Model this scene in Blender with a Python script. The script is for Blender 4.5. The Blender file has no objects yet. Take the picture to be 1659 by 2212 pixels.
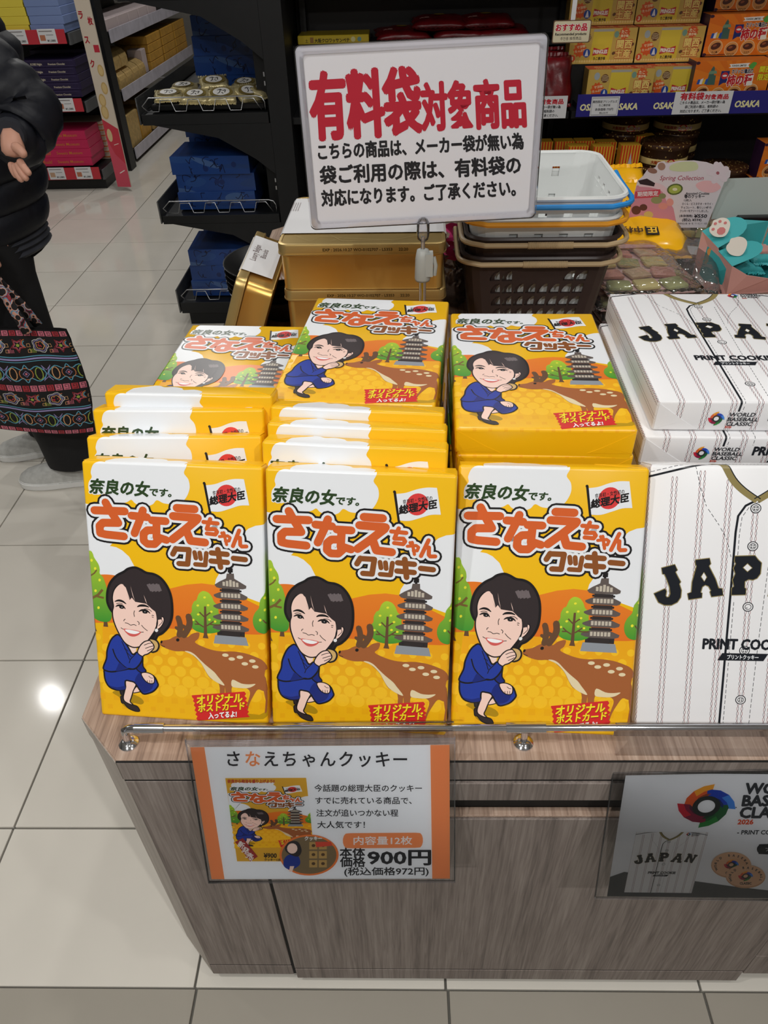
import bpy, bmesh, math, random
from mathutils import Vector, Matrix, Euler
from mathutils.geometry import tessellate_polygon

SC = bpy.context.scene
COL = SC.collection
PI = math.pi
random.seed(7)

# ------------------------------------------------------------------ camera
cam_d = bpy.data.cameras.new('camera'); cam = bpy.data.objects.new('camera', cam_d); COL.objects.link(cam)
cam_d.sensor_fit = 'VERTICAL'; cam_d.sensor_height = 24.0; cam_d.lens = 1575.3 / 2212 * 24.0
cam_d.clip_start = 0.05; cam_d.clip_end = 60
_p, _y, _r = math.radians(39.357), math.radians(1.788), math.radians(-1.655)
_f = Vector((-math.sin(_y) * math.cos(_p), math.cos(_y) * math.cos(_p), -math.sin(_p)))
_rt = Vector((math.cos(_y), math.sin(_y), 0)); _up = _rt.cross(_f)
_r2 = _rt * math.cos(_r) + _up * math.sin(_r); _u2 = _up * math.cos(_r) - _rt * math.sin(_r)
_m = Matrix((( _r2.x, _u2.x, -_f.x), (_r2.y, _u2.y, -_f.y), (_r2.z, _u2.z, -_f.z)))
cam.rotation_euler = _m.to_euler(); cam.location = (0, 0, 1.48)
SC.camera = cam

# ------------------------------------------------------------------ world and ceiling lights
wd = bpy.data.worlds.new('store_ambient'); SC.world = wd; wd.use_nodes = True
wd.node_tree.nodes['Background'].inputs[0].default_value = (0.93, 0.95, 1.0, 1)
wd.node_tree.nodes['Background'].inputs[1].default_value = 0.5
SC.view_settings.view_transform = 'Standard'; SC.view_settings.look = 'None'
SC.view_settings.gamma = 1.0; SC.view_settings.use_curve_mapping = False
SC.view_settings.exposure = 0.0

def lamp(x, y, power, size=0.075, z=2.70, col=(1, 0.985, 0.955)):
    l = bpy.data.lights.new('ceiling_lamp', 'AREA'); l.shape = 'DISK'; l.size = size; l.energy = power; l.color = col
    o = bpy.data.objects.new('ceiling_lamp', l); COL.objects.link(o); o.location = (x, y, z); return o
LAMPS = [(-0.95, 0.05, 12), (-0.15, -0.1, 4.5), (0.75, 0.0, 5), (0.1, 1.7, 6.5), (-2.45, 3.08, 7), (-2.9, 2.0, 9), (-1.0, 3.9, 11), (-1.7, 5.2, 12),
         (-1.1, 7.2, 13), (-3.6, 6.5, 8), (0.5, 2.6, 4.6), (1.5, 2.0, 6), (-0.8, -1.0, 24), (0.9, -0.9, 20)]  # the last two, unseen in front, are added to brighten upright faces
for a in LAMPS: lamp(*a)

# ------------------------------------------------------------------ colours and materials
def lin(c):
    out = []
    for v in c[:3]:
        v = v / 255.0
        out.append(v / 12.92 if v <= 0.04045 else ((v + 0.055) / 1.055) ** 2.4)
    return out

def mat(name, col=(128, 128, 128), rough=0.5, metal=0.0, spec=0.5, noise=0.0, nscale=20.0, stretch=(1, 1, 1), bump=0.0,
        trans=0.0, alpha=1.0, coat=0.0, ior=1.45, bscale=None):
    m = bpy.data.materials.new(name); m.use_nodes = True
    nt = m.node_tree; b = nt.nodes['Principled BSDF']; c = lin(col)
    b.inputs['Base Color'].default_value = (*c, 1); b.inputs['Roughness'].default_value = rough
    b.inputs['Metallic'].default_value = metal; b.inputs['Specular IOR Level'].default_value = spec
    b.inputs['Transmission Weight'].default_value = trans; b.inputs['Alpha'].default_value = alpha
    b.inputs['Coat Weight'].default_value = coat; b.inputs['IOR'].default_value = ior
    if noise or bump:
        tc = nt.nodes.new('ShaderNodeTexCoord'); mp = nt.nodes.new('ShaderNodeMapping'); nz = nt.nodes.new('ShaderNodeTexNoise')
        mp.inputs['Scale'].default_value = stretch; nz.inputs['Scale'].default_value = nscale; nz.inputs['Detail'].default_value = 5
        nt.links.new(tc.outputs['Object'], mp.inputs[0]); nt.links.new(mp.outputs[0], nz.inputs['Vector'])
        if noise:
            r = nt.nodes.new('ShaderNodeValToRGB'); r.color_ramp.elements[0].position = 0.3; r.color_ramp.elements[1].position = 0.7
            r.color_ramp.elements[0].color = (*[max(0, v * (1 - noise)) for v in c], 1)
            r.color_ramp.elements[1].color = (*[min(1, v * (1 + noise)) for v in c], 1)
            nt.links.new(nz.outputs['Fac'], r.inputs[0]); nt.links.new(r.outputs[0], b.inputs['Base Color'])
        if bump:
            bp = nt.nodes.new('ShaderNodeBump'); bp.inputs['Strength'].default_value = bump; bp.inputs['Distance'].default_value = 0.004
            src = nz
            if bscale:
                src = nt.nodes.new('ShaderNodeTexNoise'); src.inputs['Scale'].default_value = bscale
                nt.links.new(mp.outputs[0], src.inputs['Vector'])
            nt.links.new(src.outputs['Fac'], bp.inputs['Height']); nt.links.new(bp.outputs[0], b.inputs['Normal'])
    return m

def ink_mat(name, rough, spec=0.5, coat=0.0, bump=0.0):
    m = bpy.data.materials.new(name); m.use_nodes = True; nt = m.node_tree; b = nt.nodes['Principled BSDF']
    a = nt.nodes.new('ShaderNodeAttribute'); a.attribute_name = 'Col'
    nt.links.new(a.outputs['Color'], b.inputs['Base Color'])
    b.inputs['Roughness'].default_value = rough; b.inputs['Specular IOR Level'].default_value = spec; b.inputs['Coat Weight'].default_value = coat
    return m

def film_mat(name, tint=(255, 255, 255), gloss=0.09, milky=0.0, rough=0.06, bump=0.3, bs=9):
    m = bpy.data.materials.new(name); m.use_nodes = True; nt = m.node_tree; nt.nodes.clear()
    out = nt.nodes.new('ShaderNodeOutputMaterial'); tr = nt.nodes.new('ShaderNodeBsdfTransparent'); gl = nt.nodes.new('ShaderNodeBsdfGlossy')
    df = nt.nodes.new('ShaderNodeBsdfDiffuse'); m1 = nt.nodes.new('ShaderNodeMixShader'); m2 = nt.nodes.new('ShaderNodeMixShader')
    fr = nt.nodes.new('ShaderNodeFresnel'); fr.inputs[0].default_value = 1.45; ad = nt.nodes.new('ShaderNodeMath'); ad.inputs[1].default_value = gloss - 0.04
    tr.inputs[0].default_value = (*lin(tint), 1); gl.inputs['Roughness'].default_value = rough
    df.inputs[0].default_value = (0.8, 0.8, 0.8, 1); m1.inputs[0].default_value = milky
    nt.links.new(tr.outputs[0], m1.inputs[1]); nt.links.new(df.outputs[0], m1.inputs[2])
    nt.links.new(fr.outputs[0], ad.inputs[0]); nt.links.new(ad.outputs[0], m2.inputs[0])
    nt.links.new(m1.outputs[0], m2.inputs[1]); nt.links.new(gl.outputs[0], m2.inputs[2]); nt.links.new(m2.outputs[0], out.inputs[0])
    if bump:
        tc = nt.nodes.new('ShaderNodeTexCoord'); nz = nt.nodes.new('ShaderNodeTexNoise'); nz.inputs['Scale'].default_value = bs
        bp = nt.nodes.new('ShaderNodeBump'); bp.inputs['Strength'].default_value = bump; bp.inputs['Distance'].default_value = 0.01
        nt.links.new(tc.outputs['Object'], nz.inputs['Vector']); nt.links.new(nz.outputs['Fac'], bp.inputs['Height'])
        nt.links.new(bp.outputs[0], gl.inputs['Normal'])
    return m

def wood_mat(name, base, dark, light, axis='Z', scale=1.0):
    m = bpy.data.materials.new(name); m.use_nodes = True; nt = m.node_tree; b = nt.nodes['Principled BSDF']
    tc = nt.nodes.new('ShaderNodeTexCoord'); mp = nt.nodes.new('ShaderNodeMapping')
    lo, hi = 1.6 * scale, 52.0 * scale
    mp.inputs['Scale'].default_value = {'Z': (hi, hi, lo), 'Y': (hi, lo, hi), 'X': (lo, hi, hi)}[axis]
    n1 = nt.nodes.new('ShaderNodeTexNoise'); n1.inputs['Scale'].default_value = 1.0; n1.inputs['Detail'].default_value = 3; n1.inputs['Distortion'].default_value = 1.2
    n2 = nt.nodes.new('ShaderNodeTexNoise'); n2.inputs['Scale'].default_value = 7.0; n2.inputs['Detail'].default_value = 6; n2.inputs['Distortion'].default_value = 0.6
    ad = nt.nodes.new('ShaderNodeMath'); ad.operation = 'MULTIPLY_ADD'; ad.inputs[1].default_value = 0.55
    ml = nt.nodes.new('ShaderNodeMath'); ml.operation = 'MULTIPLY'; ml.inputs[1].default_value = 0.5
    r = nt.nodes.new('ShaderNodeValToRGB'); e = r.color_ramp.elements; e[0].position = 0.34; e[1].position = 0.70
    e[0].color = (*lin(dark), 1); e[1].color = (*lin(light), 1); k = e.new(0.5); k.color = (*lin(base), 1)
    nt.links.new(tc.outputs['Object'], mp.inputs[0]); nt.links.new(mp.outputs[0], n1.inputs['Vector']); nt.links.new(mp.outputs[0], n2.inputs['Vector'])
    nt.links.new(n1.outputs['Fac'], ml.inputs[0]); nt.links.new(n2.outputs['Fac'], ad.inputs[0]); nt.links.new(ml.outputs[0], ad.inputs[2])
    nt.links.new(ad.outputs[0], r.inputs[0]); nt.links.new(r.outputs[0], b.inputs['Base Color'])
    b.inputs['Roughness'].default_value = 0.5; b.inputs['Specular IOR Level'].default_value = 0.4
    return m

M = {}
M['ink_gloss'] = ink_mat('glossy_printed_paper', 0.28, 0.5)
M['ink_matte'] = ink_mat('matte_printed_paper', 0.55, 0.3)
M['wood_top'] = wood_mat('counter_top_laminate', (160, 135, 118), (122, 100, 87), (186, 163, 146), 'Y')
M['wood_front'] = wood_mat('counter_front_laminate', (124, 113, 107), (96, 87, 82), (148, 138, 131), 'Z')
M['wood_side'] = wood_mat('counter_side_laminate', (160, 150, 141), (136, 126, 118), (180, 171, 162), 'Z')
M['black_gap'] = mat('black_joint', (12, 12, 12), 0.7)
M['chrome'] = mat('polished_chrome', (215, 215, 218), 0.12, 1.0)
M['steel'] = mat('brushed_steel_wire', (185, 187, 190), 0.3, 1.0)
M['yellow'] = mat('yellow_wrap_paper', (243, 189, 20), 0.28, bump=0.05, nscale=14)
M['white_paper'] = mat('white_wrap_paper', (238, 238, 240), 0.33, bump=0.04, nscale=14)
M['black_metal'] = mat('black_powder_coated_metal', (20, 21, 23), 0.45, 0.0, noise=0.1)
M['dark_panel'] = mat('dark_brown_panel', (26, 22, 22), 0.6, noise=0.12, nscale=6)
M['gold'] = mat('gold_lacquered_tin', (222, 178, 98), 0.34, 0.85, noise=0.05, nscale=3)
M['gold_lid'] = mat('gold_tin_lid', (200, 172, 112), 0.36, 0.8)
M['clear'] = mat('clear_acrylic', (238, 240, 246), 0.04, trans=0.0)
M['film'] = film_mat('clear_plastic_film', (250, 251, 252), 0.06)
M['film_card'] = film_mat('clear_sleeve_over_card', (253, 254, 255), 0.035, 0.0)
M['film_bag'] = film_mat('crinkled_clear_bag', (240, 240, 240), 0.16, 0.06, 0.08, 0.9, 30)
M['acrylic'] = film_mat('acrylic_edge', (250, 250, 253), 0.10, 0.03, 0.05, 0.2, 6)
M['white_plastic'] = mat('white_plastic', (232, 235, 234), 0.35)
M['grey_plastic'] = mat('grey_plastic_clamp', (168, 170, 166), 0.4)
M['black_plastic'] = mat('black_plastic', (14, 14, 15), 0.35)
M['brown_plastic'] = mat('dark_brown_plastic', (58, 46, 43), 0.38, noise=0.06)
M['beige_plastic'] = mat('beige_handle_plastic', (192, 168, 130), 0.35)
M['orange_plastic'] = mat('orange_handle_plastic', (236, 160, 40), 0.3)
M['blue_plastic'] = mat('blue_handle_plastic', (40, 140, 214), 0.3)
M['white_card'] = mat('white_card', (226, 226, 228), 0.5)

# ------------------------------------------------------------------ object helpers
def link(o): COL.objects.link(o); return o
def empty(name, label, cat, loc=(0, 0, 0), rot=(0, 0, 0), group=None, parent=None):
    o = link(bpy.data.objects.new(name, None)); o.location = loc; o.rotation_euler = rot; o.empty_display_size = 0.05
    if label: o['label'] = label
    if cat: o['category'] = cat
    if group: o['group'] = group
    if parent: o.parent = parent
    return o
def tag(o, label=None, cat=None, group=None, kind=None):
    if label: o['label'] = label
    if cat: o['category'] = cat
    if group: o['group'] = group
    if kind: o['kind'] = kind
    return o
def obj(name, me, m=None, parent=None, loc=(0, 0, 0), rot=(0, 0, 0), smooth=False):
    if isinstance(me, bmesh.types.BMesh):
        bm = me; me = bpy.data.meshes.new(name); bm.to_mesh(me); bm.free()
    if m is not None and not me.materials: me.materials.append(m)
    if smooth:
        for p in me.polygons: p.use_smooth = True
        try: me.set_sharp_from_angle(angle=math.radians(40))
        except Exception: pass
    o = link(bpy.data.objects.new(name, me)); o.location = loc; o.rotation_euler = rot
    if parent: o.parent = parent
    return o
def copy_tree(o, parent=None):
    c = o.copy(); COL.objects.link(c); c.parent = parent
    for ch in [x for x in KIDS.get(o.name, list(o.children))]: copy_tree(ch, c)
    return c
KIDS = {}
def dup(o, label, loc, rot=None, group=None):
    c = copy_tree(o); c.location = loc
    if rot is not None: c.rotation_euler = rot
    c['label'] = label
    if group: c['group'] = group
    return c

def bx(bm, x0, x1, y0, y1, z0, z1, mi=0):
    vs = [bm.verts.new(p) for p in ((x0, y0, z0), (x1, y0, z0), (x1, y1, z0), (x0, y1, z0), (x0, y0, z1), (x1, y0, z1), (x1, y1, z1), (x0, y1, z1))]
    fs = []
    for f in ((3, 2, 1, 0), (4, 5, 6, 7), (0, 1, 5, 4), (1, 2, 6, 5), (2, 3, 7, 6), (3, 0, 4, 7)):
        fc = bm.faces.new([vs[i] for i in f]); fc.material_index = mi; fs.append(fc)
    return vs, fs
def box_bm(x0, x1, y0, y1, z0, z1, bev=0.0, seg=2):
    bm = bmesh.new(); bx(bm, x0, x1, y0, y1, z0, z1)
    if bev: bmesh.ops.bevel(bm, geom=bm.edges[:], offset=bev, segments=seg, affect='EDGES', profile=0.5)
    return bm
def prism_bm(pts, z0, z1, axis='Z', bev=0.0):
    bm = bmesh.new()
    def P(a, b, c): return {'Z': (a, b, c), 'Y': (a, c, b), 'X': (c, a, b)}[axis]
    lo = [bm.verts.new(P(x, y, z0)) for x, y in pts]; hi = [bm.verts.new(P(x, y, z1)) for x, y in pts]
    n = len(pts); bm.faces.new(lo); bm.faces.new(hi[::-1])
    for i in range(n): bm.faces.new((lo[i], hi[i], hi[(i + 1) % n], lo[(i + 1) % n]))
    bmesh.ops.recalc_face_normals(bm, faces=bm.faces[:])
    if bev: bmesh.ops.bevel(bm, geom=bm.edges[:], offset=bev, segments=2, affect='EDGES')
    return bm
def tube(bm, pts, r, n=8, closed=False, caps=True):
    pts = [Vector(p) for p in pts]; rings = []; N = len(pts); prev = None
    rr = r if hasattr(r, '__len__') else [r] * N
    for i, p in enumerate(pts):
        a = pts[(i - 1) % N] if (closed or i > 0) else p; b = pts[(i + 1) % N] if (closed or i < N - 1) else p
        t = (b - a).normalized()
        if prev is None:
            up = Vector((0, 0, 1)) if abs(t.z) < 0.9 else Vector((1, 0, 0)); u = t.cross(up).normalized()
        else: u = (prev - t * prev.dot(t)).normalized()
        prev = u; v = t.cross(u)
        rings.append([bm.verts.new(p + (u * math.cos(k * 2 * PI / n) + v * math.sin(k * 2 * PI / n)) * rr[i]) for k in range(n)])
    for i in range(N if closed else N - 1):
        A, B = rings[i], rings[(i + 1) % N]
        for k in range(n): bm.faces.new((A[k], A[(k + 1) % n], B[(k + 1) % n], B[k])).smooth = True
    if caps and not closed: bm.faces.new(rings[0][::-1]); bm.faces.new(rings[-1])
    return bm
def lathe(bm, prof, n=24, c=(0, 0)):
    rings = [[bm.verts.new((c[0] + r * math.cos(k * 2 * PI / n), c[1] + r * math.sin(k * 2 * PI / n), z)) for k in range(n)] for r, z in prof]
    for A, B in zip(rings, rings[1:]):
        for k in range(n): bm.faces.new((A[k], A[(k + 1) % n], B[(k + 1) % n], B[k])).smooth = True
    bm.faces.new(rings[0][::-1]); bm.faces.new(rings[-1]); return bm
def loft(bm, rings, caps=True, closed=True):
    R = [[bm.verts.new(p) for p in r] for r in rings]
    for A, B in zip(R, R[1:]):
        n = len(A)
        for k in range(n if closed else n - 1): bm.faces.new((A[k], A[(k + 1) % n], B[(k + 1) % n], B[k])).smooth = True
    if caps and closed: bm.faces.new(R[0][::-1]); bm.faces.new(R[-1])
    bmesh.ops.recalc_face_normals(bm, faces=bm.faces[:]); return bm
def rrect(w, d, r, n=5, cx=0, cy=0):
    out = []
    for sx, sy, a0 in ((1, 1, 0), (-1, 1, 90), (-1, -1, 180), (1, -1, 270)):
        for k in range(n + 1):
            a = math.radians(a0 + 90 * k / n)
            out.append((cx + sx * (w / 2 - r) + r * math.cos(a), cy + sy * (d / 2 - r) + r * math.sin(a)))
    return out

# ------------------------------------------------------------------ flat print: shapes and lettering laid on a surface
_tc = {}
def glyphs(s, res=2, off=0.006):
    k = (s, res, off)
    if k in _tc: return _tc[k]
    c = bpy.data.curves.new('lettering', 'FONT'); c.body = s; c.offset = off; c.resolution_u = res
    o = bpy.data.objects.new('lettering', c); COL.objects.link(o); bpy.context.view_layer.update()
    m = bpy.data.meshes.new_from_object(o, depsgraph=bpy.context.evaluated_depsgraph_get())
    V = [(v.co.x, v.co.y) for v in m.vertices]; F = [tuple(p.vertices) for p in m.polygons]
    bpy.data.objects.remove(o); bpy.data.curves.remove(c); bpy.data.meshes.remove(m)
    x0 = min(v[0] for v in V); x1 = max(v[0] for v in V)
    V = [(x - x0, y) for x, y in V]
    _tc[k] = (V, F, x1 - x0); return _tc[k]
def crom(pts, closed=True, n=5):
    out = []; N = len(pts)
    for i in range(N if closed else N - 1):
        p0 = pts[(i - 1) % N] if (closed or i > 0) else pts[i]; p1 = pts[i]; p2 = pts[(i + 1) % N]
        p3 = pts[(i + 2) % N] if (closed or i < N - 2) else pts[i + 1]
        for k in range(n):
            t = k / n; t2 = t * t; t3 = t2 * t
            out.append(tuple(0.5 * (2 * b + (c - a) * t + (2 * a - 5 * b + 4 * c - d) * t2 + (3 * b - a - 3 * c + d) * t3) for a, b, c, d in zip(p0, p1, p2, p3)))
    if not closed: out.append(pts[-1])
    return out
def solve8(src, dst):   # plane-to-plane map from four corner pairs
    A = []
    for (x, y), (u, v) in zip(src, dst):
        A.append([x, y, 1, 0, 0, 0, -u * x, -u * y, u]); A.append([0, 0, 0, x, y, 1, -v * x, -v * y, v])
    n = 8
    for i in range(n):
        p = max(range(i, n), key=lambda r: abs(A[r][i])); A[i], A[p] = A[p], A[i]
        for r in range(n):
            if r != i:
                f = A[r][i] / A[i][i]
                for c in range(i, n + 1): A[r][c] -= f * A[i][c]
    h = [A[i][n] / A[i][i] for i in range(n)]
    def f(p):
        w = h[6] * p[0] + h[7] * p[1] + 1
        return ((h[0] * p[0] + h[1] * p[1] + h[2]) / w, (h[3] * p[0] + h[4] * p[1] + h[5]) / w)
    return f

class Art:
    """coloured flat shapes in surface units (cm); lv = print order"""
    def __init__(s): s.it = []; s.xf = lambda p: p; s.mi = 0; s.flip = False
    def add(s, V, F, col, lv, col2=None):
        s.mi = (s.mi + 1) % 24
        s.it.append((V, F, lin(col), None if col2 is None else lin(col2), lv + s.mi * 0.03))
    def poly(s, pts, col, lv=0, smooth=False, col2=None, n=5, raw=False):
        if smooth: pts = crom(pts, True, n)
        V = [p for p in pts] if raw else [s.xf(p) for p in pts]
        F = tessellate_polygon([[Vector((x, y, 0)) for x, y in V]])
        s.add(V, [tuple(f) for f in F], col, lv, col2)
    def ell(s, c, rx, ry, col, lv=0, rot=0, n=16, raw=False):
        a = math.radians(rot)
        s.poly([(c[0] + rx * math.cos(t) * math.cos(a) - ry * math.sin(t) * math.sin(a), c[1] + rx * math.cos(t) * math.sin(a) + ry * math.sin(t) * math.cos(a))
                for t in [2 * PI * k / n for k in range(n)]], col, lv, raw=raw)
    def line(s, pts, w, col, lv=0, smooth=False, taper=False, closed=False, n=4, caps=False):
        if smooth: pts = crom(pts, closed, n)
        P = [s.xf(p) for p in pts]; N = len(P); V = []; F = []
        for i in range(N):
            a = P[(i - 1) % N] if (closed or i) else P[i]; b = P[(i + 1) % N] if (closed or i < N - 1) else P[i]
            dx, dy = b[0] - a[0], b[1] - a[1]; L = math.hypot(dx, dy) or 1e-9
            ww = w / 2 * ((0.25 + 0.75 * math.sin(PI * i / (N - 1))) if taper else 1)
            V += [(P[i][0] - dy / L * ww, P[i][1] + dx / L * ww), (P[i][0] + dy / L * ww, P[i][1] - dx / L * ww)]
        for i in range(N if closed else N - 1):
            a, b = 2 * i, 2 * ((i + 1) % N); F.append((a, a + 1, b + 1, b))
        s.add(V, F, col, lv)
        if caps:
            for q in (P[0], P[-1]): s.ell(q, w / 2, w / 2, col, lv, n=8, raw=True)
    def block(s, pts, w, col, lv=0):      # thick stroke with rounded joints
        P = [s.xf(p) for p in pts]
        for a, b in zip(P, P[1:]):
            dx, dy = b[0] - a[0], b[1] - a[1]; L = math.hypot(dx, dy) or 1e-9; nx, ny = -dy / L * w / 2, dx / L * w / 2
            s.poly([(a[0] + nx, a[1] + ny), (a[0] - nx, a[1] - ny), (b[0] - nx, b[1] - ny), (b[0] + nx, b[1] + ny)], col, lv, raw=True)
        for p in P: s.ell(p, w / 2, w / 2, col, lv, n=12, raw=True)
    def text(s, t, x, y, h, col, lv=0, bold=0.0, rot=0, w=None, sx=1.0, shear=0.0, res=2, center=False, off=0.004, dirs=8):
        """lower-left corner x, y in input units; h = em size; w fits the width"""
        V, F, W0 = glyphs(t, res, off)
        if w: sx = w / (W0 * h)
        a = math.radians(rot); ca, sa = math.cos(a), math.sin(a)
        offs = [(0, 0)] if bold <= 0 else [(bold * math.cos(2 * PI * k / dirs), bold * math.sin(2 * PI * k / dirs)) for k in range(dirs)]
        if bold > 0.05: offs.append((0, 0))
        ox = -W0 * h * sx / 2 if center else 0
        for dx, dy in offs:
            VV = []
            for vx, vy in V:
                px = (vx + dx / (1 if sx > 1 else sx) + shear * vy) * h * sx + ox; py = (vy + dy) * h
                VV.append(s.xf((x + px * ca - py * sa, y + (-1 if s.flip else 1) * (px * sa + py * ca))))
            s.add(VV, F, col, lv)
    def include(s, other, f, lv0, dl=0.4):
        for V, F, c, c2, lv in other.it: s.it.append(([f(p) for p in V], F, c, c2, lv0 + lv * dl))
    def bake(s, name, place, m, cuts=(), keep=None, dz=0.00004, clip=None):
        bm = bmesh.new(); cl = bm.loops.layers.float_color.new('Col')
        for V, F, c, c2, lv in s.it:
            z = lv * dz
            vs = [bm.verts.new((x, y, z)) for x, y in V]
            ys = [v[1] for v in V]; y0, y1 = min(ys), max(ys)
            for f in F:
                if len(set(f)) < 3: continue
                (ax, ay), (bx_, by), (cx, cy) = V[f[0]], V[f[1]], V[f[2]]
                ar = sum(V[f[i]][0] * V[f[(i + 1) % len(f)]][1] - V[f[(i + 1) % len(f)]][0] * V[f[i]][1] for i in range(len(f)))
                if abs(ar) < 1e-9: continue
                try: fc = bm.faces.new([vs[i] for i in (f if ar > 0 else f[::-1])])
                except ValueError: continue
                for l in fc.loops:
                    if c2 is None: l[cl] = (*c, 1)
                    else:
                        t = (l.vert.co.y - y0) / max(1e-6, y1 - y0); l[cl] = (*[c2[i] + (c[i] - c2[i]) * t for i in range(3)], 1)
        if clip:
            x0, x1, y0, y1 = clip
            for co, no in (((x0, 0, 0), (-1, 0, 0)), ((x1, 0, 0), (1, 0, 0)), ((0, y0, 0), (0, -1, 0)), ((0, y1, 0), (0, 1, 0))):
                bmesh.ops.bisect_plane(bm, geom=bm.verts[:] + bm.edges[:] + bm.faces[:], plane_co=co, plane_no=no, clear_outer=True)
        for ax, val in cuts:
            near = [f for f in bm.faces if min(v.co[ax] for v in f.verts) < val - 1e-6 and max(v.co[ax] for v in f.verts) > val + 1e-6]
            if not near: continue
            g = set(near)
            for f in near: g.update(f.verts); g.update(f.edges)
            co = [0, 0, 0]; co[ax] = val; no = [0, 0, 0]; no[ax] = 1
            bmesh.ops.bisect_plane(bm, geom=list(g), plane_co=co, plane_no=no)
        if keep:
            kill = [f for f in bm.faces if not keep(f.calc_center_median())]
            bmesh.ops.delete(bm, geom=kill, context='FACES')
        loose = [v for v in bm.verts if not v.link_faces]
        if loose: bmesh.ops.delete(bm, geom=loose, context='VERTS')
        for v in bm.verts: v.co = place(v.co.x, v.co.y, v.co.z)
        me = bpy.data.meshes.new(name); bm.to_mesh(me); bm.free(); me.materials.append(m); return me
def flat(ox=0.0, oz=0.0, y=0.0, s=0.01):      # print facing -Y
    return lambda x, yv, h: Vector((ox + x * s, y - h, oz + yv * s))
# ------------------------------------------------------------------ floor: every tile its own piece
TS, TX, TY = 0.4494, -0.8281, 0.7596
fl = obj('floor', box_bm(-4.6, 2.8, -1.4, 10.2, -0.03, -0.006), mat('tile_grout', (96, 94, 88), 0.8)); fl['kind'] = 'structure'
def tile_mat(name, c, rough, sp):
    m = mat(name, c, rough, spec=sp, noise=0.045, nscale=3.0); return m
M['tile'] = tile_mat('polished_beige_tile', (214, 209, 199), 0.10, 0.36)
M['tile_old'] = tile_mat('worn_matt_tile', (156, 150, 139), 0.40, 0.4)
g = 0.0022
me_t = bpy.data.meshes.new('tile'); b = box_bm(g, TS - g, g, TS - g, -0.008, 0, 0.0008, 1); b.to_mesh(me_t); b.free(); me_t.materials.append(M['tile'])
def tile(x, y, me): o = link(bpy.data.objects.new('tile', me)); o.parent = fl; o.location = (x, y, 0); return o
for i in range(-8, 8):
    for j in range(0, 21):
        x, y = TX + i * TS, TY + j * TS
        if y > 3.4 and x > 0.2: continue
        if x < -3.9 or x > 2.3: continue
        if y < 3.5 and x < -2.9: continue
        tile(x, y, me_t)
me_c = bpy.data.meshes.new('tile'); b = box_bm(g, TS - g, g, TY - .4634 - g, -0.008, 0, 0.0008, 1); b.to_mesh(me_c); b.free(); me_c.materials.append(M['tile'])
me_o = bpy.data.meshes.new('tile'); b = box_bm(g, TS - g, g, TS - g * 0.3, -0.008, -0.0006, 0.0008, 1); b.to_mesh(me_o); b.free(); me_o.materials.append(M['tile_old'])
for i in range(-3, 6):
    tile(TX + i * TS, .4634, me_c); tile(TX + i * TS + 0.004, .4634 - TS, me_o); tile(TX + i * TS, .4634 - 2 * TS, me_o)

# ------------------------------------------------------------------ wood laminate counter
YF, XL, YB, XR = .4768, -.342, 2.42, 1.62
ctr = empty('display_counter', 'long wood laminate display counter with a cut corner', 'counter', (0, 0, 0))
CB = .0625
def oct_pts(i=0.0):
    return [(-.4035 + i, YB - CB), (-.4035 + i, .5385 + i * .4), (XL + i * .4, YF + i), (XR, YF + i), (XR, YB), (-.4035 + CB, YB)]
obj('worktop', prism_bm(oct_pts(), .6715, .710, bev=0.0012), M['wood_top'], ctr)
for q in ((XL, XR, .6655, .6717, YF + .0008), (XL, -.1985, .0693, .0747, YF + .0012), (-.1925, .5785, .0633, .0692, YF - .0015)): obj('joint_line', box_bm(q[0], q[1], q[4], q[4] + .010, q[2], q[3]), M['black_gap'], ctr)
obj('joint_line', box_bm(-.1987, -.1923, YF + .002, YF + .012, .03, .6655), M['black_gap'], ctr)
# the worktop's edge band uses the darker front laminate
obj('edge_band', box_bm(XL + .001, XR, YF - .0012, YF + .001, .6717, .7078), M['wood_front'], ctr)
obj('edge_band', prism_bm([(-.4043, .5385), (XL - .0004, YF - .0010), (XL + .0002, YF + .0004), (-.4027, .5392)], .6717, .7078), M['wood_side'], ctr)
obj('edge_seam', box_bm(XL, XR, YF - .0009, YF + .002, .7078, .7092), M['black_gap'], ctr)
obj('carcass', prism_bm([(-.385, YB - .08), (-.385, .545), (-.333, .4905), (XR - .01, .4905), (XR - .01, YB - .02), (-.35, YB - .02)], .05, .667), M['black_gap'], ctr)
def panel(x0, x1, y, z0, z1, m='wood_front', th=.012, name='front_panel'):
    return obj(name, box_bm(x0, x1, y, y + th, z0, z1, .0008, 1), M[m], ctr)
panel(-.3415, -.1985, YF, .0745, .6655); panel(-.3415, -.1985, YF + .0005, .03, .0695, name='plinth_strip')
panel(-.1925, .5785, YF - .003, .6265, .6655, name='rail_panel'); panel(-.1925, .5785, YF + .010, .5885, .6235, 'black_gap', name='finger_groove')
panel(-.1925, .5785, YF - .001, .5815, .5865, 'wood_top', name='groove_lip')
panel(-.1925, .5785, YF - .003, .0690, .5800); panel(-.1925, .5785, YF - .0025, .022, .0635, name='plinth_strip')
panel(.5845, 1.355, YF + .001, .6265, .6655, name='rail_panel'); panel(.5845, 1.355, YF + .001, .125, .5800); panel(.5845, 1.355, YF + .001, .045, .1225, name='plinth_strip')
panel(1.361, XR, YF, .045, .6655)
bm = prism_bm([(-.4030, .5390), (-.3415, YF + .0005), (-.3415, YF + .012), (-.395, .545)], .03, .6655); obj('corner_panel', bm, M['wood_side'], ctr)
bm = box_bm(-.4030, -.391, .540, YB - CB - .01, .03, .6655); obj('side_panel', bm, M['wood_side'], ctr)
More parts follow.
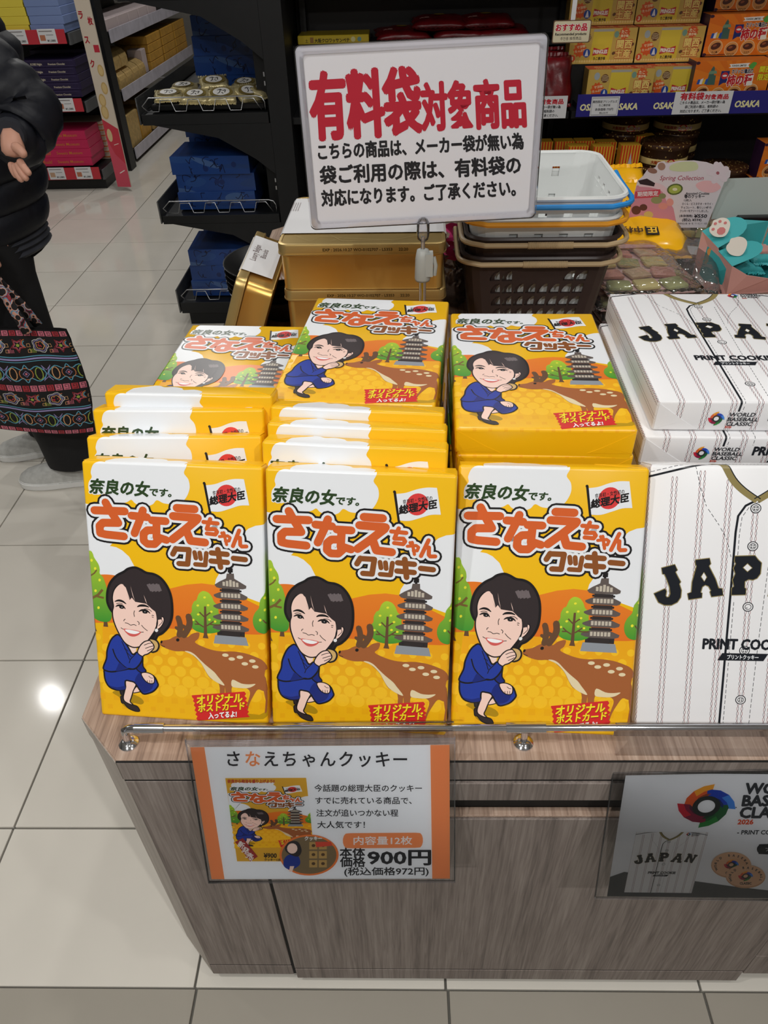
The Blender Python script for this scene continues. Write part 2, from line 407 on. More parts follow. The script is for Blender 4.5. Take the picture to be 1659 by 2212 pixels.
for (x, y) in ((-.30, .62), (.5, .62), (1.3, .62), (-.30, 2.2), (.5, 2.2), (1.3, 2.2)):
    bm = bmesh.new(); lathe(bm, [(.028, 0), (.028, .03), (.012, .032), (.012, .055)], 12); obj('foot', bm, M['black_plastic'], ctr, (x, y, 0))
# ------------------------------------------------------------------ the yellow cookie box print
BW, BH, BT, BR = 21.3, 32.3, 3.6, 0.35
_h1 = solve8([(181.5, 996), (573, 1018), (580.6, 1570), (216, 1546)], [(0, BH), (BW, BH), (BW, 0), (0, 0)])
XA = lambda p: _h1((180 + p[0] / 3.95, 960 + p[1] / 3.95))
XB = lambda p: _h1((180 + p[0] / 5.529, 1200 + p[1] / 5.529))
XC = lambda p: _h1((340 + p[0] / 5.977, 1220 + p[1] / 5.977))
BLK = (28, 26, 28); WHT = (236, 239, 243)

def cookie_art():
    a = Art(); a.flip = True
    # ground, hills, clouds (sky is the paper's own yellow)
    a.xf = XC
    hill = [(-200, 330), (60, 345), (180, 315), (400, 265), (600, 250), (760, 272), (900, 330), (1180, 470), (1330, 545), (1600, 640), (1600, 960), (-200, 960)]
    a.poly(hill, (236, 132, 38), 2, col2=(226, 110, 34))
    a.xf = lambda p: p
    ca = a.xf
    # white clouds
    fold = BH
    a.xf = XA
    up = [XA(p) for p in [(215, 158), (160, 152), (112, 178), (90, 240), (98, 285), (70, 330), (75, 400), (140, 432), (200, 425), (235, 445), (270, 487), (330, 508), (395, 500), (435, 480), (465, 508), (510, 530), (570, 536), (620, 520), (655, 487), (715, 515), (800, 522), (868, 505), (910, 460), (935, 390), (925, 320), (888, 265), (908, 215), (909, 185)]]
    a.xf = lambda p: p
    body = crom(up, False, 4)
    flap = crom([(12.2, fold), (12.2, fold + 1.1), (11.0, fold + 1.8), (9.7, fold + 1.6), (9.2, fold + 2.3), (8.0, fold + 2.8), (6.9, fold + 2.6), (5.9, fold + 3.2), (4.4, fold + 3.2), (3.3, fold + 2.4), (2.9, fold + 1.2), (2.8, fold)], False, 3)
    a.poly(body + flap, WHT, 3, raw=True)
    a.xf = XA
    a.poly([(-260, 500), (30, 505), (80, 511), (130, 560), (200, 640), (265, 760), (290, 820), (245, 866), (300, 878), (350, 905), (410, 960), (455, 1045), (480, 1200), (100, 1230), (-260, 1200)], WHT, 3)
    a.poly([(1900, 690), (1560, 708), (1490, 715), (1430, 738), (1370, 790), (1320, 850), (1300, 980), (1290, 1062), (1225, 1075), (1180, 1110), (1150, 1160), (1140, 1215), (1900, 1500)], WHT, 1)
    a.xf = XB
    a.poly(crom([(60, 290), (140, 240), (230, 224), (330, 226), (420, 245), (480, 300)], False) + [(480, 800), (60, 800)], (232, 122, 36), 4)
    a.xf = XC
    a.poly([(-700, 775)] + [(-260, 800), (130, 822), (460, 850), (800, 880), (1100, 905), (1300, 912), (1500, 906), (1900, 890), (1900, 2600), (-700, 2600)], (240, 168, 24), 5, col2=(247, 198, 18))
    # halftone dots
    a.xf = lambda p: p
    for r in range(11):
        v = 13.2 - r * 1.32
        for c in range(13):
            u = 0.4 + c * 1.85 + (0.92 if r % 2 else 0)
            rad = 0.28 + 0.085 * r
            if u > BW + 0.5: continue
            if v > 13 - abs(u - 11) * 0.18: continue
            if r < 8: a.ell((u, v), min(rad, 0.84), min(rad, 0.84), (250, 196, 36), 5.6, n=14, raw=True)
            else: k = 0.42 - 0.1 * (r - 8); a.poly([(u - k, v - k), (u + k, v - k * .9), (u + k * .9, v + k), (u - k, v + k * .95)], (240, 176, 20), 5.6, raw=True)
    # trees
    G1, G2, YD, BRN = (176, 208, 56), (66, 150, 52), (238, 232, 60), (104, 74, 52)
    a.xf = XB
    a.poly([(40, 300), (95, 300), (128, 600), (140, 850), (168, 902), (60, 900)], BRN, 7)
    a.poly([(258, 735), (286, 735), (305, 850), (248, 845)], BRN, 7)
    a.poly(crom([(-80, -90), (60, -60), (110, -60), (135, -25), (150, 20), (200, 100), (215, 165), (214, 210), (255, 260), (290, 360), (305, 430), (320, 500), (340, 620), (352, 720), (330, 776), (280, 790), (200, 778), (110, 735), (-80, 700)], True), G1, 7.8, col2=G2)
    for p in ((118, 52), (160, 150), (212, 288), (160, 415), (193, 618)): a.ell(p, 15, 17, YD, 8.6)
    a.line([(100, 238), (150, 205), (178, 168)], 0.18, (122, 96, 50), 8.6); a.line([(112, 505), (190, 465), (245, 403)], 0.3, (122, 96, 50), 8.6); a.line([(165, 478), (205, 490), (260, 503)], 0.26, (122, 96, 50), 8.6)
    a.xf = XC
    a.poly(crom([(630, 348), (690, 372), (735, 430), (760, 490), (808, 540), (815, 620), (835, 690), (860, 760), (850, 840), (790, 880), (680, 893), (560, 875), (480, 830), (450, 760), (462, 690), (440, 655), (470, 610), (470, 545), (500, 480), (530, 465), (556, 395), (590, 358)], True, 3), G1, 7, col2=G2)
    a.poly([(628, 545), (655, 545), (662, 800), (666, 905), (682, 958), (608, 950), (622, 905), (626, 700)], BRN, 7.8)
    for l in ([(568, 617), (600, 650), (628, 678)], [(655, 665), (685, 640), (712, 625)], [(515, 728), (560, 770), (622, 810)], [(505, 770), (560, 774)], [(662, 795), (700, 770), (752, 735)], [(700, 772), (750, 783), (830, 785)]): a.line(l, 0.16, BRN, 8.6)
    for p in ((637, 430), (548, 532), (681, 530), (552, 647), (722, 614), (487, 717), (697, 716), (769, 740)): a.ell(p, 17, 14, YD, 9)
    a.poly(crom([(1520, 120), (1440, 240), (1412, 380), (1352, 470), (1335, 570), (1285, 630), (1255, 710), (1265, 800), (1310, 870), (1380, 900), (1460, 898), (1800, 880), (1800, 120)], True, 3), G1, 7, col2=G2)
    for p in ((1410, 448), (1350, 726), (1410, 600)): a.ell(p, 17, 18, YD, 8)
    a.line([(1385, 725), (1410, 760), (1450, 790)], 0.16, BRN, 8)
    # pagoda
    PG, PD, PW = (98, 88, 84), (52, 46, 46), (196, 186, 170)
    a.poly([(795, 820), (1150, 845), (1150, 945), (795, 915)], PD, 7)
    for k in range(5):
        y = 330 + k * 138
        a.poly([(858, y - 15), (1090, y + 3), (1090, y + 70), (855, y + 48)], PD, 7)
        for dx, dy in ((845, 8), (1100, 28)): a.ell((dx, y + dy), 14, 14, (40, 38, 42), 7.6, n=8)
    a.poly([(770, 912), (1165, 948), (1197, 1056), (748, 1020)], (146, 152, 160), 7.8)
    a.poly([(925, 128), (1015, 130), (1020, 195), (1175, 290), (1170, 322), (1130, 332), (840, 316), (790, 300), (765, 268), (830, 228), (915, 190)], PG, 8.2)
    for k in range(4):
        y = 138 * k - (6 if k == 3 else 0); e = k * 6
        a.poly([(755 - e, 392 + y), (850, 358 + y), (1090, 376 + y), (1190 + e, 430 + y), (1180 + e, 460 + y), (1140, 472 + y), (850, 448 + y), (790, 434 + y), (757 - e, 412 + y)], PG, 8.2)
        for j in range(6): a.line([(863 + j * 43, 376 + y + j * 3), (865 + j * 43, 428 + y + j * 3)], 0.3, PW, 9)
    for j, (t, b) in enumerate(((232, 284), (222, 290), (210, 296), (228, 300), (246, 302))): a.line([(885 + j * 43, t), (887 + j * 43, b)], 0.3, PW, 9)
    a.line([(968, 10), (968, 130)], 0.28, BLK, 8)
    for y in (42, 75, 102): a.line([(938, y), (1002, y)], 0.26, BLK, 8.4)
    # deer
    DB, DC = (166, 98, 54), (232, 216, 176)
    a.poly([(700, 2010), (900, 1970), (1200, 1930), (1330, 1945), (1400, 1910), (1440, 1860), (1440, 1960), (1380, 2000), (1000, 2015)], (190, 150, 20), 6.6)
    a.poly(crom([(55, 1010), (80, 982), (160, 968), (240, 930), (320, 905), (375, 915), (412, 938), (470, 895), (545, 878), (566, 898), (548, 960), (505, 1006), (620, 1068), (750, 1110), (870, 1125), (1010, 1126), (1160, 1152), (1290, 1198), (1380, 1245), (1425, 1310), (1443, 1365), (1408, 1372), (1402, 1460), (1430, 1560), (1438, 1640), (1380, 1636), (1312, 1618), (1250, 1710), (1205, 1800), (1175, 1900), (1150, 1900), (1190, 1760), (1212, 1650), (1160, 1598), (1060, 1596), (980, 1584), (970, 1700), (905, 1700), (888, 1580), (880, 1700), (825, 1700), (812, 1545), (700, 1470), (640, 1380), (575, 1270), (470, 1170), (375, 1122), (250, 1118), (130, 1082), (60, 1040)], True, 3), DB, 10)
    a.poly(crom([(1400, 1440), (1430, 1560), (1438, 1760), (1425, 1900), (1400, 1915), (1412, 1760), (1390, 1640)], True, 2), DB, 10)
    a.poly(crom([(372, 1120), (430, 1122), (500, 1160), (570, 1230), (650, 1305), (750, 1388), (800, 1450), (886, 1562), (800, 1532), (700, 1462), (640, 1375), (580, 1272), (480, 1172)], True, 3), DC, 10.8)
    a.poly(crom([(988, 1488), (1100, 1538), (1200, 1550), (1285, 1545), (1230, 1585), (1160, 1600), (1050, 1594), (976, 1572)], True, 3), DC, 10.8)
    for p in ((898, 1172), (980, 1222), (1085, 1200), (1148, 1285), (1245, 1250), (1283, 1325)): a.ell(p, 42, 22, DC, 11, rot=4)
    for l, w in (([(302, 912), (316, 840), (312, 760), (292, 690)], 0.85), ([(265, 815), (290, 835), (310, 850)], 0.5), ([(362, 914), (412, 838), (440, 760), (428, 672)], 0.95), ([(352, 795), (385, 815), (410, 830)], 0.6)): a.line(l, w * 0.8, BRN, 10.9, smooth=True, caps=True)
    a.ell((283, 973), 22, 21, BLK, 11); a.ell((70, 998), 14, 20, BLK, 11, rot=20); a.line([(58, 1035), (85, 1050), (115, 1058)], 0.07, BLK, 11)
    # red postcard flash
    zig = [(455, 1690), (1140, 1642), (1162, 1672), (1142, 1700), (1172, 1728), (1148, 1758), (1186, 1785), (1160, 1815), (1190, 1842), (1165, 1872), (1198, 1902), (1175, 1932), (1208, 1972), (530, 2020), (512, 1990), (530, 1965), (502, 1938), (520, 1910), (492, 1885), (508, 1850), (482, 1820), (498, 1790), (472, 1765), (484, 1740), (462, 1715)]
    a.poly(zig, (214, 44, 44), 12.4)
    for t, x, y, h, w, r, c in (('オリジナル', 522, 1802, 130, 590, 3, (246, 226, 40)), ('ポストカード', 540, 1902, 110, 600, 3.5, (246, 226, 40)), ('入ってるよ!', 672, 1990, 88, 365, 4, (250, 250, 250))):
        a.text(t, x + 4, y + 8, h, (140, 24, 30), 13, bold=0.045, rot=r, w=w, shear=0.1, dirs=4)
        a.text(t, x, y, h, c, 13.8, bold=0.035, rot=r, w=w, shear=0.1)
    # flag
    a.xf = XA
    a.line([(1060, 350), (1112, 622)], 0.28, BLK, 6.4); a.ell((1058, 352), 11, 11, BLK, 6.6)
    a.poly(crom([(1074, 370), (1150, 362), (1240, 334), (1320, 322), (1395, 326)], False, 4) + crom([(1438, 545), (1360, 545), (1280, 568), (1190, 592), (1114, 588)], False, 4), WHT, 7)
    a.ell((1247, 458), 88, 90, (222, 62, 62), 8, n=28)
    a.text('奈良初・女性初の', 1132, 452, 40, BLK, 9, bold=0.012, rot=7.5, w=235)
    a.text('総理大臣', 1106, 532, 78, BLK, 9, bold=0.04, rot=9, w=300, shear=0.12)
    # green headline
    for t, x, y, h, w, r in (('奈良の女', 74, 405, 132, 510, -4.5), ('です。', 588, 444, 74, 190, -4)):
        a.text(t, x, y, h, WHT, 9, bold=0.10, rot=r, w=w, res=1, shear=0.08)
        a.text(t, x, y, h, (44, 68, 36), 11, bold=0.038, rot=r, w=w, shear=0.08)
    # title
    O1, O2 = (216, 98, 44), (142, 82, 38)
    title = [(.98, O1, [[(118, 562), (378, 575)], [(215, 498), (250, 560), (322, 672), (190, 668), (160, 695), (164, 755), (215, 768), (368, 786)]]),
             (.95, O1, [[(436, 612), (570, 628)], [(535, 570), (508, 650), (460, 762)], [(610, 655), (728, 664)], [(650, 665), (648, 800)], [(648, 738), (570, 738), (538, 765), (538, 825), (570, 853), (630, 856), (668, 820), (665, 800)], [(668, 800), (732, 822)]]),
             (.98, O1, [[(825, 555), (975, 568)], [(792, 622), (1002, 642)], [(995, 655), (890, 740), (785, 818)], [(902, 740), (938, 832), (1062, 848)]]),
             (.50, O1, [[(1050, 676), (1170, 690)], [(1108, 652), (1078, 735), (1150, 738), (1165, 760), (1150, 782), (1078, 772)]]),
             (.38, O1, [[(1185, 800), (1255, 795), (1275, 810), (1265, 838), (1235, 838)], [(1222, 768), (1245, 868)], [(1205, 770), (1212, 780)]]),
             (.48, O1, [[(1352, 752), (1298, 882)], [(1330, 812), (1358, 812), (1360, 872), (1372, 886), (1412, 886)]]),
             (.66, O2, [[(812, 895), (786, 942)], [(815, 898), (925, 906), (912, 1028), (838, 1022)]]),
             (.56, O2, [[(972, 930), (982, 978)], [(1016, 934), (1024, 984)], [(1072, 938), (1062, 1038), (978, 1030)]]),
             (.66, O2, [[(1115, 936), (1248, 950)], [(1112, 1004), (1250, 1018)], [(1170, 908), (1192, 1058)]]),
             (.66, O2, [[(1302, 984), (1402, 996)]])]
    for w, c, ss in title:
        for q in ss:
            a.block(q, w + 1.05, BLK, 13); a.block(q, w + .58, WHT, 14); a.block(q, w, c, 15)
    # crouching cartoon woman in a blue suit
    a.xf = XB
    SK, SU, SD, HR = (250, 214, 200), (38, 62, 160), (28, 44, 124), (52, 44, 46)
    a.poly(crom([(345, 1640), (420, 1615), (560, 1650), (680, 1700), (725, 1755), (690, 1785), (590, 1770), (640, 1870), (560, 1850), (470, 1790), (430, 1700)], True), (178, 140, 20), 6.6)
    def shp(p, c, lv, w=0.2, ln=BLK, sm=True, n=3):
        q = crom(p, True, n) if sm else p
        a.poly(q, c, lv); a.line(q, w, ln, lv + 0.6, closed=True)
    shp([(430, 1590), (480, 1600), (480, 1680), (450, 1660)], HR, 14, sm=False)
    shp([(590, 1640), (650, 1560), (700, 1600), (680, 1630)], SK, 13.6, 0.12)
    shp([(505, 1500), (640, 1510), (600, 1620), (575, 1700), (560, 1750), (600, 1790), (540, 1780), (490, 1740), (478, 1690), (500, 1600)], SK, 14.6, 0.14)
    shp([(250, 1400), (262, 1368), (400, 1380), (600, 1345), (660, 1360), (740, 1400), (850, 1440), (895, 1520), (900, 1560), (850, 1620), (780, 1650), (715, 1652), (660, 1580), (620, 1520), (560, 1500), (505, 1500), (500, 1600), (400, 1608), (310, 1570), (262, 1490)], SU, 15.6)
    a.poly(crom([(620, 1500), (680, 1400), (780, 1440), (850, 1500), (820, 1600), (720, 1640), (670, 1570)], True), SD, 16.3)
    a.poly(crom([(300, 1550), (400, 1575), (495, 1560), (498, 1600), (400, 1604)], True), SD, 16.3)
    shp([(640, 1340), (700, 1270), (722, 1210), (722, 1320), (760, 1380), (700, 1400)], SD, 16.6, 0.16)
    shp([(700, 1410), (770, 1398), (850, 1440), (855, 1520), (800, 1530), (740, 1490)], SK, 17.2, 0.13)
    for x in (772, 800, 826): a.line([(x, 1490), (x + 4, 1524)], 0.07, BLK, 18)
    a.line([(790, 1440), (815, 1462), (842, 1466)], 0.07, BLK, 18)
    shp([(238, 1342), (280, 1230), (290, 1130), (330, 1020), (380, 960), (440, 948), (540, 1080), (600, 1180), (660, 1150), (720, 1210), (690, 1290), (620, 1355), (530, 1350), (380, 1385), (290, 1380)], SU, 17.2)
    a.poly(crom([(440, 1280), (500, 1330), (540, 1350), (400, 1380), (410, 1330)], True), SD, 18)
    a.line([(358, 1110), (400, 1220), (480, 1310), (560, 1358), (640, 1345)], 0.16, BLK, 18.4, smooth=True)
    a.poly([(545, 1080), (650, 1090), (640, 1160), (610, 1168), (575, 1150)], SK, 18)
    for k in range(6): a.ell((572 + k * 13, 1108 + 14 * math.sin(k * 0.62)), 6, 6, (240, 240, 240), 18.6, n=8)
    a.line([(470, 1020), (520, 1130), (560, 1240)], 0.1, BLK, 18.6); a.line([(556, 1285), (570, 1240), (640, 1170)], 0.1, BLK, 18.6)
    a.line([(500, 1110), (545, 1135), (530, 1155), (585, 1212)], 0.09, BLK, 18.6)
    # head
    shp([(510, 192), (560, 158), (640, 143), (710, 168), (780, 207), (870, 225), (950, 272), (1020, 360), (1066, 470), (1084, 600), (1078, 740), (1035, 850), (965, 925), (905, 955), (872, 1005), (800, 1000), (700, 800), (420, 700), (352, 655), (310, 575), (300, 500), (312, 400), (350, 310), (425, 235)], HR, 18, 0.3, n=4)
    face = [(440, 345), (500, 335), (640, 420), (790, 560), (880, 650), (905, 760), (892, 860), (820, 975), (760, 1042), (690, 1086), (620, 1096), (560, 1076), (500, 1030), (450, 950), (402, 850), (370, 750), (364, 660), (376, 600), (364, 500), (385, 410)]
    shp(face, SK, 19.2, 0.16, n=4)
    shp([(905, 770), (930, 735), (975, 735), (985, 780), (950, 850), (895, 880)], SK, 19.6, 0.12)
    a.line([(945, 750), (965, 790), (920, 840)], 0.07, BLK, 20.2, smooth=True)
    a.poly([(890, 835), (900, 880), (860, 1000), (795, 1000), (850, 930)], BLK, 19.8)
    a.ell((893, 893), 20, 20, (240, 240, 240), 20.4)
    # fringe
    a.poly([(440, 300), (500, 270), (640, 260), (850, 330), (960, 470), (960, 760), (905, 770), (895, 680), (842, 640), (790, 590), (770, 575), (690, 560), (640, 550), (600, 500), (575, 530), (530, 440), (495, 330), (430, 352)], HR, 20.4)
    for q in ([(500, 350), (530, 440), (578, 530), (560, 470), (530, 380)], [(585, 355), (610, 450), (640, 550), (610, 470)], [(745, 470), (765, 520), (785, 580), (765, 540)]): a.poly(q, SK, 21)
    for k in range(7): a.line([(790 + k * 22, 345 - 8 * (k % 2)), (835 + k * 20, 425 + 8 * (k % 2))], 0.22, (112, 102, 104), 21.2)
    # face features
    for l, w in (([(392, 545), (440, 532), (490, 545), (532, 576)], 0.28), ([(664, 612), (700, 596), (760, 598), (808, 618)], 0.3), ([(402, 606), (440, 590), (490, 600), (522, 636)], 0.26), ([(682, 668), (720, 650), (780, 658), (820, 692)], 0.26)):
        a.line(l, w, BLK, 21.4, smooth=True, taper=True, n=3)
    a.poly(crom([(445, 605), (470, 598), (500, 610), (500, 630), (470, 632), (450, 620)], True, 2), BLK, 21.4); a.poly(crom([(725, 660), (755, 655), (785, 664), (785, 688), (755, 692), (730, 682)], True, 2), BLK, 21.4)
    a.ell((480, 614), 5, 5, WHT, 22, n=6); a.ell((757, 670), 5, 5, WHT, 22, n=6)
    for l in ([(412, 572), (450, 564), (490, 578)], [(745, 638), (800, 640), (838, 670)], [(632, 655), (622, 690), (630, 728)], [(500, 780), (505, 762), (520, 757)], [(513, 800), (550, 808), (580, 828), (620, 822), (652, 835)], [(662, 782), (685, 800), (680, 826)], [(712, 828), (740, 862), (785, 898)], [(838, 715), (850, 712), (864, 720)], [(840, 732), (860, 738)], [(462, 858), (490, 875), (520, 878)], [(690, 915), (738, 913)]): a.line(l, 0.08, BLK, 21.6, smooth=True, n=3)
    a.poly(crom([(495, 874), (560, 878), (640, 890), (705, 912), (670, 950), (610, 966), (550, 945)], True), (216, 96, 92), 21.6)
    a.poly(crom([(512, 882), (560, 882), (630, 895), (690, 913), (640, 934), (580, 928), (535, 908)], True), (250, 250, 250), 22)
    # hand with the biscuit
    shp([(800, 1005), (860, 1000), (905, 1030), (920, 1080), (900, 1130), (860, 1150), (820, 1140)], (212, 176, 112), 22)
    shp([(660, 1155), (690, 1080), (740, 1030), (790, 1014), (820, 1020), (860, 1075), (850, 1120), (790, 1170), (745, 1185), (715, 1202)], SK, 22.8, 0.14)
    for l in ([(740, 1070), (790, 1050), (845, 1042)], [(755, 1108), (800, 1092), (858, 1076)], [(775, 1140), (810, 1125), (845, 1108)]): a.line(l, 0.08, BLK, 23.8, smooth=True)
    # shoe
    shp([(445, 1690), (470, 1680), (490, 1740), (560, 1780), (605, 1790), (650, 1810), (675, 1862), (620, 1864), (540, 1830), (490, 1775), (480, 1768), (455, 1760)], HR, 16.2, 0.12)
    a.xf = lambda p: p
    return a

def wrap_place(W, H, T, r):
    """art cm -> metres on a box of width W, height H, thickness T; front face looks to -Y, lower-left front corner at the origin"""
    q = PI * r / 2
    def ax(s, L):              # distance along one axis -> (position, outward angle, depth beyond the fillet)
        if s > L - r:
            t = s - (L - r); return (L - r, min(t / r, PI / 2), max(0, t - q), 1)
        if s < r:
            t = r - s; return (r, min(t / r, PI / 2), max(0, t - q), -1)
        return (s, 0.0, 0.0, 1)
    def f(u, v, h):
        pu, au, du, su = ax(u, W); pv, av, dv, sv = ax(v, H); hh = h * 100
        n = Vector((su * math.sin(au) * math.cos(av), -math.cos(au) * math.cos(av), sv * math.sin(av) * math.cos(au)))
        if n.length < 1e-6: n = Vector((su, 0, sv))
        n.normalize(); p = Vector((pu, r, pv)) + n * (r + hh) + Vector((0, du + dv, 0))
        return p * 0.01
    return f
def wrap_cuts(W, H, r):
    q = PI * r / 2; out = []
    for k in range(4):
        out += [(0, W - r + q * k / 3), (0, r - q * k / 3), (1, H - r + q * k / 3), (1, r - q * k / 3)]
    return out
def wrap_keep(W, H, T, r):
    q = PI * r / 2; e = r - q + 0.001           # art runs q past the fillet start, so flat size shifts by e
    lo, hiW, hiH = r - q, W - r + q, H - r + q; d = T - 2 * r + 0.05
    def k(c):
        ou = max(lo - c.x, c.x - hiW, 0); ov = max(lo - c.y, c.y - hiH, 0)
        return not (ou > 0 and ov > 0) and ou <= d and ov <= d
    return k
def fold_flaps(W, T, z, sgn, end=0):
    """folded paper triangles at the two ends of a short side, a hair proud of it"""
    bm = bmesh.new(); t = 0.0005
    for s in (end,):
        x0 = 0.002 if s == 0 else W - 0.002; d = 1 if s == 0 else -1
        for tri in (((x0, 0.003), (x0 + d * 0.034, T / 2 + 0.006), (x0, T - 0.003)), ((x0 + d * 0.001, T - 0.003), (x0 + d * 0.034, T / 2 + 0.006), (x0 + d * 0.052, T - 0.003))):
            lo = [bm.verts.new((x, y, z)) for x, y in tri]; hi = [bm.verts.new((x, y, z + sgn * t)) for x, y in tri]
            bm.faces.new(lo); bm.faces.new(hi[::-1])
            for i in range(3): bm.faces.new((lo[i], hi[i], hi[(i + 1) % 3], lo[(i + 1) % 3]))
    bmesh.ops.recalc_face_normals(bm, faces=bm.faces[:]); return bm

W_, H_, T_ = BW / 100, BH / 100, BT / 100
ART = cookie_art()
me_print = ART.bake('printed_wrap', wrap_place(BW, BH, BT, BR), M['ink_gloss'], wrap_cuts(BW, BH, BR), wrap_keep(BW, BH, BT, BR), clip=(-4, BW + 4, -4, BH + 4))
proto = empty('cookie_box', 'x', 'box')
bm = box_bm(0, W_, 0, T_, 0, H_, BR / 100, 3)
obj('box_body', bm, M['yellow'], proto, smooth=True)
obj('printed_wrap', me_print, None, proto)
for _e in (0, 1): obj('fold_flap', fold_flaps(W_, T_, H_, 1, _e), M['yellow'], proto); obj('fold_flap', fold_flaps(W_, T_, 0, -1, _e), M['yellow'], proto)
KIDS[proto.name] = list(proto.children)
_first = [True]
def cookie_box(x, y, z, yaw, tilt, label, group, roll=0.0):
    """yaw/tilt in degrees; tilt 0 stands upright, 90 lies on its back"""
    e = (Matrix.Rotation(math.radians(yaw), 3, 'Z') @ Matrix.Rotation(math.radians(-tilt), 3, 'X') @ Matrix.Rotation(math.radians(-roll), 3, 'Y')).to_euler()
    if _first[0]:
        _first[0] = False; o = proto; o['label'] = label; o['group'] = group
    else:
        o = proto.copy(); COL.objects.link(o); o['label'] = label; o['group'] = group
        for ch in KIDS[proto.name]: c = ch.copy(); COL.objects.link(c); c.parent = o
    o.location = (x, y, z); o.rotation_euler = e; return o
CT = 0.711
g1 = 'yellow cookie gift boxes on the counter'
fr = 'yellow cookie box standing at the front of the counter, '
cookie_box(-.3792, .5409, CT, -4.5, 25.8, fr + 'left end of the row', g1)
cookie_box(-.1616, .5271, CT, -4.7, 23.2, fr + 'in the middle column', g1)
cookie_box(.0574, .5197, CT, -3.0, 28.9, fr + 'beside the white jersey box', g1)
cookie_box(-.3812, .590, CT, -0.7, 26.0, 'yellow cookie box leaning directly behind the front left cookie box', g1)
cookie_box(-.3826, .662, CT, -1.1, 19.4, 'yellow cookie box third from the front in the left column, green headline half hidden', g1)
cookie_box(-.3745, .722, CT, -3.6, 12.5, 'yellow cookie box fourth from the front in the left column, only top edge showing', g1)
cookie_box(-.1706, .590, CT, -5.9, 19.0, 'yellow cookie box leaning directly behind the front middle cookie box', g1)
cookie_box(-.1694, .629, CT, -5.8, 18.8, 'yellow cookie box third from the front in the middle column, only top edge showing', g1)
cookie_box(-.1707, .668, CT, -6.0, 18.5, 'yellow cookie box fourth in the middle column, against the lying stack', g1)
def lay(x, y, ztop, yaw, label, dz=0): cookie_box(x, y, ztop, yaw, 90, label, g1)
lay(.0649, .7317, 1.0066, -2.3, 'yellow cookie box lying on top of the right stack, whole face showing')
lay(.067, .729, 1.0066 - .0365, -1.6, 'yellow cookie box lying second from the top of the right stack, red flash edge showing')
for k in range(2, 8): lay(.066 + .002 * ((k * 7) % 3 - 1), .731, 1.0066 - .0365 * k, -2.0 + 0.4 * (k % 3), 'yellow cookie box buried low in the right lying stack', None)
lay(-.1687, .8115, 1.0019, -6.3, 'yellow cookie box lying on top of the middle stack, whole face showing')
for k in range(1, 8): lay(-.168 + .002 * ((k * 5) % 3 - 1), .812, 1.0019 - .0362 * k, -6.0 + 0.4 * (k % 3), 'yellow cookie box buried in the middle lying stack')
lay(-.388, .872, .930, -4.2, 'yellow cookie box lying on top of the left stack, upper half showing')
for k in range(1, 6): lay(-.388 + .002 * ((k * 5) % 3 - 1), .873, .930 - .0364 * k, -4.2 + 0.3 * (k % 3), 'yellow cookie box buried in the left lying stack')
# ------------------------------------------------------------------ white baseball-jersey cookie boxes
JW, JH, JT, JR = 25.0, 32.2, 4.2, 0.35
def pinwheel(a, cx, cy, R, lv, hole=WHT):
    cols = [((240, 168, 50), (222, 96, 44), (150, 70, 40)), ((70, 140, 226), (34, 70, 184), (28, 46, 110)), ((44, 140, 62), (34, 98, 54), (24, 66, 44)), ((206, 36, 60), (140, 30, 66), (84, 34, 60))]
    blade = [(.12, 1.0), (-.22, .90), (-.52, .68), (-.72, .36), (-.76, .05), (-.72, -.08), (-.40, -.05), (-.45, .12), (-.32, .40), (-.10, .56), (.08, .57)]
    tip = [(.12, 1.0), (-.22, .90), (-.52, .68), (-.40, .45), (-.18, .66), (.10, .78)]
    inner = [(.08, .57), (-.10, .56), (-.32, .40), (-.45, .12), (-.40, -.05), (-.3, .05), (-.2, .3)]
    for k, (c1, c2, c3) in enumerate(cols):
        ang = -k * PI / 2; rot = lambda p: (cx + R * (p[0] * math.cos(ang) - p[1] * math.sin(ang)), cy + R * (p[0] * math.sin(ang) + p[1] * math.cos(ang)))
        a.poly([rot(p) for p in blade], c2, lv); a.poly([rot(p) for p in tip], c1, lv + 1); a.poly([rot(p) for p in inner], c3, lv + 1)
    a.ell((cx, cy), R * .47, R * .47, (42, 48, 48), lv + 1.8, n=24); a.ell((cx, cy), R * .29, R * .29, hole, lv + 2.6, n=24)
def chain(a, u, v0, v1, lv, per=0.62, amp=0.11, w=0.045):
    n = max(2, int(round((v1 - v0) / per))); 
    for s, c in ((1, (150, 56, 58)), (-1, (70, 52, 66))):
        a.line([(u + s * amp * math.sin(PI * k / 3), v0 + (v1 - v0) * k / (3 * n)) for k in range(3 * n + 1)], w, c, lv + (0 if s > 0 else .5))
def dashes(a, pts, lv, w=0.06, on=0.45, off=0.22, c=(50, 52, 58)):
    acc = 0
    for p, q in zip(pts, pts[1:]):
        L = math.hypot(q[0] - p[0], q[1] - p[1]); t = acc
        while t < L:
            e = min(L, t + on)
            if e > t: a.line([(p[0] + (q[0] - p[0]) * t / L, p[1] + (q[1] - p[1]) * t / L), (p[0] + (q[0] - p[0]) * e / L, p[1] + (q[1] - p[1]) * e / L)], w, c, lv)
            t += on + off
        acc = max(0, t - L)
NAVY, GLD = (24, 28, 36), (146, 132, 84)
def letter(a, pts, lv, holes=(), gw=0.2):
    a.poly(pts, NAVY, lv + 1); a.line(pts, gw, GLD, lv, closed=True)
    for h in holes: a.poly(h, (238, 238, 240), lv + 2); a.line(h, 0.1, GLD, lv + 2.5, closed=True)
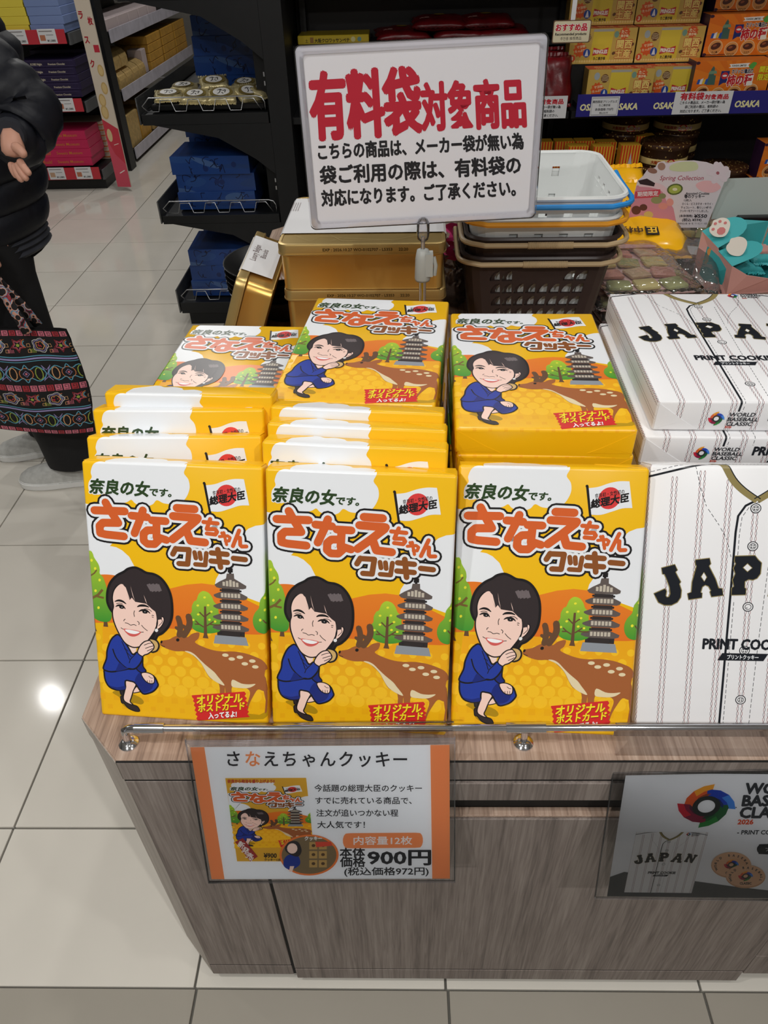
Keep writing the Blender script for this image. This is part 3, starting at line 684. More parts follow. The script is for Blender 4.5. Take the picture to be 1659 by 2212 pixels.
def jersey_art(full=True):
    a = Art(); UC = 12.25
    XJ0 = solve8([(150, 235), (1002, 800), (870, 1950), (175, 1090)], [(0.11, 30.91), (13.97, 21.98), (13.39, 2.63), (1.29, 17.03)])
    XJ = lambda p: XJ0(p); mir = lambda p: (2 * UC - p[0], p[1]); ml = lambda p: (2 * 11.75 - p[0], p[1])
    # stitched pinstripes
    for k in range(-4, 5):
        uc = 12.15 + 3.1 * k
        top = {0: 27.2, 1: 30.6, -1: 30.6, 2: 31.6, -2: 31.6, 3: 30.9, -3: 30.9, 4: 33.0, -4: 33.0}[k]
        for d in (-.24, .24): chain(a, uc + d, -4.0, top, 1)
    for d in (0, .45): 
        a.line([(-2.0 - d, -3), (-2.0 - d, 34)], 0.05, (110, 60, 60), 1)
    # shoulder, collar, placket
    sh = [(-.5, 30.7), (.11, 30.91), (4, 31.9), (7.58, 32.75), (9, 33.0)]
    a.line(sh, 0.24, NAVY, 3); a.line([mir(p) for p in sh], 0.24, NAVY, 3)
    dashes(a, [(p[0], p[1] + .5) for p in sh], 3); dashes(a, [mir((p[0], p[1] + .5)) for p in sh], 3)
    v = [(7.2, 33.6), (8.2, 32.4), (9.3, 30.6), (10.5, 29.4), (UC, 28.2)]
    a.line(v, 0.75, GLD, 4, smooth=True); a.line([mir(p) for p in v], 0.75, GLD, 4, smooth=True)
    a.line([(p[0] + .35, p[1] + .2) for p in v], 0.12, NAVY, 5, smooth=True); a.line([mir((p[0] + .35, p[1] + .2)) for p in v], 0.12, NAVY, 5, smooth=True)
    for k in range(18): a.line([(8.6 + k * .4, 33.3), (8.8 + k * .4, 33.9), (9.0 + k * .4, 33.3)], 0.06, NAVY, 4)
    a.line([(8.2, 33.2), (12.25, 32.9), (16.3, 33.2)], 0.14, NAVY, 4, smooth=True)
    pl = [(12.1, 28.2), (11.0, 27.6), (10.25, 26.4), (10.1, 24.5), (10.05, 17), (9.95, 8), (9.85, 0), (9.8, -1.2)]
    a.line(pl, 0.26, NAVY, 3.6); dashes(a, [(p[0] + .45, p[1] - .1) for p in pl], 3.6)
    dashes(a, [(14.45, 27.2), (14.1, 21), (13.6, 10), (13.35, 2), (13.3, -1)], 3.6)
    arm = [(5.1, 32.2), (5.7, 30), (6.6, 27.5), (8.2, 25.3), (9.2, 23.6), (9.8, 21.6)]
    dashes(a, arm, 3.6); dashes(a, [mir(p) for p in arm], 3.6)
    def button(u, v):
        a.ell((u, v), .62, .58, NAVY, 6); a.ell((u, v), .52, .48, (236, 236, 238), 6.8); a.ell((u, v), .38, .35, NAVY, 7.6); a.ell((u, v), .31, .28, (236, 236, 238), 8.4)
        for dx, dy in ((.13, .12), (-.13, .12), (.13, -.12), (-.13, -.12)): a.ell((u + dx, v + dy), .09, .08, NAVY, 9, n=8)
    for vv in (27.3, 22.9, 15.7, 10.4, 4.3): button(12.15, vv)
    # lettering
    J = [XJ(p) for p in [(230, 900), (325, 875), (342, 915), (328, 928), (348, 968), (366, 1000), (356, 1014), (371, 1060), (366, 1110), (342, 1145), (300, 1166), (250, 1166), (208, 1146), (190, 1110), (175, 1085), (255, 1050), (264, 1066), (258, 1100), (268, 1112), (284, 1108), (294, 1085), (288, 1035), (268, 980), (252, 943), (238, 942)]]
    A = [XJ(p) for p in [(474, 842), (576, 830), (583, 868), (570, 885), (590, 925), (618, 980), (640, 1046), (666, 1048), (673, 1095), (590, 1106), (580, 1070), (588, 1062), (570, 1030), (545, 1020), (522, 1035), (510, 1075), (520, 1080), (520, 1112), (425, 1126), (419, 1084), (446, 1074), (452, 1000), (474, 920), (484, 885), (476, 872)]]
    Ah = [XJ(p) for p in [(535, 930), (556, 965), (538, 996), (515, 962)]]
    P = [XJ(p) for p in [(760, 815), (905, 811), (926, 840), (950, 862), (942, 940), (918, 972), (890, 984), (858, 980), (830, 996), (828, 1042), (838, 1048), (836, 1091), (735, 1093), (738, 1045), (754, 1032), (744, 985), (764, 940), (750, 900), (768, 868), (758, 850)]]
    Ph = [XJ(p) for p in [(850, 867), (884, 898), (850, 926), (818, 896)]]
    letter(a, J, 12); letter(a, A, 12, [Ah]); letter(a, P, 12, [Ph]); letter(a, [ml(p) for p in A], 12, [[ml(p) for p in Ah]])
    ca, sa = math.cos(math.radians(-14)), math.sin(math.radians(-14))
    N = [(-1.5, -2.2), (-.3, -2.2), (-.3, -1.5), (-.6, -1.4), (-.6, .5), (.9, -2.2), (1.5, -2.2), (1.5, 1.3), (1.8, 1.5), (1.8, 2.2), (.6, 2.2), (.6, 1.5), (.9, 1.3), (.9, -.3), (-.5, 2.2), (-1.8, 2.2), (-1.8, 1.5), (-1.4, 1.3), (-1.4, -1.4), (-1.6, -1.6)]
    letter(a, [(21.2 + x * ca - y * sa, 18.9 + x * sa + y * ca) for x, y in N], 12)
    a.text('PRINT COOKIE', UC, 10.55, 1.75, NAVY, 12, bold=0.035, w=9.9, center=True, shear=0.02)
    a.poly([(9.6, 10.05), (14.9, 10.05), (14.4, 9.15), (9.1, 9.15)], NAVY, 12); a.text('プリントクッキー', UC - .25, 9.35, .62, WHT, 13, bold=.02, w=3.6, center=True)
    # emblem, top right and on the lower side
    for cx, cy, R, k in ((18.3, 31.2, .8, 1), (7.4, -2.2, 1.0, 1.2)):
        pinwheel(a, cx, cy, R, 14, (238, 238, 240))
        for j, t in enumerate(('WORLD', 'BASEBALL', 'CLASSIC')): a.text(t, cx + 1.15 * k, cy + (.28 - .55 * j) * k, .62 * k, NAVY, 14, bold=.018, shear=.12, sx=1.12)
        a.text('2026', cx + 1.1 * k, cy - 1.1 * k, .34 * k, (200, 70, 40), 14, bold=.03)
    a.text('PRINT COOKIE', 13.6, -2.4, 1.75, NAVY, 12, bold=0.035, w=9.9); a.poly([(16, -2.75), (21.3, -2.75), (20.9, -3.5), (15.6, -3.5)], NAVY, 12); a.text('プリントクッキー', 16.9, -3.35, .6, WHT, 13, bold=.02)
    return a
JART = jersey_art()
me_j = JART.bake('printed_wrap', wrap_place(JW, JH, JT, JR), M['ink_gloss'], wrap_cuts(JW, JH, JR), wrap_keep(JW, JH, JT, JR), clip=(-4.4, JW + 4.4, -4.4, JH + 4.4))
def jersey_box(x, y, z, yaw, tilt, label, src=[None]):
    e = (Matrix.Rotation(math.radians(yaw), 3, 'Z') @ Matrix.Rotation(math.radians(-tilt), 3, 'X')).to_euler()
    if src[0] is None:
        o = empty('jersey_cookie_box', label, 'box', group='white jersey cookie boxes on the counter'); src[0] = o
        obj('box_body', box_bm(0, JW / 100, 0, JT / 100, 0, JH / 100, JR / 100, 3), M['white_paper'], o, smooth=True)
        obj('printed_wrap', me_j, None, o); [(obj('fold_flap', fold_flaps(JW / 100, JT / 100, JH / 100, 1, e_), M['white_paper'], o), obj('fold_flap', fold_flaps(JW / 100, JT / 100, 0, -1, e_), M['white_paper'], o)) for e_ in (0, 1)]
        KIDS[o.name] = list(o.children)
    else:
        o = src[0].copy(); COL.objects.link(o); o['label'] = label
        for ch in KIDS[src[0].name]: c = ch.copy(); COL.objects.link(c); c.parent = o
    o.location = (x, y, z); o.rotation_euler = e
jersey_box(.2788, .5157, CT, -1.7, 30.8, 'white pinstriped jersey cookie box standing at the front of the counter')
jersey_box(.3103, .7674, 1.019, -2.3, 90, 'white pinstriped jersey cookie box lying on top of its stack')
jersey_box(.300, .757, 1.019 - .0435, -2.3, 90, 'white pinstriped jersey cookie box lying second from the top of its stack')
for k in range(2, 7): jersey_box(.303 + .003 * (k % 2), .765, 1.019 - .0434 * k, -2.0, 90, 'white jersey cookie box buried in the lower part of its stack')
jersey_box(.585, .522, CT, -1.7, 30.8, 'white jersey cookie box at the front, cut by the right picture edge')
jersey_box(.600, .770, 1.019 - .0435, -2.3, 90, 'white jersey cookie box lying in the stack at the right edge')

# ------------------------------------------------------------------ chrome guard rail
rail = empty('guard_rail', 'chrome guard rail on short posts along the counter front edge', 'rail', (0, 0, CT - .001))
bm = bmesh.new(); RY, RZ = .5008, .031
tube(bm, [(-.3325, RY, .006), (-.3325, RY, .020), (-.331, RY, .027), (-.325, RY, RZ), (-.312, RY, RZ)], .0048, 12); tube(bm, [(-.318, RY, RZ), (-.283, RY, RZ)], .0062, 12)
obj('corner_elbow', bm, M['chrome'], rail, smooth=True)
bm = bmesh.new(); tube(bm, [(-.315, RY, RZ), (1.25, RY, RZ)], .0042, 12); obj('rail_bar', bm, M['chrome'], rail, smooth=True)
for x in (.1428, .618, 1.093):
    bm = bmesh.new(); tube(bm, [(x, RY, .004), (x, RY, RZ)], .0042, 12); obj('post', bm, M['chrome'], rail, smooth=True)
    bm = bmesh.new(); tube(bm, [(x - .023, RY, RZ), (x + .023, RY, RZ)], .0062, 12); obj('collar', bm, M['chrome'], rail, smooth=True)
for x in (-.3325, .1428, .618, 1.093):
    bm = bmesh.new(); lathe(bm, [(.0118, 0), (.0118, .002), (.009, .0045), (.006, .006)], 18); obj('base_flange', bm, M['chrome'], rail, (x, RY, 0), smooth=True)

# ------------------------------------------------------------------ price cards in clear sleeves hung from the rail
def sleeve(root, w, h, x0, x1, y0, zip_y, top_pts):
    """top_pts: (y,z) in the card's own frame of the film passing over the rail"""
    for name, off, m in (('sleeve_front', -.0012, M['film_card']), ('sleeve_back', .0012, M['film'])):
        bm = bmesh.new(); prof = [(off, y0), (off, zip_y)] + ([(p[0], p[1]) for p in top_pts] if off < 0 else [])
        L = [bm.verts.new((x0, y, z)) for y, z in prof]; R_ = [bm.verts.new((x1, y, z)) for y, z in prof]
        for i in range(len(prof) - 1): bm.faces.new((L[i], R_[i], R_[i + 1], L[i + 1]))
        obj(name, bm, m, root, smooth=False)
    bm = bmesh.new()
    for k in range(4): bx(bm, x0, x1, -.0022, -.0013, zip_y - .003 - k * .0022, zip_y - .0018 - k * .0022)
    for xx in (x0, x1 - .0012): bx(bm, xx, xx + .0012, -.0016, .0014, y0, zip_y)
    bx(bm, x0, x1, -.0016, .0014, y0, y0 + .0014)
    sp = obj('sleeve_seam', bm, M['acrylic'], root); sp['kind'] = 'stuff'
def price_card():
    w, h = 30.02, 20.49
    a = Art(); a.flip = True
    X = solve8([(83, 148), (1583, 127), (1583, 908), (207, 905)], [(0, h), (w, h), (w, 0), (0, 0)]); a.xf = lambda p: p
    OR = (240, 148, 92)
    a.poly([(0, 0), (w, 0), (w, h), (0, h)], (240, 242, 246), 0); a.poly([(0, 0), (1.65, 0), (1.65, h), (0, h)], OR, 1); a.poly([(w - 2.2, 0), (w, 0), (w, h), (w - 2.2, h)], OR, 1)
    a.xf = X
    K = (44, 44, 48)
    for ch, x, c in (('さ', 290, K), ('な', 395, OR), ('え', 502, K), ('ち', 610, K), ('ゃ', 722, K), ('ん', 826, K), ('ク', 935, K), ('ッ', 1050, K), ('キ', 1148, K), ('ー', 1250, K)):
        a.text(ch, x + 4, 250, 98, c, 2, bold=.012)
    for t, y, x, w_ in (('今話題の総理大臣のクッキー', 398, 795, 625), ('すでに売れている商品で、', 470, 800, 560), ('注文が追いつかない程', 542, 806, 475), ('大人気です！', 610, 812, 275)): a.text(t, x, y, 44, K, 2, bold=.01, w=w_)
    a.poly([(1005, 642), (1380, 640)] + [(1402 + 24 * math.sin(t), 684 - 44 * math.cos(t)) for t in (0.3, .8, 1.3, 1.8, 2.3, 2.8)] + [(1380, 728), (1005, 730)] + [(985 - 26 * math.sin(t), 686 + 44 * math.cos(t)) for t in (0.3, .8, 1.3, 1.8, 2.3, 2.8)], OR, 2)
    a.text('内容量12枚', 1022, 705, 52, (240, 238, 238), 3, bold=.012, w=340)
    a.text('本体', 942, 778, 64, K, 2, bold=.022, w=145); a.text('価格', 944, 832, 64, K, 2, bold=.022, w=145)
    a.text('900円', 1105, 820, 100, K, 2, bold=.025, w=365); a.text('(税込価格972円)', 968, 882, 50, K, 2, bold=.014, w=490)
    # small picture of the box
    q = [(283, 325), (747, 322), (800, 805), (352, 803)]
    a.poly(q, (222, 172, 52), 1.6)
    F = solve8([(0, BH), (BW, BH), (BW, 0), (0, 0)], [X(p) for p in [(290, 350), (756, 348), (788, 720), (336, 728)]])
    sub = Art(); sub.it = [t for t in ART.it]
    # keep the miniature inside its picture
    def clampf(p): return F((min(max(p[0], 0.0), BW), min(max(p[1], 0.0), BH)))
    a.include(sub, clampf, 3, 0.25)
    a.text('奈良から政治を盛り上げよう!!', 296, 350, 22, (190, 70, 50), 10, bold=.03, w=270)
    a.poly([(340, 690), (385, 668), (470, 775), (428, 803)], (160, 54, 54), 10)
    for k, ch in enumerate('新発売'): a.text(ch, 352 + k * 24, 712 + k * 32, 40, (238, 232, 226), 11, bold=.02, rot=-28)
    a.text('!!', 424, 795, 34, (238, 232, 226), 11, bold=.03, rot=-28)
    a.text('¥900', 505, 782, 36, (60, 46, 30), 10, bold=.03); a.text('クッキー12枚', 508, 800, 17, (60, 46, 30), 10, bold=.02)
    a.ell((765, 767), 170, 118, (236, 128, 60), 10.6, n=40); a.ell((765, 767), 158, 108, (130, 112, 82), 11.3, n=40)
    for i in range(3):
        for j in range(3):
            cx, cy = 790 + i * 55, 712 + j * 52
            if ((cx - 765) / 158) ** 2 + ((cy - 767) / 108) ** 2 < .72: a.poly([(cx - 24, cy - 20), (cx + 22, cy - 20), (cx + 22, cy + 22), (cx - 24, cy + 22)], (190, 156, 94), 12); a.ell((cx, cy), 11, 9, (92, 68, 46), 12.8, n=10)
    a.poly([(800, 690), (890, 690), (900, 712), (806, 722)], (214, 80, 60), 12.8); a.text('クッキー', 740, 680, 26, (238, 238, 238), 12.8, bold=.04)
    # little crouching figure inside the round photo
    a.poly(crom([(625, 730), (650, 690), (700, 690), (722, 740), (700, 775), (650, 760)]), (52, 46, 48), 13.2); a.ell((668, 728), 30, 30, (244, 214, 200), 14, n=14)
    a.poly(crom([(622, 790), (650, 764), (700, 770), (712, 820), (660, 850), (620, 830)]), (38, 62, 150), 13.2); a.poly([(655, 830), (680, 830), (668, 862), (650, 862)], (244, 214, 200), 14)
    return a, w, h
def card_root(name, label, loc, yaw, tilt, roll):
    e = (Matrix.Rotation(math.radians(yaw), 3, 'Z') @ Matrix.Rotation(math.radians(-tilt), 3, 'X') @ Matrix.Rotation(math.radians(-roll), 3, 'Y')).to_euler()
    return empty(name, label, 'price card', loc, e)
a, w, h = price_card()
pc = card_root('price_card', 'orange-edged 900 yen cookie price card in a clear sleeve on the rail', (-.2441, .4147, .5425), -.56, 17.97, 1.18)
obj('card', box_bm(0, w / 100, .0001, .0006, 0, h / 100), M['white_card'], pc)
obj('card_print', a.bake('card_print', flat(), M['ink_matte']), None, pc)
def over_rail(tilt, y0, z0):        # rail circle centre in the card's frame
    t = math.radians(tilt); dy, dz = RY - y0, (CT - .001 + RZ) - z0
    cy, cz = dy * math.cos(t) - dz * math.sin(t), dy * math.sin(t) + dz * math.cos(t)
    pts = [(cy - .0055 * math.cos(k), cz + .0055 * math.sin(k)) for k in [PI * j / 8 for j in range(0, 9)]]
    return pts + [(cy + .006, cz - .018)]
sleeve(pc, w / 100, h / 100, -.0045, w / 100 + .0065, -.0055, h / 100 + .0125, over_rail(17.97, .4147, .5425))
# the second card
def wbc_card():
    w, h = 31.55, 21.58; a = Art(); a.flip = True
    X = solve8([(321, 448), (2895, 464), (2467, 1675), (137, 1646)], [(0, h), (w, h), (w, 0), (0, 0)]); a.xf = lambda p: p
    BG, DK = (238, 240, 245), (84, 88, 92)
    rr = [(0, 0), (w, 0), (w, h)] + [(.8 - .8 * math.sin(t), h - .8 + .8 * math.cos(t)) for t in (0, .4, .8, 1.2, 1.57)]
    a.poly(rr, BG, 0)
    a.poly([(0, 0), (w, 0), (w, 1.2), X((1659, 1590)), X((1350, 1555)), X((985, 1505)), X((300, 1415)), (0, 3.6)], DK, 1)
    c = X((1075, 795)); pinwheel(a, c[0], c[1], 3.55, 2, BG)
    a.xf = X
    K = (50, 54, 60)
    for t, x, y in (('WORLD', 1438, 675), ('BASEBALL', 1412, 790), ('CLASSIC', 1388, 902)): a.text(t, x, y, 140, K, 2, bold=.045, shear=.16, sx=1.12)
    a.text('2026', 1370, 964, 62, (222, 82, 44), 2, bold=.04, shear=.16, sx=1.2); a.text('TM', 1340, 812, 16, K, 2, bold=.03)
    a.text('- PRINT COOKIE -', 1365, 1060, 56, K, 2, bold=.025, shear=.16, sx=1.1)
    a.poly(crom([(1552, 1200), (1570, 1165), (1620, 1152), (2000, 1158), (2000, 1250), (1610, 1248), (1568, 1236)]), (38, 42, 46), 2); a.text('プリントクッキー', 1635, 1218, 40, WHT, 3)
    F = solve8([(0, JH), (JW, JH), (JW, 0), (0, 0)], [X(p) for p in [(412, 1037), (1095, 1040), (935, 1615), (298, 1608)]])
    a.poly([(412, 1037), (1095, 1040), (935, 1615), (298, 1608)], (236, 236, 238), 2)
    sub = Art(); sub.it = JART.it
    a.include(sub, lambda p: F((min(max(p[0], 0.0), JW), min(max(p[1], 0.0), JH))), 3, .25)
    CK = (226, 184, 148)
    for cx, cy, rx, ry, lv in ((1310, 1345, 190, 122, 7), (1445, 1452, 188, 110, 10)):
        a.ell((cx, cy + 6), rx, ry, (206, 160, 124), lv, n=36); a.ell((cx, cy - 3), rx - 4, ry - 6, CK, lv + .8, n=36)
        n1 = 'WORLD BASEBALL'
        for i, chh in enumerate(n1):
            if chh == ' ': continue
            t = math.radians(200 - i * 17); a.text(chh, cx + rx * .74 * math.cos(t), cy - ry * .70 * math.sin(t) + 8, 30, K, lv + 1.6, bold=.04, rot=math.degrees(t) - 90, center=True)
        a.text('CLASSIC', cx + 0, cy + ry * .72, 30, K, lv + 1.6, bold=.04, center=True)
        o = a.xf; p = X((cx, cy)); a.xf = lambda q: q; pinwheel(a, p[0], p[1], .95, lv + 1.6, CK); a.xf = o
    return a, w, h
a, w, h = wbc_card()
pc2 = card_root('price_card', 'baseball emblem cookie price card in a clear sleeve, cut by the right picture edge', (.2637, .4215, .4813), -.57, 15.18, .14)
obj('card', box_bm(.002, w / 100, .0001, .0006, 0, h / 100 - .004), M['white_card'], pc2); obj('card_print', a.bake('card_print', flat(), M['ink_matte']), None, pc2)
sleeve(pc2, w / 100, h / 100, -.016, w / 100 + .006, -.004, h / 100 + .006, over_rail(15.18, .4215, .4813))

# ------------------------------------------------------------------ large notice board on a pole
e = (Matrix.Rotation(.0528, 3, 'Z') @ Matrix.Rotation(-.0686, 3, 'X') @ Matrix.Rotation(-.017, 3, 'Y')).to_euler()
SGW, SGH = 36.95, 25.59
stand = empty('sign_stand', 'white notice board with large red characters in a clear frame on a metal pole', 'sign', (-.1445, 1.22, 1.081), e)
bm = bmesh.new(); o_ = rrect(SGW / 100, SGH / 100, .009, 5, SGW / 200, SGH / 200); i_ = rrect(SGW / 100 - .018, SGH / 100 - .018, .008, 5, SGW / 200, SGH / 200)
o2 = rrect(SGW / 100 - .004, SGH / 100 - .004, .008, 5, SGW / 200, SGH / 200); i2 = rrect(SGW / 100 - .024, SGH / 100 - .024, .006, 5, SGW / 200, SGH / 200)
loft(bm, [[(x, .004, z) for x, z in o_], [(x, -.004, z) for x, z in o_], [(x, -.006, z) for x, z in o2], [(x, -.006, z) for x, z in i_], [(x, -.0015, z) for x, z in i2]], caps=False)
obj('clear_frame', bm, M['acrylic'], stand, smooth=True)
obj('board', prism_bm(rrect(SGW / 100 - .003, SGH / 100 - .003, .008, 5, SGW / 200, SGH / 200), 0, .004, 'Y'), mat('notice_card', (218, 218, 224), 0.45), stand)
a = Art(); a.flip = True; a.xf = solve8([(39, 108), (1619, 26), (1533, 1173), (149, 1247)], [(0, SGH), (SGW, SGH), (SGW, 0), (0, 0)])
RD, K = (178, 32, 52), (32, 32, 36)
a.text('有料袋', 158, 655, 445, RD, 1, bold=.030, rot=3.2, w=672); a.text('対象商品', 838, 612, 320, RD, 1, bold=.028, rot=2.6, w=636)
a.text('こちらの商品は、メーカー袋が無い為', 195, 808, 108, K, 1, bold=.03, rot=3.1, w=1268)
a.text('袋ご利用の際は、有料袋の', 206, 958, 120, K, 1, bold=.03, rot=3.1, w=1240)
a.text('対応になります。ご了承ください。', 216, 1095, 108, K, 1, bold=.03, rot=3.1, w=1198)
obj('notice_print', a.bake('notice_print', flat(y=-.0003), M['ink_matte']), None, stand)
inv = Matrix.Translation((-.1445, 1.22, 1.081)) @ e.to_matrix().to_4x4(); inv.invert()
def wparent(o): o.matrix_parent_inverse = Matrix.Identity(4); o.matrix_basis = inv; return o
px, py = .0395, 1.2215
bm = bmesh.new(); lathe(bm, [(.004, 1.058), (.009, 1.062), (.0105, 1.070), (.0105, 1.086), (.007, 1.094), (.004, 1.096)], 10, (px, py)); wparent(obj('clear_socket', bm, M['acrylic'], stand))
bm = bmesh.new(); lathe(bm, [(.0035, 1.03), (.0035, 1.066)], 12, (px, py)); wparent(obj('upper_rod', bm, M['steel'], stand, smooth=True))
bm = bmesh.new(); lathe(bm, [(.0125, .992), (.0135, .996), (.0125, 1.03), (.010, 1.044), (.005, 1.046)], 16, (px, py)); bx(bm, px + .004, px + .017, py - .012, py + .008, 1.002, 1.04); wparent(obj('clamp', bm, M['grey_plastic'], stand))
bm = bmesh.new(); tube(bm, [(px + .020, py - .006, 1.003), (px + .0215, py - .008, 1.02), (px + .018, py - .006, 1.034)], .0035, 8); wparent(obj('clamp_lever', bm, M['grey_plastic'], stand, smooth=True))
bm = bmesh.new(); lathe(bm, [(.0062, .715), (.0062, .995)], 16, (px, py)); wparent(obj('pole', bm, M['chrome'], stand, smooth=True))
bm = bmesh.new(); lathe(bm, [(.045, .7105), (.045, .716), (.01, .722)], 28, (px, py)); wparent(obj('base_plate', bm, M['black_metal'], stand, smooth=True))
# ------------------------------------------------------------------ gold biscuit tins
def tin(name, label, loc, rot, w, d, h, group, art_on=True, sleeve_rect=None):
    t = empty(name, label, 'tin', loc, rot, group)
    lh = .021
    bm = bmesh.new(); r = .018
    prof = [(.004, 0), (.0015, .0012), (.0025, .004), (.0025, h - lh - .004), (.001, h - lh - .002)]
    loft(bm, [[(x, y, z) for x, y in rrect(w - 2 * i - .004, d - 2 * i - .004, r, 6)] for i, z in prof]); obj('tin_body', bm, M['gold'], t, smooth=True)
    bm = bmesh.new(); prof = [(0, h - lh - .001), (-.0012, h - lh), (-.0012, h - lh + .0025), (0, h - lh + .003), (0, h - .004), (.0012, h - .001), (.004, h), (.007, h), (.0078, h - .0012)]
    loft(bm, [[(x, y, z) for x, y in rrect(w - 2 * i, d - 2 * i, r + .001 - min(i, .002), 6)] for i, z in prof]); obj('tin_lid', bm, M['gold_lid'], t, smooth=True)
    return t
TW, TD, TH = .329, .312, .0926
def tin_prints(t, exp=True, band=True):
    if exp:
        a = Art(); a.text('EXP : 2026.10.27 WO-0102707 - L5353     22:20', 0, 0, .78, (70, 54, 24), 0, bold=.02, w=16.6)
        obj('date_stamp', a.bake('date_stamp', flat(-.075, TH - .0135, -TD / 2 - .0003), M['ink_matte']), None, t)
    if band:
        bm = bmesh.new(); y0, y1 = -TD / 2 + .062, TD / 2 - .02
        pr = [(-TW / 2 - .0022, TH - .05), (-TW / 2 - .0022, TH - .004), (-TW / 2 + .003, TH + .0012), (TW / 2 - .003, TH + .0012), (TW / 2 + .0022, TH - .004), (TW / 2 + .0022, TH - .05)]
        A_ = [bm.verts.new((x, y0, z)) for x, z in pr]; B_ = [bm.verts.new((x, y1, z)) for x, z in pr]
        for i in range(5): bm.faces.new((A_[i], A_[i + 1], B_[i + 1], B_[i]))
        obj('paper_band', bm, M['white_paper'], t)
        a = Art(); a.text('Luxury Belgian', 0, 0, 2.5, (120, 100, 96), 0, rot=-90, w=13); a.text('Biscuits', -2.3, -3.0, 2.3, (120, 100, 96), 0, rot=-90, w=7)
        for k in range(4): a.text('assorted butter biscuits in a gift tin', -6.4 - k * .5, -1, .42, (120, 100, 96), 0, rot=-90)
        obj('band_print', a.bake('band_print', lambda x, y, h: Vector((-.085 + x * .01, .115 + y * .01, TH + .0016 + h)), M['ink_matte']), None, t)
        a = Art()
        for l in ([(0, 0), (3.4, -3.6), (5.2, -.6), (9.5, -1.6), (7.5, -3.6)], [(7, .2), (9.6, -3.4), (17, -3.2)], [(10, -2), (20, -3.2), (24, -.9), (28, .2)]): a.line(l, .05, (206, 182, 128), 0)
        obj('lid_engraving', a.bake('lid_engraving', lambda x, y, h: Vector((-.135 + x * .01, -TD / 2 + .052 + y * .01, TH + .0006 + h)), M['ink_gloss']), None, t)
gt = 'gold biscuit tins stacked behind the cookie boxes'
for k, (lb, dx) in enumerate((('gold biscuit tin with white paper band, topmost of the stack', -.0705), ('gold biscuit tin in the middle of the stack', -.068), ('gold biscuit tin at the bottom of the stack', -.066))):
    t = tin('biscuit_tin', lb, (dx, 1.415 + TD / 2, .9887 - TH * (k + 1) - .0003), (0, 0, math.radians(-1.2)), TW, TD, TH, gt); tin_prints(t, k < 2, k == 0)
t = tin('biscuit_tin', 'gold biscuit tin on edge, leaning against the left of the stack', (-.2905, 1.565, .8010), (0, math.radians(-69), 0), .205, .30, .078, gt)
bm = bmesh.new(); y0, y1 = -.10, .10; pr = [(-.03, .0792), (.098, .0792), (.1045, .074), (.1045, .010)]
A_ = [bm.verts.new((x, y0, z)) for x, z in pr]; B_ = [bm.verts.new((x, y1, z)) for x, z in pr]
for i in range(3): bm.faces.new((A_[i], A_[i + 1], B_[i + 1], B_[i]))
obj('paper_band', bm, M['white_paper'], t)
a = Art(); a.text('Luxury Belgian', 0, 0, 1.9, (110, 92, 90), 0, rot=90, w=9); a.text('Biscuits', 1.8, 2.8, 1.7, (110, 92, 90), 0, rot=90, w=5)
obj('band_print', a.bake('band_print', lambda x, y, h: Vector((.1048 + h, -.04 + y * .01, .055 - x * .01)), M['ink_matte']), None, t)

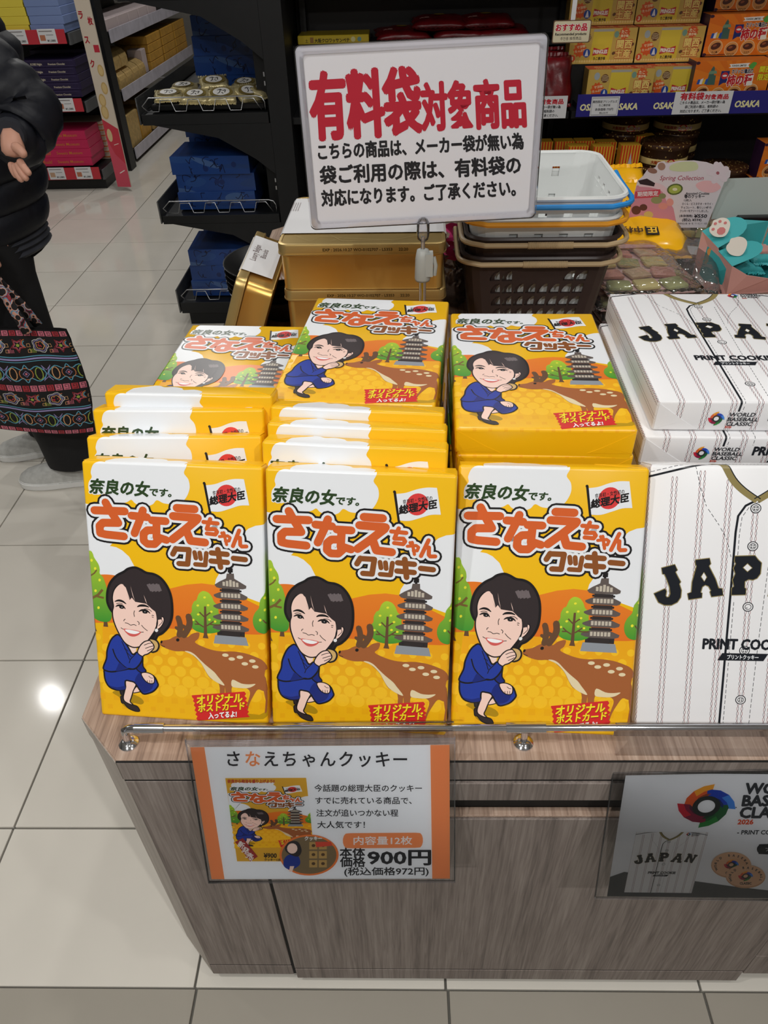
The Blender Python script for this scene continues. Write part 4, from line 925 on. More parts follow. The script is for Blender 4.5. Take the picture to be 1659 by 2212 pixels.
# ------------------------------------------------------------------ stacked shopping baskets
def basket(label, cx, cy, zt, m, hm, holes, w=.30, d=.35, hgt=.235, hz=0.0, slots=False, rsh=0.0):
    b = empty('shopping_basket', label, 'basket', (cx, cy, zt - hgt), (0, 0, math.radians(-1.5)), 'nested shopping baskets on the counter')
    tw = .80
    def P(s, v, o=0.0):       # s = perimeter position by side and fraction, v = height 0..1
        side, f = s; k = tw + (1 - tw) * v; W, D, r = w * k + 2 * o, d * k + 2 * o, .045
        x0, y0 = -W / 2 + r, -D / 2 + r
        if side == 0: p = (x0 + (W - 2 * r) * f, -D / 2)
        elif side == 2: p = (W / 2, y0 + (D - 2 * r) * f)
        elif side == 4: p = (W / 2 - r - (W - 2 * r) * f, D / 2)
        elif side == 6: p = (-W / 2, D / 2 - r - (D - 2 * r) * f)
        else:
            a0 = {1: -90, 3: 0, 5: 90, 7: 180}[side]; a_ = math.radians(a0 + 90 * f); cx_, cy_ = {1: (W / 2 - r, -D / 2 + r), 3: (W / 2 - r, D / 2 - r), 5: (-W / 2 + r, D / 2 - r), 7: (-W / 2 + r, -D / 2 + r)}[side]
            p = (cx_ + r * math.cos(a_), cy_ + r * math.sin(a_))
        return Vector((p[0], p[1], v * hgt))
    bm = bmesh.new(); cache = {}
    def V(side, f, v):
        p = P((side, f), v); k = (round(p.x, 5), round(p.y, 5), round(p.z, 5))
        if k not in cache: cache[k] = bm.verts.new(p)
        return cache[k]
    rows = [0, .05] + [.17 - rsh + .12 * k for k in range(7)] + [1.0]
    hole = [(.08, .12), (.5, .12), (.90, .12), (.90, .5), (.90, .92), (.56, .86), (.26, .62), (.08, .32)]; ring = [(0, 0), (.5, 0), (1, 0), (1, .5), (1, 1), (.5, 1), (0, 1), (0, .5)]
    for side in range(8):
        nc = 1 if not holes and side % 2 == 0 else (7 if side % 2 == 0 else 4)
        if side % 2 == 0: nc = 8 if side in (0, 4) else 9
        for c in range(nc):
            f0, f1 = c / nc, (c + 1) / nc
            for r in range(len(rows) - 1):
                v0, v1 = rows[r], rows[r + 1]; L = lambda q: (f0 + (f1 - f0) * q[0], v0 + (v1 - v0) * q[1])
                is_hole = holes and side % 2 == 0 and 1 <= r <= 7 and not (r == 7 and 2 <= c <= 5)
                if slots and side % 2 == 0 and r in (3, 4, 5, 7) and c % 2 == 1: is_hole = True
                if is_hole:
                    O = [V(side, *L(q)) for q in ring]; H = [V(side, *L(q)) for q in (hole if holes else [(.15, .15), (.5, .15), (.85, .15), (.85, .5), (.85, .85), (.5, .85), (.15, .85), (.15, .5)])]
                    for i in range(8): bm.faces.new((O[i], O[(i + 1) % 8], H[(i + 1) % 8], H[i]))
                else:
                    bm.faces.new((V(side, f0, v0), V(side, f1, v0), V(side, f1, v1), V(side, f0, v1)))
    bmesh.ops.remove_doubles(bm, verts=bm.verts[:], dist=.0002)
    o = obj('basket_wall', bm, m, b); s = o.modifiers.new('thick', 'SOLIDIFY'); s.thickness = .0022; s.offset = 0
    bm = bmesh.new(); fl_ = [P((sd, f / 4), 0) for sd in range(8) for f in range(4)]; lo = [bm.verts.new(p) for p in fl_]; hi = [bm.verts.new(p + Vector((0, 0, .003))) for p in fl_]
    bm.faces.new(lo[::-1]); bm.faces.new(hi)
    for i in range(len(lo)): bm.faces.new((lo[i], lo[(i + 1) % len(lo)], hi[(i + 1) % len(lo)], hi[i]))
    obj('basket_floor', bm, m, b)
    bm = bmesh.new(); tube(bm, [P((sd, f / 5), .995, .0025) + Vector((0, 0, -.001)) for sd in range(8) for f in range(5)], .0048, 6, closed=True); obj('rim', bm, m, b, smooth=True)
    # handle: a bow folded down along the front, hinged on both sides
    pts = [P((6, .45), 1, .012) + Vector((0, 0, -.004))] + [P((6, f), 1, .0125) + Vector((0, 0, -.006 + hz * f)) for f in (.6, .8, 1.0)]
    pts += [P((7, f), 1, .0125) + Vector((0, 0, -.008 + hz)) for f in (.2, .4, .6, .8)] + [P((0, f), 1, .0125) + Vector((0, 0, -.010 + hz)) for f in (0, .25, .5, .75, 1)]
    pts += [P((1, f), 1, .0125) + Vector((0, 0, -.008 + hz)) for f in (.2, .4, .6, .8)] + [P((2, f), 1, .0125) + Vector((0, 0, -.006 + hz * (1 - f))) for f in (0, .2, .4)] + [P((2, .55), 1, .012) + Vector((0, 0, -.004))]
    bm = bmesh.new(); tube(bm, pts, .0052, 8); h = obj('handle', bm, hm, b, smooth=True)
    if holes:
        bm = bmesh.new(); a0, a1 = P((0, .35), 1, .0125), P((0, .72), 1, .0125); n = 26; z = Vector((0, 0, -.010 + hz))
        tube(bm, [a0.lerp(a1, k / (2 * n)) + z for k in range(2 * n + 1)], [.0062 if k % 2 else .0072 for k in range(2 * n + 1)], 8); obj('grip', bm, hm, h, smooth=True)
    return b
BXc, BYc = .287, 1.617
basket('dark brown shopping basket with beige handle, bottom of the basket stack', BXc - .002, BYc, .9465, M['brown_plastic'], M['beige_plastic'], True)
basket('dark brown shopping basket with beige handle, second from the bottom', BXc + .004, BYc, .984, M['brown_plastic'], M['beige_plastic'], True, rsh=.0396)
basket('white shopping basket with an orange handle, below the top basket', BXc + .002, BYc, 1.020, M['white_plastic'], M['orange_plastic'], False, w=.292, d=.342, slots=True, hz=.002)
basket('white shopping basket with a blue handle, topmost of the basket stack', BXc + .006, BYc, 1.058, M['white_plastic'], M['blue_plastic'], False, w=.292, d=.342, slots=True, hz=-.004)

# ------------------------------------------------------------------ black bowls with a yellow packet
gb = 'nested black bowls at the left rear of the counter'
for k in range(5):
    bm = bmesh.new(); R0 = .130
    lathe(bm, [(.05, 0), (.052, .006), (.085, .025), (R0, .075), (R0 + .003, .080), (R0 - .002, .079), (.08, .030), (.045, .010)], 40)
    o = obj('black_bowl', bm, M['black_plastic'], None, (-.285 - .001 * k, 1.725 + .002 * k, .7115 + .0135 * k), smooth=True)
    tag(o, 'glossy black bowl, top one of the stack, holding a yellow packet' if k == 4 else 'glossy black bowl in the nested stack, below the top one', 'bowl', gb)

def packet(w, d, t, seed=1, n=14, crimp=True, sag=0.0):
    """pillow packet; x along width, y along depth, z up"""
    rnd = random.Random(seed); bm = bmesh.new(); ph = [rnd.uniform(0, 6.28) for _ in range(6)]
    def prof(u, v):
        a = max(0, 1 - abs(u) ** 4); b = max(0, 1 - abs(v) ** 5)
        z = (a * b) ** .6 * t / 2
        return z * (1 + .10 * math.sin(5 * u + ph[0]) * math.cos(4 * v + ph[1]) + .06 * math.sin(11 * u + 3 * v + ph[2]))
    for sgn in (1, -1):
        g_ = [[bm.verts.new((u * w / 2 * (1 - .03 * math.sin(6 * v + ph[3])), v * d / 2 * (1 - .03 * math.sin(5 * u + ph[4])), sgn * prof(u, v) + sag * (u * u) + t / 2)) for u in [(-1 + 2 * i / n) for i in range(n + 1)]] for v in [(-1 + 2 * j / n) for j in range(n + 1)]]
        for j in range(n):
            for i in range(n):
                q = (g_[j][i], g_[j][i + 1], g_[j + 1][i + 1], g_[j + 1][i]); bm.faces.new(q if sgn > 0 else q[::-1]).smooth = True
    bmesh.ops.remove_doubles(bm, verts=bm.verts[:], dist=.0004)
    if crimp:
        for s in (-1, 1):
            m_ = 24; y = s * d / 2
            A_ = [bm.verts.new((-w / 2 + w * k / m_, y, t / 2 + (.0012 if k % 2 else -.0012))) for k in range(m_ + 1)]
            B_ = [bm.verts.new((-w / 2 + w * k / m_, y + s * .012, t / 2 + (.0016 if k % 2 else -.0016) + rnd.uniform(-.002, .002))) for k in range(m_ + 1)]
            for k in range(m_): bm.faces.new((A_[k], A_[k + 1], B_[k + 1], B_[k]))
    return bm
def packet_z(w, d, t):
    return lambda x, y: ((max(0, 1 - abs(2 * x / w) ** 4) * max(0, 1 - abs(2 * y / d) ** 5)) ** .6) * t / 2 + t / 2
o = obj('snack_packet', packet(.10, .12, .03, 3), mat('amber_foil', (214, 160, 40), .25, bump=.4, nscale=30), None, (-.270, 1.70, .790), (.5, .2, .4)); tag(o, 'yellow foil packet lying in the black bowl', 'packet')

# ------------------------------------------------------------------ yellow bags, pink wrapped item
M['bag_yellow'] = mat('yellow_foil_bag', (250, 186, 24), .22, bump=.5, nscale=16)
gy = 'yellow snack bags behind the baskets'
bag_defs = [((.625, 2.24, .815), (.75, 0, .12), .16, 'yellow snack bag at the back of the bag pile, its crimped end up'), ((.612, 2.13, .812), (.55, 0, -.05), .17, 'yellow snack bag second from the back in the pile'),
            ((.650, 2.06, .782), (.35, -.05, .06), .20, 'yellow snack bag third from the back, half covered'), ((.610, 1.975, .782), (.30, 0, -.02), .26, 'yellow snack bag at the front of the bag pile with black lettering'),
            ((.665, 2.17, .712), (.05, 0, 0), .30, 'yellow snack bag at the bottom of the bag pile, nearly hidden'), ((.64, 2.04, .715), (.05, 0, .1), .30, 'yellow snack bag under the front ones, nearly hidden')]
for k, (loc, rot, w_, lb) in enumerate(bag_defs):
    o = empty('snack_bag', lb, 'bag', loc, rot, gy); wd_, dp, th = w_ + .03, .17, .05
    obj('bag_film', packet(wd_, dp, th, 11 + k), M['bag_yellow'], o)
    a = Art(); pz = packet_z(wd_, dp, th)
    a.text('中村屋', 4.5, 1.5, 2.6, (60, 40, 20), 1, bold=.03, rot=180); a.poly([(5.2, -1.6), (8.6, -1.6), (8.6, 1.8), (5.2, 1.8)], (30, 26, 24), 1); a.text('圧', 8.3, 1.4, 2.8, (240, 190, 50), 2, bold=.03, rot=180)
    obj('bag_print', a.bake('bag_print', lambda x, y, h, pz=pz: Vector((x * .01 - .02, y * .01 - .02, pz(x * .01 - .02, y * .01 - .02) * 1.06 + .001 + h)), M['ink_matte']), None, o)
o = empty('wrapped_sweet', 'dark sweet in clear wrap with a pink paper ruffle, behind the basket', 'sweet', (.140, 1.80, .712))
obj('sweet', packet(.10, .10, .14, 5, crimp=False), mat('dark_jelly', (60, 22, 30), .2, coat=.6), o)
M['pink_tissue'] = mat('pink_tissue', (226, 60, 130), .5)
for sx_, z0_, k0 in ((.030, .02, 0), (.028, .12, 3), (-.030, .13, 6)):
    bm = bmesh.new(); loft(bm, [[(sx_ + .010 * math.sin(k * 1.9 + k0) + .012 * j, -.085 + .010 * math.cos(k * 1.3 + j), z0_ + k * .008) for k in range(12)] for j in range(3)], caps=False, closed=False); obj('pink_ruffle', bm, M['pink_tissue'], o, smooth=True)
obj('clear_wrap', packet(.13, .16, .22, 6), M['film_bag'], o)

# ------------------------------------------------------------------ clear packs of pastel cookies
gc = 'clear packs of pastel cookies right of the baskets'
pastel = [mat('green_tea_cookie', (176, 180, 120), .7, noise=.15), mat('strawberry_cookie', (222, 158, 144), .7, noise=.12), mat('lemon_cookie', (226, 210, 140), .7, noise=.1), mat('vanilla_cookie', (226, 196, 160), .7, noise=.1)]
M['pink_card'] = mat('pink_backing_card', (232, 196, 196), .6)
def cookie_pack(loc, rot, lb):
    r = empty('cookie_pack', lb, 'cookie pack', loc, rot, gc)
    obj('backing_card', box_bm(-.105, .105, -.13, .13, .001, .004), M['pink_card'], r)
    for i in range(3):
        for j in range(4):
            obj('cookie', box_bm(-.028, .028, -.025, .025, 0, .010, .006, 2), pastel[(i * 2 + j) % 4], r, (-.066 + i * .066, -.094 + j * .062, .005), (0.05 * (i - 1), .04 * (j - 1), .2 * ((i + j) % 3 - 1)), smooth=True)
    obj('header_label', box_bm(-.10, .10, .10, .128, .018, .0195), M['pink_card'], r)
    obj('clear_film', packet(.235, .285, .034, int(loc[0] * 999) % 50, 18), M['film_bag'], r)
cookie_pack((.575, 1.76, .7125), (0, 0, .10), 'clear cookie pack at the bottom, pastel cookies on pink card')
cookie_pack((.570, 1.765, .7475), (.02, 0, .05), 'clear cookie pack in the middle of the pile')
cookie_pack((.572, 1.775, .7830), (.04, .02, .12), 'clear cookie pack lying on top, pastel cookies showing')
r = empty('cookie_bag', 'clear bag with brown cookies lying beside the black card holder', 'cookie bag', (.735, 1.90, .7125), (.1, .05, -.25))
for k, (x, y, z) in enumerate(((-.04, -.05, .01), (.03, -.06, .012), (-.035, .03, .014), (.035, .035, .010), (0, 0, .03))):
    bm = bmesh.new(); lathe(bm, [(.024, 0), (.031, .004), (.030, .010), (.022, .014)], 18); obj('cookie', bm, mat('chocolate_cookie', (74, 52, 44), .6, noise=.3, nscale=90) if k == 0 else bpy.data.materials['chocolate_cookie'], r, (x, y, z), (.3, .2 * k, k))
obj('paper_label', box_bm(-.03, .05, .04, .09, .052, .053), M['white_card'], r); obj('clear_film', packet(.19, .25, .085, 9, 18), M['film_bag'], r)
r = empty('cookie_bag', 'clear bag of pink and beige sweets behind the card holder', 'cookie bag', (.86, 2.12, .7125), (.1, .05, .3))
for k, (x, y, z) in enumerate(((-.05, -.05, .01), (.02, -.06, .03), (-.035, .03, .02), (.045, .035, .03), (0, 0, .045))): obj('sweet', box_bm(-.03, .03, -.014, .014, 0, .02, .006, 2), pastel[k % 4], r, (x, y, z), (.3, .2 * k, k), smooth=True)
obj('clear_film', packet(.22, .26, .10, 14, 18), M['film_bag'], r)

# ------------------------------------------------------------------ standing "Spring Collection" card
r = empty('promotion_card', 'die-cut pink and white spring cookie card on a black clip stand', 'card', (.706, 2.0, .711))
a = Art(); a.flip = True
a.xf = solve8([(638, 638), (1215, 638), (720, 310), (1345, 300)], [(-9.9, 10.47), (11.48, 10.09), (-9.13, 22.0), (13.07, 21.91)])
out = [(638, 638), (690, 430), (722, 300), (760, 270), (790, 225), (850, 205), (870, 170), (915, 160), (930, 178), (1020, 158), (1130, 155), (1220, 168), (1270, 185), (1320, 165), (1345, 200), (1392, 230), (1385, 275), (1350, 300), (1215, 638)]
X = a.xf; card_out = [X(p) for p in out]
bm = prism_bm([(x * .01, z * .01) for x, z in card_out], 0.0, .0008, 'Y'); obj('card', bm, mat('card_stock', (224, 214, 220), .5), r)
PK, WR = (214, 142, 158), (170, 50, 80)
a.poly([(638, 638), (690, 430), (716, 335), (800, 330), (880, 345), (920, 400), (980, 500), (1000, 600), (930, 640)], PK, 0); a.poly(crom([(730, 340), (800, 310), (900, 330), (960, 400), (940, 470), (900, 380), (820, 350)]), (232, 200, 208), 1)
a.poly(crom([(960, 190), (1040, 165), (1140, 168), (1150, 220), (1050, 235), (960, 225)]), (208, 214, 170), 1); a.poly(crom([(1140, 330), (1200, 300), (1280, 310), (1320, 350), (1260, 385), (1180, 375)]), (238, 186, 190), 1)
for k in range(5):
    t = math.radians(90 + 72 * k + 10); cx, cy = 1300 + 46 * math.cos(t), 245 - 42 * math.sin(t); a.ell((cx, cy), 42, 26, (226, 212, 220), 2 + .2 * k, rot=-math.degrees(t))
a.ell((1298, 245), 12, 12, (170, 100, 110), 4)
a.ell((990, 362), 58, 40, (92, 104, 50), 2, rot=-12); a.ell((990, 362), 46, 30, (170, 182, 84), 2.8, rot=-12); a.ell((990, 362), 18, 11, (230, 226, 190), 3.6)
a.ell((828, 228), 36, 20, (150, 110, 96), 2, rot=15); a.ell((894, 198), 28, 28, (168, 130, 112), 2); a.poly([(725, 300), (790, 285), (848, 318), (840, 342), (740, 325)], (56, 40, 44), 2)
a.poly([(705, 378), (885, 362), (890, 418), (700, 428)], (204, 72, 86), 2); a.text('期間限定', 722, 412, 38, WHT, 3, bold=.01, rot=3)
for p, rx, ry, c in (((858, 440), 40, 26, (150, 152, 104)), ((900, 410), 26, 20, (140, 140, 96)), ((905, 482), 34, 24, (228, 150, 140)), ((955, 455), 26, 28, (230, 156, 146)), ((712, 512), 34, 32, (110, 64, 50)), ((764, 492), 28, 24, (104, 62, 50)), ((745, 575), 34, 28, (224, 196, 120)), ((800, 545), 34, 26, (220, 190, 112)), ((738, 606), 28, 20, (216, 186, 110))): a.ell(p, rx, ry, c, 3)
a.text('Spring Collection', 880, 296, 46, WR, 2, shear=.35, w=312)
KK = (50, 44, 50)
a.text('Assorted Cookies', 1066, 400, 24, KK, 2, bold=.02, shear=.2, w=170); a.text('春のクッキー', 1058, 424, 30, KK, 2, bold=.025, w=145); a.text('12枚入', 1055, 448, 20, KK, 2, bold=.01)
for t, x, y, w_ in (('さくら・ピスタチオ・キウイ・', 1042, 474, 220), ('チョコレート、春らしい4種の', 1034, 500, 218), ('クッキーをアソートしました。', 1026, 525, 204)): a.text(t, x, y, 20, KK, 2, bold=.01, w=w_)
a.text('(本体価格)', 1022, 560, 20, KK, 2, bold=.02, w=95); a.text('¥550', 1126, 566, 34, KK, 2, bold=.03, w=92, shear=.15); a.text('(税込 ¥594)', 1042, 590, 24, KK, 2, bold=.02, w=138, shear=.1)
a.text('原材料名/小麦・卵・乳・アーモンド・大豆', 1010, 614, 15, KK, 2, w=210)
obj('card_print', a.bake('card_print', flat(y=-.0002), M['ink_matte']), None, r)
obj('clip', box_bm(-.052, .020, -.010, .008, .094, .112, .003, 1), M['black_plastic'], r); obj('clip_jaw', box_bm(-.030, -.004, -.012, .006, .078, .095, .003, 1), M['black_plastic'], r)
bm = bmesh.new(); tube(bm, [(-.018, 0, .003), (-.014, 0, .04), (-.010, 0, .085)], .0022, 8); obj('stem', bm, M['black_plastic'], r); bm = bmesh.new(); lathe(bm, [(.026, 0), (.026, .004), (.004, .006)], 20); obj('base', bm, M['black_plastic'], r, (-.018, 0, 0))
r = empty('promotion_card', 'back of a blank grey price card held by a black clip, right edge', 'card', (.95, 2.02, .711))
obj('card', box_bm(-.11, .13, 0, .001, .115, .215), mat('grey_green_card', (184, 194, 190), .6), r, rot=(math.radians(-6), 0, math.radians(3))); obj('clip', box_bm(-.045, .045, -.012, .010, .108, .124, .003, 1), M['black_plastic'], r)
bm = bmesh.new(); tube(bm, [(0, 0, .003), (0, 0, .11)], .0022, 8); obj('stem', bm, M['black_plastic'], r); bm = bmesh.new(); lathe(bm, [(.026, 0), (.026, .004), (.004, .006)], 20); obj('base', bm, M['black_plastic'], r)

# ------------------------------------------------------------------ pink cat-paw gift carton, teal inside
r = empty('gift_carton', 'pink gift carton with teal inside and cat paw picks in its flaps', 'carton', (.80, 1.86, .711))
PKM, TL = mat('pink_carton', (222, 168, 160), .5), mat('teal_card', (60, 168, 172), .45)
def sheet(pts, th=.0012):
    bm = bmesh.new(); f = bm.faces.new([bm.verts.new(p) for p in pts]); n = f.normal if f.normal.length else Vector((0, 0, 1)); bm.normal_update()
    bmesh.ops.solidify(bm, geom=bm.faces[:], thickness=th); bmesh.ops.recalc_face_normals(bm, faces=bm.faces[:]); return bm
A0, B0, C0, D0 = (-.029, .031), (.028, -.071), (.20, -.045), (.145, .075)
obj('side_wall', sheet([(*A0, 0), (*B0, 0), (.0145, -.088, .083), (-.004, -.030, .100), (-.006, -.028, .107), (-.031, .034, .128)]), PKM, r)
obj('front_wall', sheet([(*B0, 0), (*C0, 0), (.19, -.055, .052), (.12, -.075, .045), (.06, -.085, .058), (.0145, -.088, .083)]), PKM, r)
obj('inner_wall', sheet([(A0[0] + .004, A0[1] - .003, .002), (B0[0] + .004, B0[1] + .004, .002), (.019, -.083, .080), (-.026, .032, .124)]), TL, r)
obj('back_wall', sheet([(*A0, 0), (*D0, 0), (.170, .11, .125), (.070, .135, .125), (-.031, .034, .128)]), TL, r); obj('right_wall', sheet([(*C0, 0), (*D0, 0), (.170, .10, .11), (.21, -.04, .055)]), TL, r)
obj('carton_floor', sheet([(*A0, .001), (*B0, .001), (*C0, .001), (*D0, .001)]), TL, r)
def flap(p0, p1, tip, n=8):
    p0, p1, tip = Vector(p0), Vector(p1), Vector(tip); mid = (p0 + p1) / 2; d = (p1 - p0) / 2; L = tip - mid; P_ = [p0, p1]
    for k in range(n + 1):
        t = PI * k / n; P_.append(mid + L * (.55 + .45 * math.sin(t)) + d * math.cos(t) * (1 if True else 0))
    return sheet([tuple(p) for p in P_])
obj('flap', flap((-.031, .034, .128), (-.006, -.028, .107), (.075, .045, .150)), TL, r); obj('flap', flap((-.004, -.030, .100), (.0145, -.088, .083), (.105, -.015, .110)), TL, r)
PWM, PPM = mat('paw_white', (226, 218, 206), .6), mat('paw_pink', (206, 120, 118), .6)
def paw(loc, rot, back=False):
    q = empty('paw_pick', None, None, loc, rot, parent=r); pts = [(-.018, -.012), (-.026, .002), (-.024, .012), (-.016, .018), (-.010, .026), (-.001, .026), (.006, .026), (.014, .024), (.022, .018), (.026, .008), (.022, -.004), (.012, -.016), (0, -.020)]
    obj('paw_board', prism_bm(crom(pts, True, 3), 0, .0015, 'Y'), PWM, q)
    if not back:
        bm = bmesh.new()
        for cx, cy, rx in ((0, -.005, .011), (-.017, .006, .0042), (-.008, .017, .0042), (.004, .018, .0042), (.015, .010, .0042)):
            bm2 = prism_bm([(cx + rx * math.cos(k * .785), cy + rx * .85 * math.sin(k * .785)) for k in range(8)], -.0005, 0, 'Y'); me_ = bpy.data.meshes.new('x'); bm2.to_mesh(me_); bm.from_mesh(me_); bm2.free(); bpy.data.meshes.remove(me_)
        o_ = obj('paw_pad', bm, PPM, q); o_['kind'] = 'stuff'
paw((.002, .005, .142), (math.radians(-35), math.radians(-18), math.radians(8))); paw((.034, -.045, .112), (math.radians(-35), math.radians(-12), math.radians(8)), True)
for k, (x, y, z, c) in enumerate(((.06, .02, .05, TL), (.085, -.01, .04, TL), (.10, .04, .055, mat('tan_sweet', (214, 176, 120), .5)), (.135, .02, .05, TL), (.15, .05, .06, mat('rose_sweet', (196, 140, 132), .5)))):
    obj('wrapped_treat', packet(.085, .035, .02, 30 + k), c, r, (x, y, z), (.2, .1, .1 * k))
a = Art(); 
for cx, cy in ((2.6, 6.6), (3.3, 4.6), (7.2, 3.4)): a.poly(crom([(cx - .5, cy), (cx, cy + .85), (cx + .5, cy), (cx, cy - .85)]), (176, 92, 60) if cx != 2.6 else (214, 150, 80), 1)
a.poly([(.8, -.2), (3.2, -1.6), (3.2, .2), (.8, 1.8)], (236, 214, 206), 1); 
_d = Vector((B0[0] - A0[0], B0[1] - A0[1], 0)).normalized(); _n = Vector((_d.y, -_d.x, 0))
obj('side_print', a.bake('side_print', lambda x, y, h: Vector((A0[0], A0[1], .012)) + _d * (x * .0135) + Vector((0, 0, y * .0115)) + _n * (.0022 + h), M['ink_matte']), None, r)
o = obj('red_box', box_bm(0, .12, 0, .16, 0, .06, .002, 1), mat('crimson_carton', (176, 30, 56), .4), None, (.995, 1.70, .711), (0, 0, -.15)); tag(o, 'crimson carton standing right of the pink cat paw carton, at the edge', 'carton')
# ------------------------------------------------------------------ wall shelving behind the counter
ws = empty('shelving_unit', 'black wall shelving with snack boxes behind the counter, blue OSAKA price rail', 'shelf', (0, 0, 0))
def sbox(name, m, x0, x1, y0, y1, z0, z1, parent, bev=.001): return obj(name, box_bm(x0, x1, y0, y1, z0, z1, bev, 1), M[m] if isinstance(m, str) else m, parent)
sbox('back_panel', 'dark_panel', -.42, 2.05, 3.66, 3.69, 0, 2.15, ws)
sbox('side_panel', 'black_metal', -.505, -.42, 3.20, 3.69, 0, 2.15, ws)
sbox('upright', 'black_metal', .665, .69, 3.60, 3.65, 0, 2.15, ws); sbox('upright', 'black_metal', 1.93, 1.96, 3.60, 3.65, 0, 2.15, ws); sbox('upright', 'black_metal', -.40, -.375, 3.60, 3.65, 0, 2.15, ws)
sbox('shelf_board', 'black_metal', -.42, .675, 3.235, 3.66, .835, .860, ws); sbox('shelf_board', 'black_metal', .685, 1.95, 3.235, 3.66, .835, .860, ws)
sbox('shelf_board', 'black_metal', -.42, 1.95, 3.16, 3.66, .44, .462, ws); sbox('base_plinth', 'black_metal', -.42, 1.95, 3.14, 3.66, 0, .10, ws)
sbox('shelf_board', 'black_metal', -.42, .675, 3.44, 3.66, 1.060, 1.078, ws); sbox('shelf_board', 'black_metal', -.42, 1.95, 3.26, 3.66, 1.30, 1.32, ws)
M['rail_blue'] = mat('blue_price_strip', (44, 40, 128), .4)
rl = sbox('price_rail', 'rail_blue', .700, 1.94, 3.222, 3.228, .8425, .9205, ws, .0005)
a = Art(); CR = (240, 232, 176)
for x in (.7125, .840, .9975, 1.312, 1.56, 1.70): a.text('OSAKA', x * 100 - 70 + (0 if x > .72 else 0), 2.3, 3.1, CR, 1, bold=.035, shear=.12, w=9.6)
for x in (.806, .985, 1.27, 1.52): pass
obj('rail_print', a.bake('rail_print', flat(.70, .8425, 3.2215), M['ink_matte']), None, rl)
pt = sbox('price_tag', 'white_card', .7535, .862, 3.2185, 3.2195, .8455, .9125, ws, 0)
a = Art(); a.line([(.4, .4), (10.4, .4), (10.4, 6.3), (.4, 6.3)], .35, (170, 170, 176), 1, closed=True)
for t, y, h in (('関西限定プリングルズ', 4.6, .95), ('たこ焼き味', 3.4, .9), ('本体価格 770円', 1.9, 1.05), ('税込 831円', .8, .7)): a.text(t, 5.3, y, h, (60, 60, 64), 1, bold=.015, center=True)
obj('tag_print', a.bake('tag_print', flat(.7535, .8455, 3.2182), M['ink_matte']), None, pt)
def bag_notice(x0, z0, w, h):
    c = sbox('notice_card', 'white_card', x0, x0 + w, 3.2180, 3.2192, z0, z0 + h, ws, 0); a = Art(); W = w * 100; H = h * 100
    a.text('有料袋', W * .10, H * .66, H * .34, (200, 36, 52), 1, bold=.035, w=W * .40); a.text('対象商品', W * .52, H * .66, H * .24, (200, 36, 52), 1, bold=.035, w=W * .41)
    for t, y, ww in (('こちらの商品は、メーカー袋が無い為', .46, .78), ('袋ご利用の際は、有料袋の', .27, .58), ('対応になります。ご了承ください。', .08, .72)): a.text(t, W * .5, H * y, H * .15, (40, 40, 44), 1, bold=.02, w=W * ww, center=True, res=1) if False else a.text(t, W * (.5 - ww / 2), H * y, H * .15, (40, 40, 44), 1, bold=.02, w=W * ww, res=1)
    obj('notice_print', a.bake('notice_print', flat(x0, z0, 3.2177), M['ink_matte']), None, c)
bag_notice(1.073, .845, .222, .078); bag_notice(.44, .8405, .22, .078)
rs = empty('recommendation_sign', 'cream sign with red characters hanging from a white strip at the shelf', 'sign', (.5625, 3.15, 1.100))
obj('sign_board', prism_bm(rrect(.136, .070, .006, 4, .068, .035), 0, .004, 'Y'), mat('brown_edge_card', (110, 82, 60), .5), rs)
a = Art(); a.poly(rrect(13.0, 6.4, .5, 4, 6.8, 3.5), (226, 216, 184), 1)
a.text('おすすめ品', 1.0, 3.9, 2.4, (250, 250, 250), 2, bold=.09, w=11.2, res=1); a.text('おすすめ品', 1.0, 3.9, 2.4, (200, 28, 48), 3.4, bold=.04, w=11.2); a.text('Recommended products', 1.0, 2.4, 1.15, (40, 36, 32), 2, bold=.03, w=11.2); a.text('추천품 推荐商品', 3.0, 1.0, 1.1, (60, 52, 44), 2, w=7.6)
obj('sign_print', a.bake('sign_print', flat(y=-.0005), M['ink_matte']), None, rs)
sbox('hanging_strip', 'white_card', .060, .076, .001, .003, .07, .52, rs, 0)
